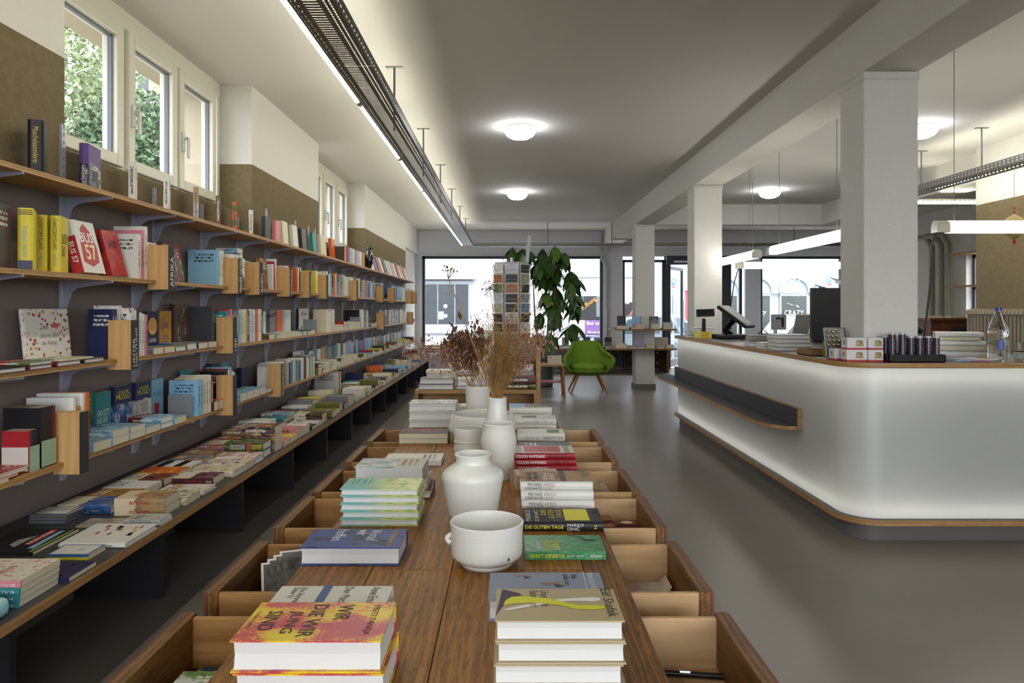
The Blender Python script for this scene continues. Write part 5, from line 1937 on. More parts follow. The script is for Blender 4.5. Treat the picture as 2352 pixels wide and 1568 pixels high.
b = face(4, 3.98, .12, .22, .02, 'teal', -1.79, 0., 6)
on_cover(b, 'PAN', .2, .6, .6, .15, inkw)
flat(4, 3.97, .06, .15, .05, 'charcoal', 0, None, 6)
flat(4, 4.035, .07, .15, .05, 'black', 0, None, 1, acc='orange')
for j, (cn, hh) in enumerate((('black', .2), ('dark red', .21), ('white', .2), ('light blue', .215), ('cream', .19), ('white', .18))):
    up(4, 4.17 + .027 * j, .025, cn, hh, .14, -1.62)
face(4, 4.33, .14, .23, .03, 'navy', -1.79, 0., 1, acc='white')
face(4, 4.48, .13, .225, .03, 'teal', -1.79, 0., 0, acc='white')
face(4, 4.82, .12, .165, .03, 'navy', -1.79, 0., 6)
y = 4.36
for cn in ('tan', 'light blue', 'teal', 'teal', 'cream'):
    for j in range(2 if cn != 'cream' else 1):
        flat(4, y, .11, .185, .022, cn, .0226 * j, None, 1, acc='light blue')
    y += .116
run_up(4, 5.06, 6.12, ['white', 'pale grey', 'white', 'grey', 'cream', 'navy', 'white', 'light blue', 'tan', 'pale grey', 'light blue', 'white', 'charcoal', 'white', 'blue', 'teal', 'white'], t=(.016, .034), h=(.15, .18))
run_face(4, 6.0, 12.5, ['white', 'light blue', 'charcoal', 'dark red', 'teal', 'black', 'tan', 'lilac', 'grey', 'charcoal', 'teal', 'cream', 'navy', 'black', 'yellow', 'charcoal', 'pale grey', 'grey', 'pale grey', 'white', 'red'], h=(.18, .21), x=-1.77)
run_flat(4, 6.15, 12.6, (1, 3), ['cream', 'red', 'red', 'white', 'dark green', 'charcoal', 'yellow', 'olive', 'white', 'cream'], t=(.02, .035))
for y_, k_ in ((6.2, 3), (8.0, 3), (9.7, 3)):
    t = thing('bookend', 'grey sheet-metal bookend on the third wall shelf, %s along' % ('first', 'second', 'third')[(6.2, 8.0, 9.7).index(y_)], 'bookend', (-1.66, y_, SH[3]), 'grey bookends')
    yy = y_ - .02 if y_ > 7 else 6.16
    MB().box(-1.73, -1.615, yy, yy + .002, SH[3] + .0003, SH[3] + .12).build('plate', mat('bookend_grey', '8c8f96', .4, .4), t)

# ---------------------------------------------------------------- books on the low bench
def bench(y, xr, w, h, t, col, z=0., row='rowb', style=1, hard=False, n=1, **kw):
    out = None
    for j in range(n):
        out = flat(0, y, w, h, t, col, z + j * (t + .0006), xr, style, hard, kind=row, **kw)
    return out


for j, cn in enumerate(('teal', 'teal', 'teal', 'pink')):
    b = bench(1.898, -1.273 + .002 * j, .17, .22, .0172, cn, .0178 * j, 'rowb', 6)
    on_spine(b, 'BULLET JOURNAL', .05, .6, .5, inkw, True)
cover_patch(b, [(0, 0), (1, 0), (1, 1), (0, 1)], cover_mat('d9d3c2', 'pink', 4, 9))
on_cover(b, 'Creative', .15, .35, .5, .16, mat('ink_rust', '9a4a3a', .5), shear=.3)
bx = thing('gift_tin', 'pale turquoise tin with rounded corners at the camera end of the bench', 'tin', (-1.33, 1.80, ZB))
bevel(MB().box(-1.44, -1.262, 1.72, 1.862, ZB + .0005, ZB + .05).build('tin_body', mat('turquoise_tin', '8fc4cb', .35), bx), .02, 4)
b = bench(2.076, -1.249, .14, .2, .0125, 'navy', 0, 'rowb', 6)
for k in range(14):
    u0, v0 = .1 + .13 * (k % 7), .15 + .1 * (k * 3 % 7)
    cover_patch(b, [(u0, v0), (u0 + .09, v0), (u0 + .09, v0 + .03), (u0, v0 + .03)], m_orange if k % 4 == 0 else inkb, 'window_print')
b = bench(2.26, -1.30, .10, .13, .009, 'yellow', 0, 'rowb', 6)
b = bench(2.262, -1.301, .098, .128, .007, 'blue', .0095, 'rowb', 6)
cover_patch(b, [(.06, .04), (.94, .04), (.94, .96), (.06, .96)], mat('jacket_white', 'd9d5cd', .4))
MB().tube([P(165, 1268, 2.3), P(190, 1262, 2.31), P(215, 1266, 2.32)], .003, 6).build('ribbon_bow', mat('blue_ribbon', '2f6ea3', .5), None)
rib = bpy.data.objects['ribbon_bow']
rib.parent = b[0]
rib.matrix_parent_inverse = b[0].matrix_world.inverted()
b = bench(2.375, -1.244, .215, .216, .016, 'white', 0, 'rowb', 6, True)
qq = random.Random(4)
for k in range(16):
    cx, cy = qq.uniform(.35, .9), qq.uniform(.1, .85)
    cc = mat('ink_' + ('rust', 'night', 'mustard', 'berry')[k % 4], ('9a3a2a', '2a2f55', 'c79a2c', 'b04a60')[k % 4], .5)
    a = qq.uniform(-.5, .5)
    cover_patch(b, [(cx - .08, cy - .02 + a * .05), (cx, cy - .03), (cx + .08, cy + a * .05), (cx + .03, cy + .025), (cx - .02, cy + .015), (cx - .06, cy + .03)], cc, 'figure_print')
on_spine(b, 'HUN', .2, .12, .5, inkb, True)
b = bench(2.303, -1.50, .25, .205, .010, 'black', 0, 'rowa', 6)
cover_patch(b, [(.3, .25), (.95, .30), (.95, .42), (.3, .37)], inkr)
cover_patch(b, [(.15, .1), (.9, .16), (.9, .24), (.15, .2)], mat('ink_sky', '7aa6cf', .5))
cover_patch(b, [(.02, .02), (.95, .02), (.95, .08), (.02, .08)], mat('ink_moss', '6f8a2c', .5))
cover_patch(b, [(.2, .45), (.7, .45), (.5, .62), (.3, .6)], mat('ink_ash', '8c8a86', .5))
on_cover(b, 'NON STOP', .34, .31, .55, .07, inkw, bold=.02)
for j in range(3):
    tn = thing('plastic_card_case', 'grey plastic card case, %s of three stacked by the wall' % ('lowest', 'middle', 'uppermost')[j], 'card case', (-1.665, 2.7, ZB + .012 * j), 'plastic card cases')
    bevel(MB().box(-1.735 + .003 * j, -1.60 + .003 * j, 2.64, 2.75, ZB + .0005 + .012 * j, ZB + .0118 + .012 * j).build('case', mat('smoke_plastic', '5c5d62', .2), tn), .002, 1)
    if j == 2:
        MB().box(-1.72, -1.605, 2.652, 2.742, ZB + .0358, ZB + .0361).build('picture_card', mat('picture_card_print', 'cfc9c0', .4, var=.5, vscale=12), tn)
for j in range(3):
    book('small patterned notebook with spiral edge, %s of three on the bench' % ('lowest', 'middle', 'uppermost')[j], .085, .13, .006, (-1.31 - .003 * j, 2.67, ZB + .0006 + .0063 * j), 'fr', cover_mat('pale grey', 'charcoal', 4, 7), False, 'spiral notebooks on the bench', pages=m_page)
pk = thing('clear_packet', 'flat clear packet of picture cards on the bench', 'packet', (-1.46, 2.66, ZB))
MB().box(-1.54, -1.39, 2.60, 2.70, ZB + .0004, ZB + .005).build('packet', mat('packet_print', 'a89c8a', .15, var=.5, vscale=10), pk)
b = bench(2.765, -1.507, .13, .2, .035, 'cream', 0, 'rowa', 11, True, acc='blue')
on_spine(b, 'BRIGITTE RIEBE', .1, .5, .5, inkb, True)
for j in range(2):
    b = bench(2.748, -1.292, .125, .19, .0318, 'd6c3a0', .0324 * j, 'rowb', 11, acc='tan')
    on_spine(b, 'MADAME PIAF', .3, .4, .4, inkr, True)
on_cover(b, 'PIAF', .3, .55, .5, .16, inkr)
bench(2.90, -1.275, .125, .19, .03, 'cream', 0, 'rowb', 2, acc='olive')
bench(3.046, -1.272, .135, .2, .015, 'white', 0, 'rowb', 2, True, acc='ochre')
b = bench(3.227, -1.304, .13, .18, .03, 'd8cbb6', 0, 'rowb', 11, acc='dark red')
cover_patch(b, [(.0, 0), (1, 0), (1, 1), (0, 1)], mat('ink_maroon', '4a1c1e', .5), 'spine_panel', spine=True)
on_spine(b, 'Die Terrasse', .25, .4, .4, inkr, True)
on_spine(b, 'PIPER', .03, .14, .3, inkw, True)
b = bench(3.37, -1.269, .135, .21, .03, 'cream', 0, 'rowb', 2, True, acc='tan')
b = bench(3.515, -1.268, .13, .205, .034, 'cream', 0, 'rowb', 2, False, acc='purple')
b = bench(3.66, -1.27, .135, .2, .036, 'white', 0, 'rowb', 2, True, acc='orange')
for j in range(2):
    b = bench(3.80, -1.276, .14, .2, .04, 'dark green', .0406 * j, 'rowb', 15, True, acc='olive')
    cover_patch(b, [(.33, 0), (.41, 0), (.41, 1), (.33, 1)], inkr, 'spine_panel', spine=True)
    on_spine(b, 'DOLORES\nREDONDO', .05, .26, .6, inky, True)
    on_spine(b, 'ALLES WAS ICH\nDIR GEBEN WILL', .46, .4, .6, inkw, True)
for j, cn in enumerate(('charcoal', 'navy', 'navy')):
    b = bench(3.97, -1.27, .13, .185, .045, cn, .0456 * j, 'rowb', 5, False, acc='ochre' if j else 'grey')
y = 4.12
for cn, n_, tt, ac in (('pink', 1, .03, 'yellow'), ('yellow', 1, .032, 'pink'), ('pink', 2, .028, 'white'), ('white', 2, .025, 'pink')):
    bench(y, -1.265, .125, .19, tt, cn, 0, 'rowb', 4, False, n_, acc=ac)
    y += .135
# wall-side row near the camera
y = 2.92
for cn, ac, st, n_ in (('ochre', 'brown', 5, 1), ('white', 'charcoal', 0, 1), ('cream', 'dark red', 1, 1), ('orange', 'yellow', 2, 1), ('white', 'black', 3, 1), ('teal', 'orange', 5, 1), ('brown', 'tan', 5, 1),
                       ('charcoal', 'pink', 5, 1), ('cream', 'tan', 2, 1), ('dark green', 'orange', 5, 1), ('tan', 'charcoal', 5, 2), ('white', 'grey', 5, 2)):
    bench(y, -1.512, .13, .19, .028, cn, 0, 'rowa', st, False, n_, acc=ac)
    y += .142
cols = ['white', 'cream', 'tan', 'orange', 'light blue', 'dark red', 'charcoal', 'olive', 'white', 'yellow', 'teal', 'cream', 'navy', 'pale grey', 'dark green', 'grey']
bench(4.70, -1.262, .13, .19, .02, 'orange', 0, 'rowb', 1, False, 1, acc='black')
bench(4.84, -1.262, .13, .19, .024, 'white', 0, 'rowb', 2, False, 1, acc='dark red')
b = bench(5.21, -1.255, .14, .21, .052, 'olive', 0, 'rowb', 6, True)
cover_patch(b, ell(.3, .2, .12, .08), mat('ink_cream', 'e6dca0', .5))
bench(4.98, -1.27, .13, .19, .03, 'cream', 0, 'rowb', 1, False, 2, acc='black')
for row, xr, y in (('rowb', -1.265, 5.37), ('rowa', -1.51, 4.66)):
    while y < 12.8:
        ww = R.uniform(.12, .145)
        n_ = R.choice((1, 1, 1, 2, 2, 3))
        if not (row == 'rowa' and 6.48 < y < 6.9):
            bench(y, xr - R.uniform(0, .02), ww, R.uniform(.18, .205), R.uniform(.018, .04), R.choice(cols), 0, row, R.choice((0, 1, 2, 5, 1)), R.random() < .35, n_)
        y += ww + R.uniform(.006, .02)
for j, cn in enumerate(('pale grey', 'white', 'red', 'teal', 'cream')):        # big picture books upright on the bench
    book('%s picture book standing upright on the bench, %s in its little row' % (cn, ordinal(j)), .2, .195, .03, (-1.66, 6.66 + .033 * j, ZB + .0006), 'up', cover_mat(cn, None, 0, 1), True, 'picture books on the bench', single=True)



# ---------------------------------------------------------------- low plywood unit behind the table
m_un = wood('unit_ply', 'ab8350', '8c6536', 0, 4, .45)
un = thing('display_unit', 'low plywood display unit behind the drawer table', 'display unit', (-.2, 4.75, 0))
ZU = .674
MB().box(-.608, .185, 4.75, 6.1, ZU - .022, ZU).build('top_board', m_un, un)
MB().box(-.608, -.588, 4.76, 6.1, 0, ZU - .0225).build('side_panel', m_un, un)
MB().box(.165, .185, 4.76, 6.1, 0, ZU - .0225).build('side_panel', m_un, un)
MB().box(-.587, .164, 5.0, 5.02, 0, ZU - .0225).build('back_panel', m_un, un)
MB().box(-.587, .164, 4.77, 4.999, .28, .3).build('shelf', m_un, un)
MB().box(.187, .215, 4.9, 6.3, 0, .93).build('tall_end_panel', m_un, un)
G_U = 'books on the plywood unit'


def pile(y, x, items, w_, h_, where, pose='fl', z0=ZU, g=G_U):
    z = z0 + .0006
    for j, (cn, tt, st, hard) in enumerate(items):
        book('%s book, %s in the pile %s' % (cn, ordinal(j) + ' from below', where), w_ - .003 * (j % 2), h_ - .006 * (j % 3), tt, (x + .004 * (j % 2), y + w_ / 2, z), pose, cover_mat(cn, None, st, 1), hard, g, single=False)
        z += tt + .0006


pile(4.78, -.475, (('navy', .036, 0, True), ('navy', .036, 5, True)), .14, .225, 'at the front corner of the plywood unit')
pile(5.08, -.47, (('cream', .04, 0, True), ('cream', .04, 1, True), ('white', .02, 0, False)), .14, .22, 'behind the navy pair')
pile(4.80, -.235, (('navy', .025, 0, True), ('white', .045, 0, True)), .14, .215, 'beside the navy pair, near the cylinder vase')
pile(5.3, -.33, (('black', .05, 0, True), ('orange', .02, 2, True), ('cream', .04, 0, True), ('yellow', .03, 1, False), ('cream', .04, 0, False), ('cream', .04, 1, False)), .14, .215, 'hidden behind the brown oats')
pile(4.80, .07, (('black', .038, 5, True), ('charcoal', .045, 2, True)), .16, .215, 'with black covers at the unit corner', 'fr')
pile(5.05, .07, (('charcoal', .05, 5, True), ('grey', .045, 5, True), ('white', .05, 0, True), ('cream', .03, 1, True)), .15, .21, 'behind the black covers', 'fr')
pile(5.35, .06, (('white', .05, 0, True), ('teal', .04, 1, True), ('white', .05, 0, True), ('black', .03, 1, True), ('white', .05, 0, True), ('teal', .03, 1, True)), .15, .21, 'against the tall end panel', 'fr')
for j, cn in enumerate(('cream', 'charcoal', 'tan', 'white')):
    book('%s book upright under the unit top, %s along' % (cn, ordinal(j)), .15, .22, .035, (-.30 + .04 * j, 4.9, .3006), 'cam' if 0 else 'ylay' if 0 else 'up', cover_mat(cn, None, 1, 2), False, G_U, yaw=-PI / 2)
pot('tall_cylinder_vase', 'tall slim white ceramic cylinder standing on the plywood unit', -.175, 5.16, ZU, sm([(.05, 0), (.052, .1), (.06, .25), (.075, .37)]), m_mcer, .006, .01, 4)

# ---------------------------------------------------------------- postcard spinner
SX, SY = .035, 8.5
sp_ = thing('postcard_rack', 'revolving white wire postcard rack beside the tall plant', 'postcard rack', (SX, SY, 0))
m_wire_w = mat('white_wire', 'c9c9c4', .4, .2)
MB().lathe([(.001, 0), (.25, 0), (.25, .02), (.03, .05), (.001, .05)], (SX, SY, 0), 24).build('base', mat('steel', 'b9bcc0', .3, 1.), sp_, 40)
MB().cyl((SX, SY, .04), (SX, SY, 1.80), .016, n=10).build('pole', m_wire_w, sp_)
T = Matrix.Translation((SX - .005, SY, 0)) @ Matrix.Rotation(math.radians(6), 4, 'Y')
MB().box(-.02, .02, -.004, .004, 1.76, 2.07, T=T).build('sign_holder', mat('grey_sign_holder', 'a9abb4', .4), sp_)
crd = ['b5b9bf', '2a2522', '9a5f38', '2b2a22', '25231f', 'b0a890', '7d8a94', '5d7a4a', '8d8478', 'c9c4b8', '4a3a30', '6a7b8c']
NR = 10
for s in range(8):
    a = -PI / 2 + s * PI / 4
    n = Vector((math.cos(a), math.sin(a), 0))
    tdir = Vector((-math.sin(a), math.cos(a), 0))
    mbw = MB()
    for r in range(NR):
        z = 1.70 - r * .112
        c = Vector((SX, SY, z)) + n * .19
        for dz in (-.095, -.05):
            mbw.tube([c - tdir * .078 + Z3 * dz, c + n * .03 - tdir * .078 + Z3 * dz, c + n * .03 + tdir * .078 + Z3 * dz, c + tdir * .078 + Z3 * dz], .0016, 4)
    for e in (-.078, .078):
        c = Vector((SX, SY, 0)) + n * .19 + tdir * e
        mbw.cyl(c + Z3 * .5, c + Z3 * 1.75, .002, n=5)
    mbw.build('wire_pocket', m_wire_w, sp_)
    bk = MB()
    M4 = frame(tdir, Z3, n, Vector((SX, SY, 0)) + n * .186)
    bk.box(-.078, .078, .5, 1.74, -.001, .001, T=M4)
    bk.build('back_card', mat('grey_card', 'a8a9ab', .6), sp_)
    if s in (0, 1, 7, 2, 6):
        for r in range(NR - 1):
            z = 1.70 - r * .112
            cc = crd[(s * 3 + r * 5) % len(crd)]
            if s == 0:
                cc = ('b5b9bf', '2a2522', '9a5f38', '2b2622', '25231f', 'a39a8c', '2b2a33', '6b675f', '40444a')[r]
            o_ = Vector((SX, SY, z)) + n * .205
            M4 = frame(tdir, (Z3 + n * .12).normalized(), (n - Z3 * .12).normalized(), o_ - Z3 * .09)
            side = {0: 'facing the tables', 1: 'on the column side', 7: 'on the shelf side', 2: 'on the counter flank', 6: 'on the wall flank'}[s]
            pc = thing('postcard', '%s postcard in the rack column %s, %s row from above' % ('picture', side, ordinal(r)), 'postcard', M4.translation, 'postcards in the rack')
            M5 = M4.copy()
            MB().box(-.074, .074, 0, .104, 0, .004, T=M5).build('card', mat('card_white', 'd6d4cc', .5), pc)
            MB().box(-.068, .068, .005, .099, .004, .0048, T=M5).build('picture', mat('card_print_' + cc, cc, .4, var=.35, vscale=14), pc)

# ---------------------------------------------------------------- umbrella plant
PX, PY = P(1248, 880, 11.4).x, 11.4
pl = thing('umbrella_plant', 'tall umbrella plant with drooping dark green leaves in a grey pot', 'potted plant', (PX, PY, 0))
MB().lathe([(.001, 0), (.13, 0), (.15, .02), (.17, .42), (.175, .43), (.16, .43), (.155, .38), (.001, .36)], (PX, PY, 0), 24).build('pot', mat('grey_planter', '55585e', .5), pl, 40)
q = random.Random(8)
m_lf = mat('schefflera_leaf', '33521f', .35, var=.3, vscale=3)
m_lf2 = mat('schefflera_leaf_light', '4a6b28', .35, var=.25, vscale=3)
lm = MB()
L_, W_ = 1., .21
rows = [(0, .02), (.12, .55), (.35, 1.), (.6, .95), (.82, .55), (1., .02)]
idx = []
for s, wd in rows:
    dz = -.55 * s * s * .5
    idx.append(lm.ring([(s, -W_ * wd, dz - .03 * wd), (s, 0, dz), (s, W_ * wd, dz - .03 * wd)]))
for a, b in zip(idx, idx[1:]):
    for k in range(2):
        lm.f.append((a[k], b[k], b[k + 1], a[k + 1]))
        lm.m.append(0)
lmesh = [lm.mesh('leaf', [mm], 60) for mm in (m_lf, m_lf, m_lf2)]
umb = []
for i in range(42):
    if i < 6:
        px, py = q.uniform(1165, 1215), q.uniform(568, 605)
    elif i < 14:
        px, py = q.uniform(1240, 1300), q.uniform(560, 600)
    else:
        px, py = q.uniform(1232, 1322), q.uniform(600, 770)
    umb.append(P(px, py, PY + q.uniform(-.35, .35)))
stem = MB()
for e in (-.05, .03, .08):
    stem.tube(stem_pts((PX + e, PY, .36), (PX + e * 3, PY + q.uniform(-.1, .1), 2.0), (q.uniform(-.05, .05), 0, 0), 6), [.016, .015, .014, .012, .01, .008, .006], 6)
for c in umb:
    base = Vector((PX + q.uniform(-.1, .1), PY, max(.6, c.z - q.uniform(.25, .5))))
    stem.tube(stem_pts(base, c, (0, 0, .06), 4), .005, 4)
stem.build('stem', mat('plant_stem', '5c6a3a', .6), pl)
nl = 0
for c in umb:
    k0 = q.uniform(0, 6.28)
    for k in range(7):
        if nl >= 296:
            break
        a = k0 + 2 * PI * k / 7 + q.uniform(-.15, .15)
        tilt = q.uniform(.5, 1.2)
        Rm = Matrix.Rotation(a, 4, 'Z') @ Matrix.Rotation(tilt, 4, 'Y')
        s = q.uniform(.24, .34)
        o = bpy.data.objects.new('leaf', lmesh[q.randrange(3)])
        COL.objects.link(o)
        o.parent = pl
        o.matrix_local = Matrix.Translation(c - pl.location) @ Rm @ Matrix.Scale(s, 4)
        nl += 1

# ---------------------------------------------------------------- green armchair and side table
CX, CY = P(1350, 0, 10.6).x, 10.62
ch = thing('armchair', 'green upholstered tub armchair on splayed wooden legs', 'armchair', (CX, CY, 0))
m_grn = mat('green_wool', '66861a', .9, var=.06, vscale=30, bump=.3, bscale=300, bdist=.002)
m_grn2 = mat('green_wool_seat', '6d8f1e', .9, bump=.3, bscale=300, bdist=.002)
m_clg = wood('beech_leg', 'a97a44', '8b5e30', 2, 5, .5)


def interp(tab, s):
    for (a, b), (c, d) in zip(tab, tab[1:]):
        if s <= c:
            return b + (d - b) * (s - a) / (c - a)
    return tab[-1][1]


sh_ = MB()
NU, NV = 25, 14
rows = []
for j in range(NV):
    v = j / (NV - 1)
    W = interp([(0, .20), (.12, .275), (.3, .32), (.46, .335), (.53, .285), (.62, .225), (.8, .185), (.95, .165), (1, .15)], v)
    A = interp([(0, .20), (.2, .48), (.45, .52), (.52, .40), (.62, .16), (1, .05)], v)
    yb = interp([(0, .10), (.15, .22), (.5, .27), (1, .36)], v)
    z = .29 + .455 * v
    rw = []
    for i in range(NU):
        u = -1 + 2 * i / (NU - 1)
        arm = abs(u) ** 2.2
        rw.append((CX + W * math.sin(u * PI / 2 * .98), CY + yb - A * arm, z - .03 * arm * (v > .9) + (.0 if v > .1 else 0)))
    rows.append(sh_.ring(rw))
for a, b in zip(rows, rows[1:]):
    for k in range(NU - 1):
        sh_.f.append((a[k], a[k + 1], b[k + 1], b[k]))
        sh_.m.append(0)
o = sh_.build('shell', m_grn, ch, 60)
so = o.modifiers.new('padding', 'SOLIDIFY')
so.thickness = .05
so.offset = -1
sb = o.modifiers.new('soft', 'SUBSURF')
sb.levels = sb.render_levels = 1
seat = MB().lathe(sm([(.001, -.045), (.20, -.045), (.235, -.03), (.245, 0), (.235, .03), (.2, .045), (.001, .05)]), (CX, CY - .03, .37), 28).build('seat_cushion', m_grn2, ch, 60)
pan = MB().lathe(sm([(.001, -.05), (.16, -.05), (.24, -.02), (.27, .03), (.001, .035)]), (CX, CY + .0, .30), 28).build('seat_pan', m_grn, ch, 60)
for (bx_, by_) in ((.06, .16), (-.06, .16)):
    MB().cyl((CX + bx_, CY + .255, .60), (CX + bx_, CY + .238, .598), .012, .009, 8).build('back_button', m_grn2, ch, 60)
for sx2, sy2 in ((-1, -1), (1, -1), (-1, 1), (1, 1)):
    MB().cyl((CX + .14 * sx2, CY + .12 * sy2, .27), (CX + .26 * sx2, CY + .22 * sy2, .0), .02, .011, 10).build('leg', m_clg, ch, 50)

TX, TY = P(1264, 0, 10.1).x, 10.1
st_ = thing('side_table', 'small square wooden side table with lower red shelf beside the armchair', 'side table', (TX, TY, 0))
MB().box(TX - .19, TX + .19, TY - .19, TY + .19, .425, .445).build('table_top', m_un, st_)
MB().box(TX - .17, TX + .17, TY - .17, TY + .17, .20, .212).build('lower_shelf', mat('red_lacquer', '8a2f2c', .5), st_)
for sx2 in (-1, 1):
    for sy2 in (-1, 1):
        MB().cyl((TX + .16 * sx2, TY + .16 * sy2, .425), (TX + .185 * sx2, TY + .185 * sy2, 0), .02, .014, 8).build('leg', m_clg, st_)
z = .4456
for j in range(5):
    book('pale paperback, %s from below in the pile on the side table' % ordinal(j), .12, .19, .022, (TX + .06, TY + .02, z), 'fl', cover_mat(('white', 'pale grey', 'white', 'cream', 'pale grey')[j], None, 0, 1), False, 'books on the side table', yaw=.05 * (j % 3 - 1), single=True)
    z += .0226

# ---------------------------------------------------------------- shelves round the far column, window ledge, radiator
cs = [P(0, 755, 10.85).z, P(0, 799, 10.85).z]
m_cs = wood('column_shelf_oak', '8b6538', '6d4a26', 0, 5, .5)
for k, z in enumerate(cs):
    t = thing('column_shelf', ('upper oak shelf wrapped round the far column', 'lower oak shelf wrapped round the far column')[k], 'shelf', (2.05, 11, z), 'column shelves')
    mb = MB()
    mb.box(1.56, 2.47, 10.72, 10.985, z - .022, z)
    mb.box(1.56, 1.892, 10.985, 11.56, z - .022, z)
    mb.box(2.216, 2.47, 10.985, 11.56, z - .022, z)
    mb.build('board', m_cs, t)
items = [(0, [(1.60, 'cream', .20, 2), (1.80, 'tan', .03, 0), (1.86, 'orange', .12, 3), (2.10, 'cream', .12, 3), (2.27, 'white', .14, 4)], [(1.85, 'light blue'), (1.98, 'pale grey'), (2.12, 'grey')]),
         (1, [(1.58, 'cream', .16, 3), (1.78, 'white', .1, 1), (1.9, 'white', .1, 1), (2.02, 'tan', .13, 2), (2.18, 'white', .11, 1), (2.32, 'cream', .11, 2)], [(1.90, 'yellow')])]
for k, fl_, st2 in items:
    z = cs[k]
    for j, (x, cn, ww, n_) in enumerate(fl_):
        zz = z + .0006
        for m_ in range(max(1, n_)):
            book('%s paperback, %s from below in pile %s on the %s column shelf' % (cn, ordinal(m_), ('nearest the armchair', 'next along', 'in the middle', 'past the middle', 'close to the counter', 'at the counter end')[j], ('upper', 'lower')[k]),
                 .12, max(.1, ww), .024, (x + ww / 2, 10.79, zz), 'fl', cover_mat(cn, None, 0, 1), False, 'books on the column shelves', single=True)
            zz += .0246
    for j, (x, cn) in enumerate(st2):
        book('%s book propped against the far column on the %s shelf' % (cn, ('upper', 'lower')[k]), .12, .185, .02, (x + .06, 10.94, z + .001), 'cam', cover_mat(cn, None, 1, 2), True, 'books on the column shelves', lean=-.1, single=True)
for k, (x, cn) in enumerate(((1.60, 'charcoal'), (1.64, 'navy'), (1.68, 'white'), (1.72, 'tan'))):
    book('%s notebook upright on the column shelf corner, %s in line' % (cn, ordinal(k)), .13, .19, .03, (x + .12, 11.15, cs[0] + .001), 'cam', plain(cn), False, 'notebooks on the column shelf', single=True, yaw=PI / 2 if 0 else 0) if k < 1 else None
for k, cn in enumerate(('light blue', 'blue', 'navy', 'blue')):
    book('%s boxed book on the lower column shelf near the counter, %s from below' % (cn, ordinal(k)), .13, .19, .035, (2.36, 11.3, cs[1] + .001 + .0356 * k), 'fl', plain(cn), True, 'blue books on the column shelf', single=True)

lt = thing('window_ledge', 'long oak ledge under the street window with books', 'ledge', (1.9, 14.1, .44))
MB().box(.55, 3.1, 13.75, 14.66, .425, .448).build('ledge_board', m_cs, lt)
MB().box(-1.7, .55, 14.2, 14.66, .425, .448).build('ledge_board', m_cs, lt)
for x in (.6, 3.0):
    MB().box(x, x + .04, 13.85, 14.6, 0, .425).build('support', m_cs, lt)
for j in range(12):
    cn = ('lilac', 'pale grey', 'white', 'cream', 'light blue', 'white', 'purple', 'grey', 'cream', 'white', 'pale grey', 'tan')[j]
    book('%s book on the window ledge, %s from the plant' % (cn, ordinal(j)), .13, .19, .03, (.75 + .2 * j - (.0 if j < 6 else .05), 13.95, .4486), 'fl', cover_mat(cn, None, 1, 1), False, 'books on the window ledge', single=True)
for j in range(7):
    cn = ('white', 'grey', 'pale grey', 'lilac', 'white', 'light blue', 'grey')[j]
    book('%s book propped up in the street window, %s along' % (cn, ordinal(j)), .14, .2, .02, (.7 + .21 * j, 14.4, .4486), 'cam', cover_mat(cn, None, 1, 3), True, 'books shown in the window', single=True)
m_rad = mat('dark_radiator', '3d3733', .45)
rd = thing('radiator', 'dark ribbed radiator under the street window ledge', 'radiator', (2.0, 14.35, 0), 'radiators')
for k in range(20):
    x = 1.30 + k * .06
    mb = MB()
    for yy in (14.28, 14.36):
        mb.cyl((x, yy, .06), (x, yy, .39), .016, n=8)
    mb.cyl((x, 14.25, .38), (x, 14.39, .38), .022, n=8).cyl((x, 14.25, .08), (x, 14.39, .08), .022, n=8)
    mb.build('radiator_section', m_rad, rd, 50)
m_rad2 = mat('taupe_radiator', '7d705c', .45)
rd = thing('radiator', 'tall taupe ribbed radiator against the taupe wall behind the bottle', 'radiator', (4.5, 6.5, .1), 'radiators')
for k in range(22):
    y = 6.05 + k * .05
    mb = MB()
    for xx in (4.47, 4.55):
        mb.tube([(xx, y, .12), (xx, y, 1.16), ], .018, 8)
    mb.tube([(4.45, y, 1.15), (4.455, y, 1.178), (4.51, y, 1.19), (4.565, y, 1.178), (4.57, y, 1.15)], .019, 8)
    mb.cyl((4.45, y, .14), (4.57, y, .14), .019, n=8)
    mb.build('radiator_section', m_rad2, rd, 50)
MB().box(4.5, 4.52, 6.05, 7.1, 0, .12).build('foot', m_rad2, rd)

# ---------------------------------------------------------------- things on the counter
ZK = .9255
m_dkpl = mat('black_plastic', '121214', .45, spec=.35)
G_C = 'things on the counter'
for j in range(3):
    t = thing('card_game_box', 'small yellow box with red print, %s of three' % ('lowest', 'middle', 'uppermost')[j], 'box', (1.83, 6.9, ZK + .0205 * j), 'yellow boxes on the counter')
    MB().box(1.765, 1.905, 6.86, 6.96, ZK + .0205 * j, ZK + .0205 * j + .02).build('box_body', mat('box_yellow', 'd9cf14', .4), t)
    MB().box(1.80, 1.88, 6.8592, 6.86, ZK + .0205 * j + .007, ZK + .0205 * j + .014).build('print', inkr, t)
    MB().box(1.772, 1.785, 6.8592, 6.86, ZK + .0205 * j + .005, ZK + .0205 * j + .015).build('print', mat('ink_sky', '7aa6cf', .5), t)
for j, (cn, tt, xx, yy) in enumerate((('white', .03, 1.87, 7.25), ('pale grey', .03, 1.88, 7.26), ('white', .03, 1.92, 7.27))):
    book('white wrapped book, %s from below in the pile at the far counter corner' % ordinal(j), .15, .21, tt, (xx, yy, ZK + .0306 * j), 'fl', plain(cn), True, G_C, single=True)
book('pale green paperback lying beside the yellow boxes', .12, .18, .02, (2.03, 7.10, ZK), 'fl', plain('c9c9a8'), False, G_C, single=True)
t = thing('customer_display', 'black customer display on a pole beside the yellow boxes', 'display', (1.89, 7.08, ZK))
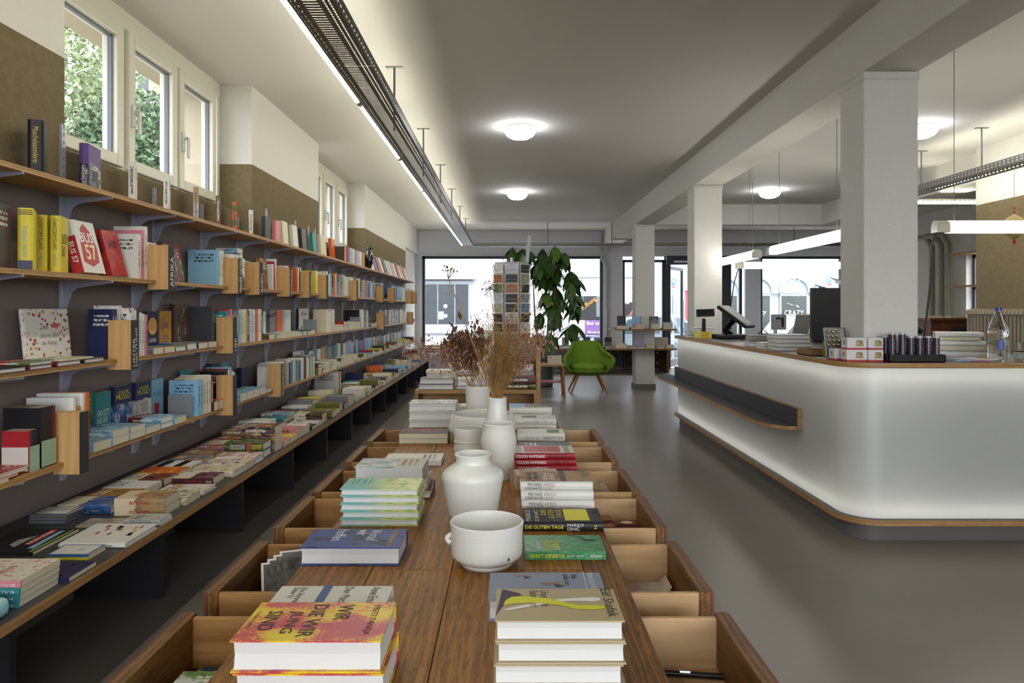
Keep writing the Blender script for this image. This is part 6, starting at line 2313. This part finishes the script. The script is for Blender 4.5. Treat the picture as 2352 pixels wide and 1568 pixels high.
MB().lathe([(.001, 0), (.05, 0), (.05, .012), (.02, .02)], (1.89, 7.08, ZK), 20).build('foot', m_dkpl, t)
MB().cyl((1.89, 7.08, ZK + .01), (1.89, 7.08, 1.11), .02, .017, 12).build('pole', m_dkpl, t, 50)
T = Matrix.Translation((1.90, 7.06, 1.165)) @ Matrix.Rotation(-.25, 4, 'X') @ Matrix.Rotation(-.15, 4, 'Z')
bevel(MB().box(-.085, .085, -.02, .02, -.035, .035, T=T).build('head', m_dkpl, t), .006, 2)
MB().box(-.075, .075, -.0215, -.02, -.022, .026, T=T).build('screen', mat('dark_screen', '1a1d20', .15), t)
t = thing('touch_till', 'black touch-screen till tilted on its stand, facing the staff', 'till', (2.1, 6.8, ZK))
u = Vector((.56, .83, 0)).normalized()
v = Vector((-.26, .06, .18)).normalized()
n = u.cross(v).normalized()
v = n.cross(u)
T = frame(u, v, n, Vector((2.10, 6.74, 1.135)))
bevel(MB().box(-.15, .15, -.16, .16, -.02, .014, T=T).build('housing', m_dkpl, t), .008, 2)
MB().box(-.125, .125, -.125, .14, .014, .0152, T=T).build('screen', mat('grey_lit_screen', '565b5a', .5), t)
MB().tube([T @ Vector((0, 0, -.02)), (2.03, 6.85, 1.02), (2.07, 6.86, .96)], [.03, .03, .045], 10).build('neck', m_dkpl, t, 50)
bevel(MB().box(1.93, 2.28, 6.72, 7.0, ZK, ZK + .04).build('base', m_dkpl, t), .012, 2)
t = thing('black_cable_coil', 'loose black cable looping beside the till', 'cable', (2.2, 6.5, ZK))
MB().tube([(2.12, 6.55, ZK + .01), (2.2, 6.5, ZK + .03), (2.26, 6.5, ZK + .10), (2.3, 6.5, ZK + .06), (2.26, 6.45, ZK + .012), (2.15, 6.42, ZK + .008), (2.05, 6.45, ZK + .008)], .005, 7).build('cable', m_cable, t, 60)
t = thing('screen_back', 'tall black ribbed back of a computer screen beside the thick column', 'screen', (2.62, 6.0, ZK))
MB().box(2.49, 2.80, 6.0, 6.045, ZK + .02, 1.375).build('panel', m_dkpl, t)
for k in range(36):
    z = ZK + .025 + k * .0118
    MB().box(2.492, 2.798, 5.997, 6.0, z, z + .006).build('rib', mat('black_rib', '17171a', .6, spec=.3), t)
MB().box(2.56, 2.74, 5.95, 6.15, ZK, ZK + .02).build('foot', m_dkpl, t)
t = thing('laptop', 'open silver laptop seen edge-on behind the counter pile', 'laptop', (2.5, 6.25, ZK))
T = Matrix.Translation((2.50, 6.3, ZK + .012)) @ Matrix.Rotation(.2, 4, 'Y')
MB().box(-.004, .004, -.16, .16, 0, .225, T=T).build('lid', mat('silver_lid', 'b4ad95', .35, .6), t)
MB().box(-.0052, -.004, -.15, .15, .012, .215, T=T).build('screen', mat('dark_screen', '1a1d20', .15), t)
MB().box(2.36, 2.48, 6.14, 6.46, ZK, ZK + .012).build('keyboard_deck', mat('silver_lid', 'b4ad95', .35, .6), t)
for j in range(5):
    book('%s magazine-thin book, %s from below beside the tall counter pile' % (('white', 'grey', 'charcoal', 'tan', 'charcoal')[j], ordinal(j)), .13, .2, .012 if j else .03, (1.89 + .004 * j, 5.5, ZK + (0 if not j else .031 + .0126 * (j - 1))), 'fl', plain(('white', 'grey', 'charcoal', 'tan', 'charcoal')[j]), True, G_C, single=True)
for j in range(2):
    book('small white book, %s of two at the counter edge' % ('lower', 'upper')[j], .1, .14, .02, (1.84, 5.18, ZK + .0206 * j), 'fl', plain('white'), True, G_C, single=True)
for j in range(4):
    book('white wrapped hardback, %s of four on the counter edge' % ('lowest', 'second from below', 'second from above', 'uppermost')[j], .16, .235, .026, (1.90 - .004 * j, 4.86 + .08, ZK + .0266 * j), 'fl', plain('pale grey'), True, G_C)
t = thing('card_tray', 'open brown cardboard tray at the counter bend', 'tray', (1.88, 4.4, ZK))
for q_ in ((1.775, 2.0, 4.28, 4.5, 0, .004), (1.775, 2.0, 4.28, 4.286, 0, .035), (1.775, 2.0, 4.494, 4.5, 0, .035), (1.775, 1.781, 4.286, 4.494, 0, .035), (1.994, 2.0, 4.286, 4.494, 0, .035), (1.781, 1.994, 4.37, 4.374, 0, .03)):
    MB().box(q_[0], q_[1], q_[2], q_[3], ZK + q_[4], ZK + q_[5]).build('card_side', mat('brown_card', '8a6238', .7), t)
t = thing('ball_tin', 'shallow metal tin filled with silver balls, leaning near the column', 'tin', (1.83, 4.1, ZK))
u = Vector((1, -.12, 0)).normalized()
v = Vector((.12, .30, .94)).normalized()
n = u.cross(v).normalized()
v = n.cross(u)
T = frame(u, v, n, Vector((1.775, 4.09, ZK + .004)))
mtin = mat('tin_metal', '9a9ca0', .3, .8)
MB().box(0, .115, 0, .17, 0, .003, T=T).build('tin_floor', mat('tin_lining', 'b7b6a8', .4, .3), t)
for q_ in ((0, .115, 0, .004), (0, .115, .166, .17), (0, .004, .004, .166), (.111, .115, .004, .166)):
    MB().box(q_[0], q_[1], q_[2], q_[3], .003, .022, T=T).build('tin_rim', mtin, t)
qq = random.Random(2)
for i in range(6):
    for j in range(4):
        if i > 3 and j > 2:
            continue
        c = T @ Vector((.018 + .026 * j + (.006 if i % 2 else 0), .018 + .026 * i, .015))
        MB().lathe([(.001, -.0115), (.007, -.009), (.0112, -.003), (.0112, .003), (.007, .009), (.001, .0115)], c, 12).build('silver_ball', mat('polished_ball', 'c9c2a8', .12, 1.), t, 80)
t = thing('green_card', 'lime green card standing behind the silver ball tin', 'card', (1.85, 4.257, ZK))
MB().box(1.83, 1.865, 4.255, 4.259, ZK, ZK + .09).build('card', mat('lime_card', 'a9c23a', .5), t)


def game(label, x0, x1, y0, z, w_=None):
    t = thing('puzzle_box', label, 'box', ((x0 + x1) / 2, y0 + .035, z), 'white puzzle boxes on the counter')
    MB().box(x0, x1, y0, y0 + .07, z, z + .062).build('box_body', mat('box_white', 'd4d2cf', .35), t)
    MB().box(x0, x1, y0 - .0006, y0, z, z + .010).build('red_band', inkr, t)
    MB().box(x0 - .0006, x0, y0, y0 + .07, z, z + .010).build('red_band', inkr, t)
    cx = (x0 + x1) / 2 + .012
    MB().add([(cx - .02, y0 - .0007, z + .018), (cx + .022, y0 - .0007, z + .018), (cx + .018, y0 - .0007, z + .05), (cx - .014, y0 - .0007, z + .05)], [(0, 1, 2, 3)]).build('puzzle_picture', mat('puzzle_print', 'a08a5a', .5, var=.6, vscale=90), t)
    MB().add([(x0 - .0007, y0 + .02, z + .03), (x0 - .0007, y0 + .045, z + .022), (x0 - .0007, y0 + .05, z + .045), (x0 - .0007, y0 + .028, z + .05)], [(0, 1, 2, 3)]).build('puzzle_picture', mat('puzzle_print', 'a08a5a', .5, var=.6, vscale=90), t)


game('white puzzle box, bottom row beside the tube display', 1.882, 1.960, 3.825, ZK)
game('white puzzle box, bottom row in the middle', 1.773, 1.880, 3.835, ZK)
game('white puzzle box, bottom row, turned round the counter corner', 1.752, 1.835, 3.93, ZK)
game('white puzzle box, upper row beside the tube display', 1.882, 1.960, 3.827, ZK + .0625)
game('white puzzle box, upper row by the silver ball tin', 1.777, 1.880, 3.837, ZK + .0625)
t = thing('tube_display', 'long black display tray holding clear tubes', 'display tray', (2.11, 3.84, ZK))
x0, x1, y0, y1 = 1.968, 2.262, 3.785, 3.895
for q_ in ((x0, x1, y0, y1, 0, .004), (x0, x1, y0, y0 + .004, 0, .040), (x0, x1, y1 - .004, y1, 0, .040), (x0, x0 + .004, y0, y1, 0, .04), (x1 - .004, x1, y0, y1, 0, .04)):
    MB().box(*[a for a in q_[:4]], ZK + q_[4], ZK + q_[5]).build('tray_side', m_dkpl, t)
m_star = NT('starry_tube_paper')
vo = m_star.n('TexVoronoi')
vo.inputs['Scale'].default_value = 120
m_star.l(m_star.coord('Object'), vo.inputs['Vector'])
m_star.l(m_star.mix(m_star.math('LESS_THAN', vo.outputs[0], .22), lin('3d3347'), lin('d8b78a')), m_star.b.inputs['Base Color'])
m_star.b.inputs['Roughness'].default_value = .2
for k, (x, y, tall) in enumerate(((1.99, 3.86, 0), (2.00, 3.815, .018), (2.03, 3.865, 0), (2.053, 3.815, .018), (2.095, 3.81, 0), (2.12, 3.865, 0), (2.14, 3.81, 0), (2.165, 3.865, 0), (2.185, 3.81, 0), (2.228, 3.81, 0))):
    tt = thing('puzzle_tube', 'dark starry tube with clear cap, %s in the display from the puzzle boxes' % ordinal(k), 'tube', (x, y, ZK + .005), 'starry tubes')
    MB().cyl((x, y, ZK + .005), (x, y, ZK + .125 + tall), .0165, n=16).build('tube', m_star.m, tt, 50)
    MB().cyl((x, y, ZK + .125 + tall), (x, y, ZK + .135 + tall), .0175, n=16).build('cap', mat('clear_cap', 'b9b7b5', .15), tt, 50)
t = thing('barcode_scanner', 'black barcode scanner bowed on its stand beside the column', 'scanner', (2.36, 4.35, ZK))
MB().lathe([(.001, 0), (.06, 0), (.06, .01), (.02, .02)], (2.36, 4.35, ZK), 20).build('foot', m_dkpl, t)
MB().tube([(2.36, 4.35, ZK + .015), (2.375, 4.35, ZK + .08), (2.40, 4.34, ZK + .13), (2.39, 4.33, ZK + .165)], [.014, .014, .017, .02], 10).build('stand', m_dkpl, t, 60)
MB().tube([(2.22, 4.33, ZK + .185), (2.30, 4.33, ZK + .19), (2.38, 4.325, ZK + .175), (2.44, 4.32, ZK + .145)], [.022, .026, .03, .018], 12).build('scanner_head', m_dkpl, t, 60)
z = ZK + .0
m_ivory = 'c7bfa8'
for j, (tt, hh) in enumerate(((.036, .235), (.032, .235), (.026, .23), (.022, .2), (.026, .235))):
    book('worn cream book, %s from below in the pile beside the bottle' % ordinal(j), .16, hh, tt, (2.60 - .006 * j, 4.14 + .06, z), 'fr', plain(('white', m_ivory, 'white', 'cream', 'white')[j]), True, 'ordered books beside the bottle', yaw=-.42 + .06 * (j % 3 - 1))
    z += tt + .0006
for j in range(3):
    book('%s brochure, %s from below, lying in front of the cream pile' % (('grey', 'light blue', 'lilac')[j], ordinal(j)), .13, .2, .005, (2.40 + .02 * j, 3.86, ZK + .0056 * j), 'fr', cover_mat(('grey', 'light blue', 'lilac')[j], None, 1, 2), False, 'brochures on the counter', single=True)
t = thing('orange_note', 'orange slip of card on the brochures', 'note', (2.5, 3.85, ZK + .018))
MB().box(2.47, 2.53, 3.83, 3.87, ZK + .018, ZK + .02).build('slip', m_orange, t)
m_gl = NT('clear_glass')
m_gl.b.inputs['Base Color'].default_value = (.97, .99, .98, 1)
m_gl.b.inputs['Roughness'].default_value = .02
m_gl.b.inputs['Transmission Weight'].default_value = 1.
m_gl.b.inputs['IOR'].default_value = 1.3
bx0, by0 = 2.585, 3.86
t = thing('water_bottle', 'clear water bottle with blue cap and round blue label', 'bottle', (bx0, by0, ZK))
MB().lathe(sm([(.001, .002), (.04, .0), (.047, .008), (.048, .07), (.047, .11), (.043, .128), (.047, .145), (.047, .17), (.038, .20), (.022, .238), (.014, .258), (.0135, .272)], 4), (bx0, by0, ZK), 28).build('bottle_body', m_gl.m, t, 60)
MB().cyl((bx0, by0, ZK + .266), (bx0, by0, ZK + .284), .0165, n=18).build('cap', mat('cap_blue', '2a3c9a', .35), t, 50)
lab = MB()
for k in range(12):
    a0, a1 = [-2.30 + .75 * (kk / 12) for kk in (k, k + 1)]
    def hh(a):
        s = (a + 1.925) / .375
        return .027 * math.sqrt(max(0, 1 - s * s))
    p = lambda a, z: (bx0 + .0488 * math.cos(a), by0 + .0488 * math.sin(a), ZK + z)
    lab.add([p(a0, .088 - hh(a0)), p(a1, .088 - hh(a1)), p(a1, .088 + hh(a1)), p(a0, .088 + hh(a0))], [(0, 1, 2, 3)])
lab.build('round_label', mat('label_blue', '27499c', .4), t, 60)
t = thing('drinking_glass', 'faceted clear tumbler next to the water bottle', 'glass', (2.70, 3.85, ZK))
MB().lathe([(.001, 0), (.031, 0), (.034, .01), (.037, .05), (.043, .052), (.044, .096), (.042, .096), (.041, .056), (.034, .05), (.030, .015), (.001, .012)], (2.70, 3.85, ZK), 12).build('glass_body', m_gl.m, t, 30)

# ---------------------------------------------------------------- in the drawers
a, b_, y0, y1, zf = DRAW[(1, 0)]
for k, (p0, p1, r, lab_, col) in enumerate(((((.30), 1.44), ((.42), 1.425), .006, 'black pen with clip lying at the back of the drawer', '1b1b1d'),)):
    t = thing('pen', lab_, 'pen', (p0[0], p0[1], zf), 'pens in the drawer')
    MB().cyl((p0[0], p0[1], zf + .007), (p1[0], p1[1], zf + .007), r, n=10).build('barrel', mat('pen_black', col, .3), t, 50)
    MB().cyl((.335, 1.432, zf + .013), (.355, 1.43, zf + .013), .004, n=8).build('clip', mat('steel', 'b9bcc0', .3, 1.), t)
t = thing('black_clamp', 'black metal clip with two rivets in the camera-end drawer', 'clip', (.34, 1.36, zf))
MB().prism([(.29, 1.33), (.31, 1.385), (.36, 1.39), (.41, 1.36), (.42, 1.31), (.33, 1.29)], zf + .0005, zf + .012).build('clip_body', mat('dark_clip', '2c2a29', .35), t)
for yy in (1.375, 1.35):
    MB().cyl((.325, yy, zf + .012), (.325, yy, zf + .015), .004, n=8).build('rivet', mat('steel', 'b9bcc0', .3, 1.), t)
t = thing('blue_cloth_bag', 'blue fabric pouch crumpled in the camera-end drawer', 'pouch', (.27, 1.38, zf))
MB().prism([(.215, 1.30), (.215, 1.44), (.25, 1.42), (.29, 1.38), (.275, 1.34), (.26, 1.30)], zf + .0005, zf + .02).build('pouch', mat('blue_cloth', '35507a', .8, bump=.5, bscale=60), t)
a, b_, y0, y1, zf = DRAW[(1, 1)]
t = thing('paper_wrap', 'curled strip of pale printed paper in the second drawer, aisle side', 'paper', (.32, 1.72, zf))
MB().add([(.24, 1.84, zf + .002), (.395, 1.84, zf + .002), (.395, 1.925, zf + .004), (.24, 1.925, zf + .004), (.412, 1.84, zf + .022), (.412, 1.925, zf + .024)], [(0, 1, 2, 3), (1, 4, 5, 2)]).build('sheet', mat('pale_print', 'c9bcb4', .5, var=.2, vscale=20), t)
a, b_, y0, y1, zf = DRAW[(1, 2)]
for k, (x, y, rz, z_) in enumerate(((.305, 2.30, .12, .022), (.372, 2.30, -.1, .030), (.30, 2.345, .1, .03), (.372, 2.305, .05, 0), (.305, 2.31, -.05, 0))):
    T = Matrix.Translation((x, y, zf + .0005 + z_)) @ Matrix.Rotation(rz, 4, 'Z')
    t = thing('match_box', ('orange-labelled matchbox lying on another', 'red matchbox with round emblem, lying by the drawer front', 'matchbox half hidden behind the orange one', 'tall matchbox under the one with the emblem', 'matchbox under the orange-labelled one')[k], 'matchbox', (x, y, zf + z_), 'matchboxes in the drawer')
    hh_ = .0295 if k == 3 else .0215
    MB().box(-.03, .03, -.022, .022, 0, hh_, T=T).build('box_body', mat('match_red', '6a2a24', .5), t)
    MB().box(-.024, .024, -.017, .017, hh_, hh_ + .0004, T=T).build('label', mat('match_label_%d' % (k % 2), ('b8722a', '7a3228')[k % 2], .5), t)
    if k == 1:
        MB().prism(ell(0, 0, .018, .013), hh_ + .0004, hh_ + .0007, T=T).build('emblem', mat('ink_cream', 'e6dca0', .5), t)
a, b_, y0, y1, zf = DRAW[(1, 3)]
t = thing('crumpled_paper', 'crumpled brown wrapping paper filling a drawer on the aisle side', 'paper', (.33, 2.62, zf))
qq = random.Random(6)
cp = MB()
N = 8
g_ = [[(.235 + .022 * i + qq.uniform(-.006, .006), 2.51 + .032 * j + qq.uniform(-.008, .008), zf + .025 + qq.uniform(.04, .12) * math.sin(PI * min(1, (i + 1) / N)) * math.sin(PI * (j + 1) / (N + 1))) for j in range(N)] for i in range(N)]
ids = [cp.ring(rw) for rw in g_]
for i in range(N - 1):
    for j in range(N - 1):
        A, B, C, D = ids[i][j], ids[i + 1][j], ids[i + 1][j + 1], ids[i][j + 1]
        cp.f += [(A, B, C), (A, C, D)]
        cp.m += [0, 0]
o = cp.build('paper', mat('kraft_paper', '9a8560', .8), t)
sd_ = o.modifiers.new('sheet', 'SOLIDIFY')
sd_.thickness = .001
a, b_, y0, y1, zf = DRAW[(-1, 0)]
for k, (x, y, cc) in enumerate(((-.52, 1.40, '3d5a6e'), (-.50, 1.28, '6a8a3a'))):
    t = thing('art_card', ('painted art card with yellow and blue at the back of the drawer', 'green wrapped art card in the camera-end drawer')[k], 'card', (x, y, zf + .004 * k), 'art cards in the drawer')
    MB().box(x - .10, x + .10, y - .075, y + .07, zf + .0005 + .05 * k, zf + .004 + .05 * k).build('card', cover_mat(('3d5a6e', '6a8a3a')[k], ('d8a82c', 'c9cdd0')[k], 5, 3), t)
a, b_, y0, y1, zf = DRAW[(-1, 1)]
for k in range(4):
    T = Matrix.Translation((-.53 + .012 * k, 1.79 + .012 * k, zf + .012 + .006 * k)) @ Matrix.Rotation(.35, 4, 'Z') @ Matrix.Rotation(math.radians(38), 4, 'X')
    t = thing('photo_card', 'sleeved black-and-white photo card leaning in a wall-side drawer, %s from the front' % ordinal(k), 'card', (-.53 + .012 * k, 1.79 + .012 * k, zf), 'photo cards in the drawer')
    MB().box(-.07, .07, 0, .11, 0, .002, T=T).build('card', mat('jacket_white', 'd9d5cd', .4), t)
    MB().box(-.064, .064, .006, .104, .002, .0024, T=T).build('photo', mat('photo_grey', '6a6a66', .2, var=.7, vscale=14), t)
a, b_, y0, y1, zf = DRAW[(-1, 2)]
t = thing('small_note', 'small pale cardboard note in the third drawer, wall side', 'note', (-.50, 2.12, zf))
MB().box(-.53, -.47, 2.10, 2.13, zf + .0005, zf + .012).build('note', mat('jacket_white', 'd9d5cd', .4), t)

# ---------------------------------------------------------------- behind the counter and on the far windows
t = thing('mahogany_bureau', 'dark mahogany bureau in the corner behind the counter', 'bureau', (5.45, 9.2, 0))
m_mah = wood('mahogany', '6b3a22', '4a2413', 2, 5, .35)
MB().box(5.2, 5.75, 9.0, 9.5, 0, 1.06).build('body', m_mah, t)
MB().box(5.16, 5.79, 8.96, 9.54, 1.06, 1.09).build('top', m_mah, t)
MB().box(5.24, 5.40, 8.985, 9.0, .5, 1.0).build('door', m_mah, t)
MB().box(5.45, 5.72, 8.99, 9.0, .55, .98).build('niche_shade_panel', mat('niche_shade', '1c1613', .8), t)  # flat dark panel on the solid body, colour stands in for niche shade
for k, (cn, x) in enumerate((('tan', 5.33), ('charcoal', 5.62))):
    book('%s book lying on the mahogany bureau' % cn, .13, .2, .03, (x, 9.2, 1.0906), 'fl', plain(cn), False, 'books on the bureau', single=True)
for k, z in enumerate((1.54, 2.02)):
    t = thing('window_shelf', ('lower pale wooden shelf across the far window', 'upper pale wooden shelf across the far window')[k], 'shelf', (6.7, 10.5, z), 'shelves across the far window')
    MB().box(6.62, 6.885, 9.95, 11.1, z - .01, z + .01).build('board', m_un, t)
ox, oy = 4.12, 5.96
t = thing('hanging_ornament', 'spindle-shaped paper ornament with red beads hanging from the tray', 'ornament', (ox, oy, 1.70))
zc = P(0, 521, oy).z
MB().cyl((ox, oy, zc + .1), (ox, oy, 2.36), .002, n=5).build('string', m_wire, t)
MB().lathe(sm([(.006, .105), (.05, .075), (.10, .03), (.105, .0), (.085, -.03), (.03, -.085), (.006, -.10)]), (ox, oy, zc), 24).build('paper_body', mat('tan_paper', '9a8350', .7), t, 60)
for dz, r in ((.155, .009), (.125, .011), (.112, .009), (-.118, .017), (-.14, .008)):
    MB().lathe([(.001, -r), (r * .8, -r * .5), (r, 0), (r * .8, r * .5), (.001, r)], (ox, oy, zc + dz), 12).build('bead', mat('red_bead', 'a52722', .3), t, 80)

mv = NT('frosted_window_vinyl')
tv = mv.n('BsdfTranslucent')
tv.inputs[0].default_value = (.42, .46, .5, 1)
dv = mv.n('BsdfDiffuse')
dv.inputs[0].default_value = (.4, .42, .44, 1)
av = mv.n('AddShader')
mv.l(tv.outputs[0], av.inputs[0])
mv.l(dv.outputs[0], av.inputs[1])
mv.l(av.outputs[0], mv.out.inputs[0])
m_vinyl = mv.m
for body, x, y, wp, hp in (('HANDLUNG', 2000, 645, 192, 17), ('KT', 1848, 680, 36, 17)):
    p = P(x, y, YB + .075)
    k = (YB + .075) / F
    M4 = Matrix.Translation(p) @ Matrix.Rotation(PI / 2, 4, 'X') @ Matrix.Diagonal((-1, 1, 1, 1))
    lettering(body, wp * k, hp * k, M4, m_vinyl, w6)
p, e = P(1771, 722, YB - .2), P(1806, 757, YB - .2)
t = thing('window_plaque', 'pale square plaque with a dark letter, seen from behind in the window', 'sign', ((p.x + e.x) / 2, YB - .2, e.z))
MB().box(p.x, e.x, YB - .2, YB - .194, e.z, p.z).build('plate', mat('pale_plaque', 'b9bbbd', .5), t)
lettering('r', .16, .2, Matrix.Translation(Vector((e.x - .05, YB - .202, e.z + .05)) - t.location) @ Matrix.Rotation(PI / 2, 4, 'X') @ Matrix.Diagonal((-1, 1, 1, 1)), m_black, t)
MB().box(p.x + .1, p.x + .12, YB - .2, YB - .05, .66, e.z).build('stand', mat('pale_plaque', 'b9bbbd', .5), t)
for k, (px, py) in enumerate(((1888, 658), (1820, 700), (1925, 642))):
    c = P(px, py, YB - .35)
    T = Matrix.Translation(c) @ Matrix.Rotation(.5, 4, 'Y') @ Matrix.Rotation(.6, 4, 'Z')
    t = thing('hanging_book', ('open dark book hung in the window above the black screen', 'open white book hung in the window before the arches', 'open book hung in the window beside the column')[k], 'book', c, 'books hung in the window')
    for s in (-1, 1):
        T2 = T @ Matrix.Rotation(.35 * s, 4, 'Y')
        MB().box(0 if s > 0 else -.12, .12 if s > 0 else 0, -.09, .09, -.006, .006, T=T2).build('book_half', (m_anth if k == 0 else mat('jacket_white', 'd9d5cd', .4)), t)
    MB().cyl(c, (c.x, c.y, 2.3), .001, n=4).build('thread', m_wire, t)

# everything too small or too far to pick out one by one
far = FAR.build('distant_books', [m for _, m in FARM] + [m_page2])
tag(far, 'rows of books on the wall shelves and bench towards the street window', 'books', kind='stuff')
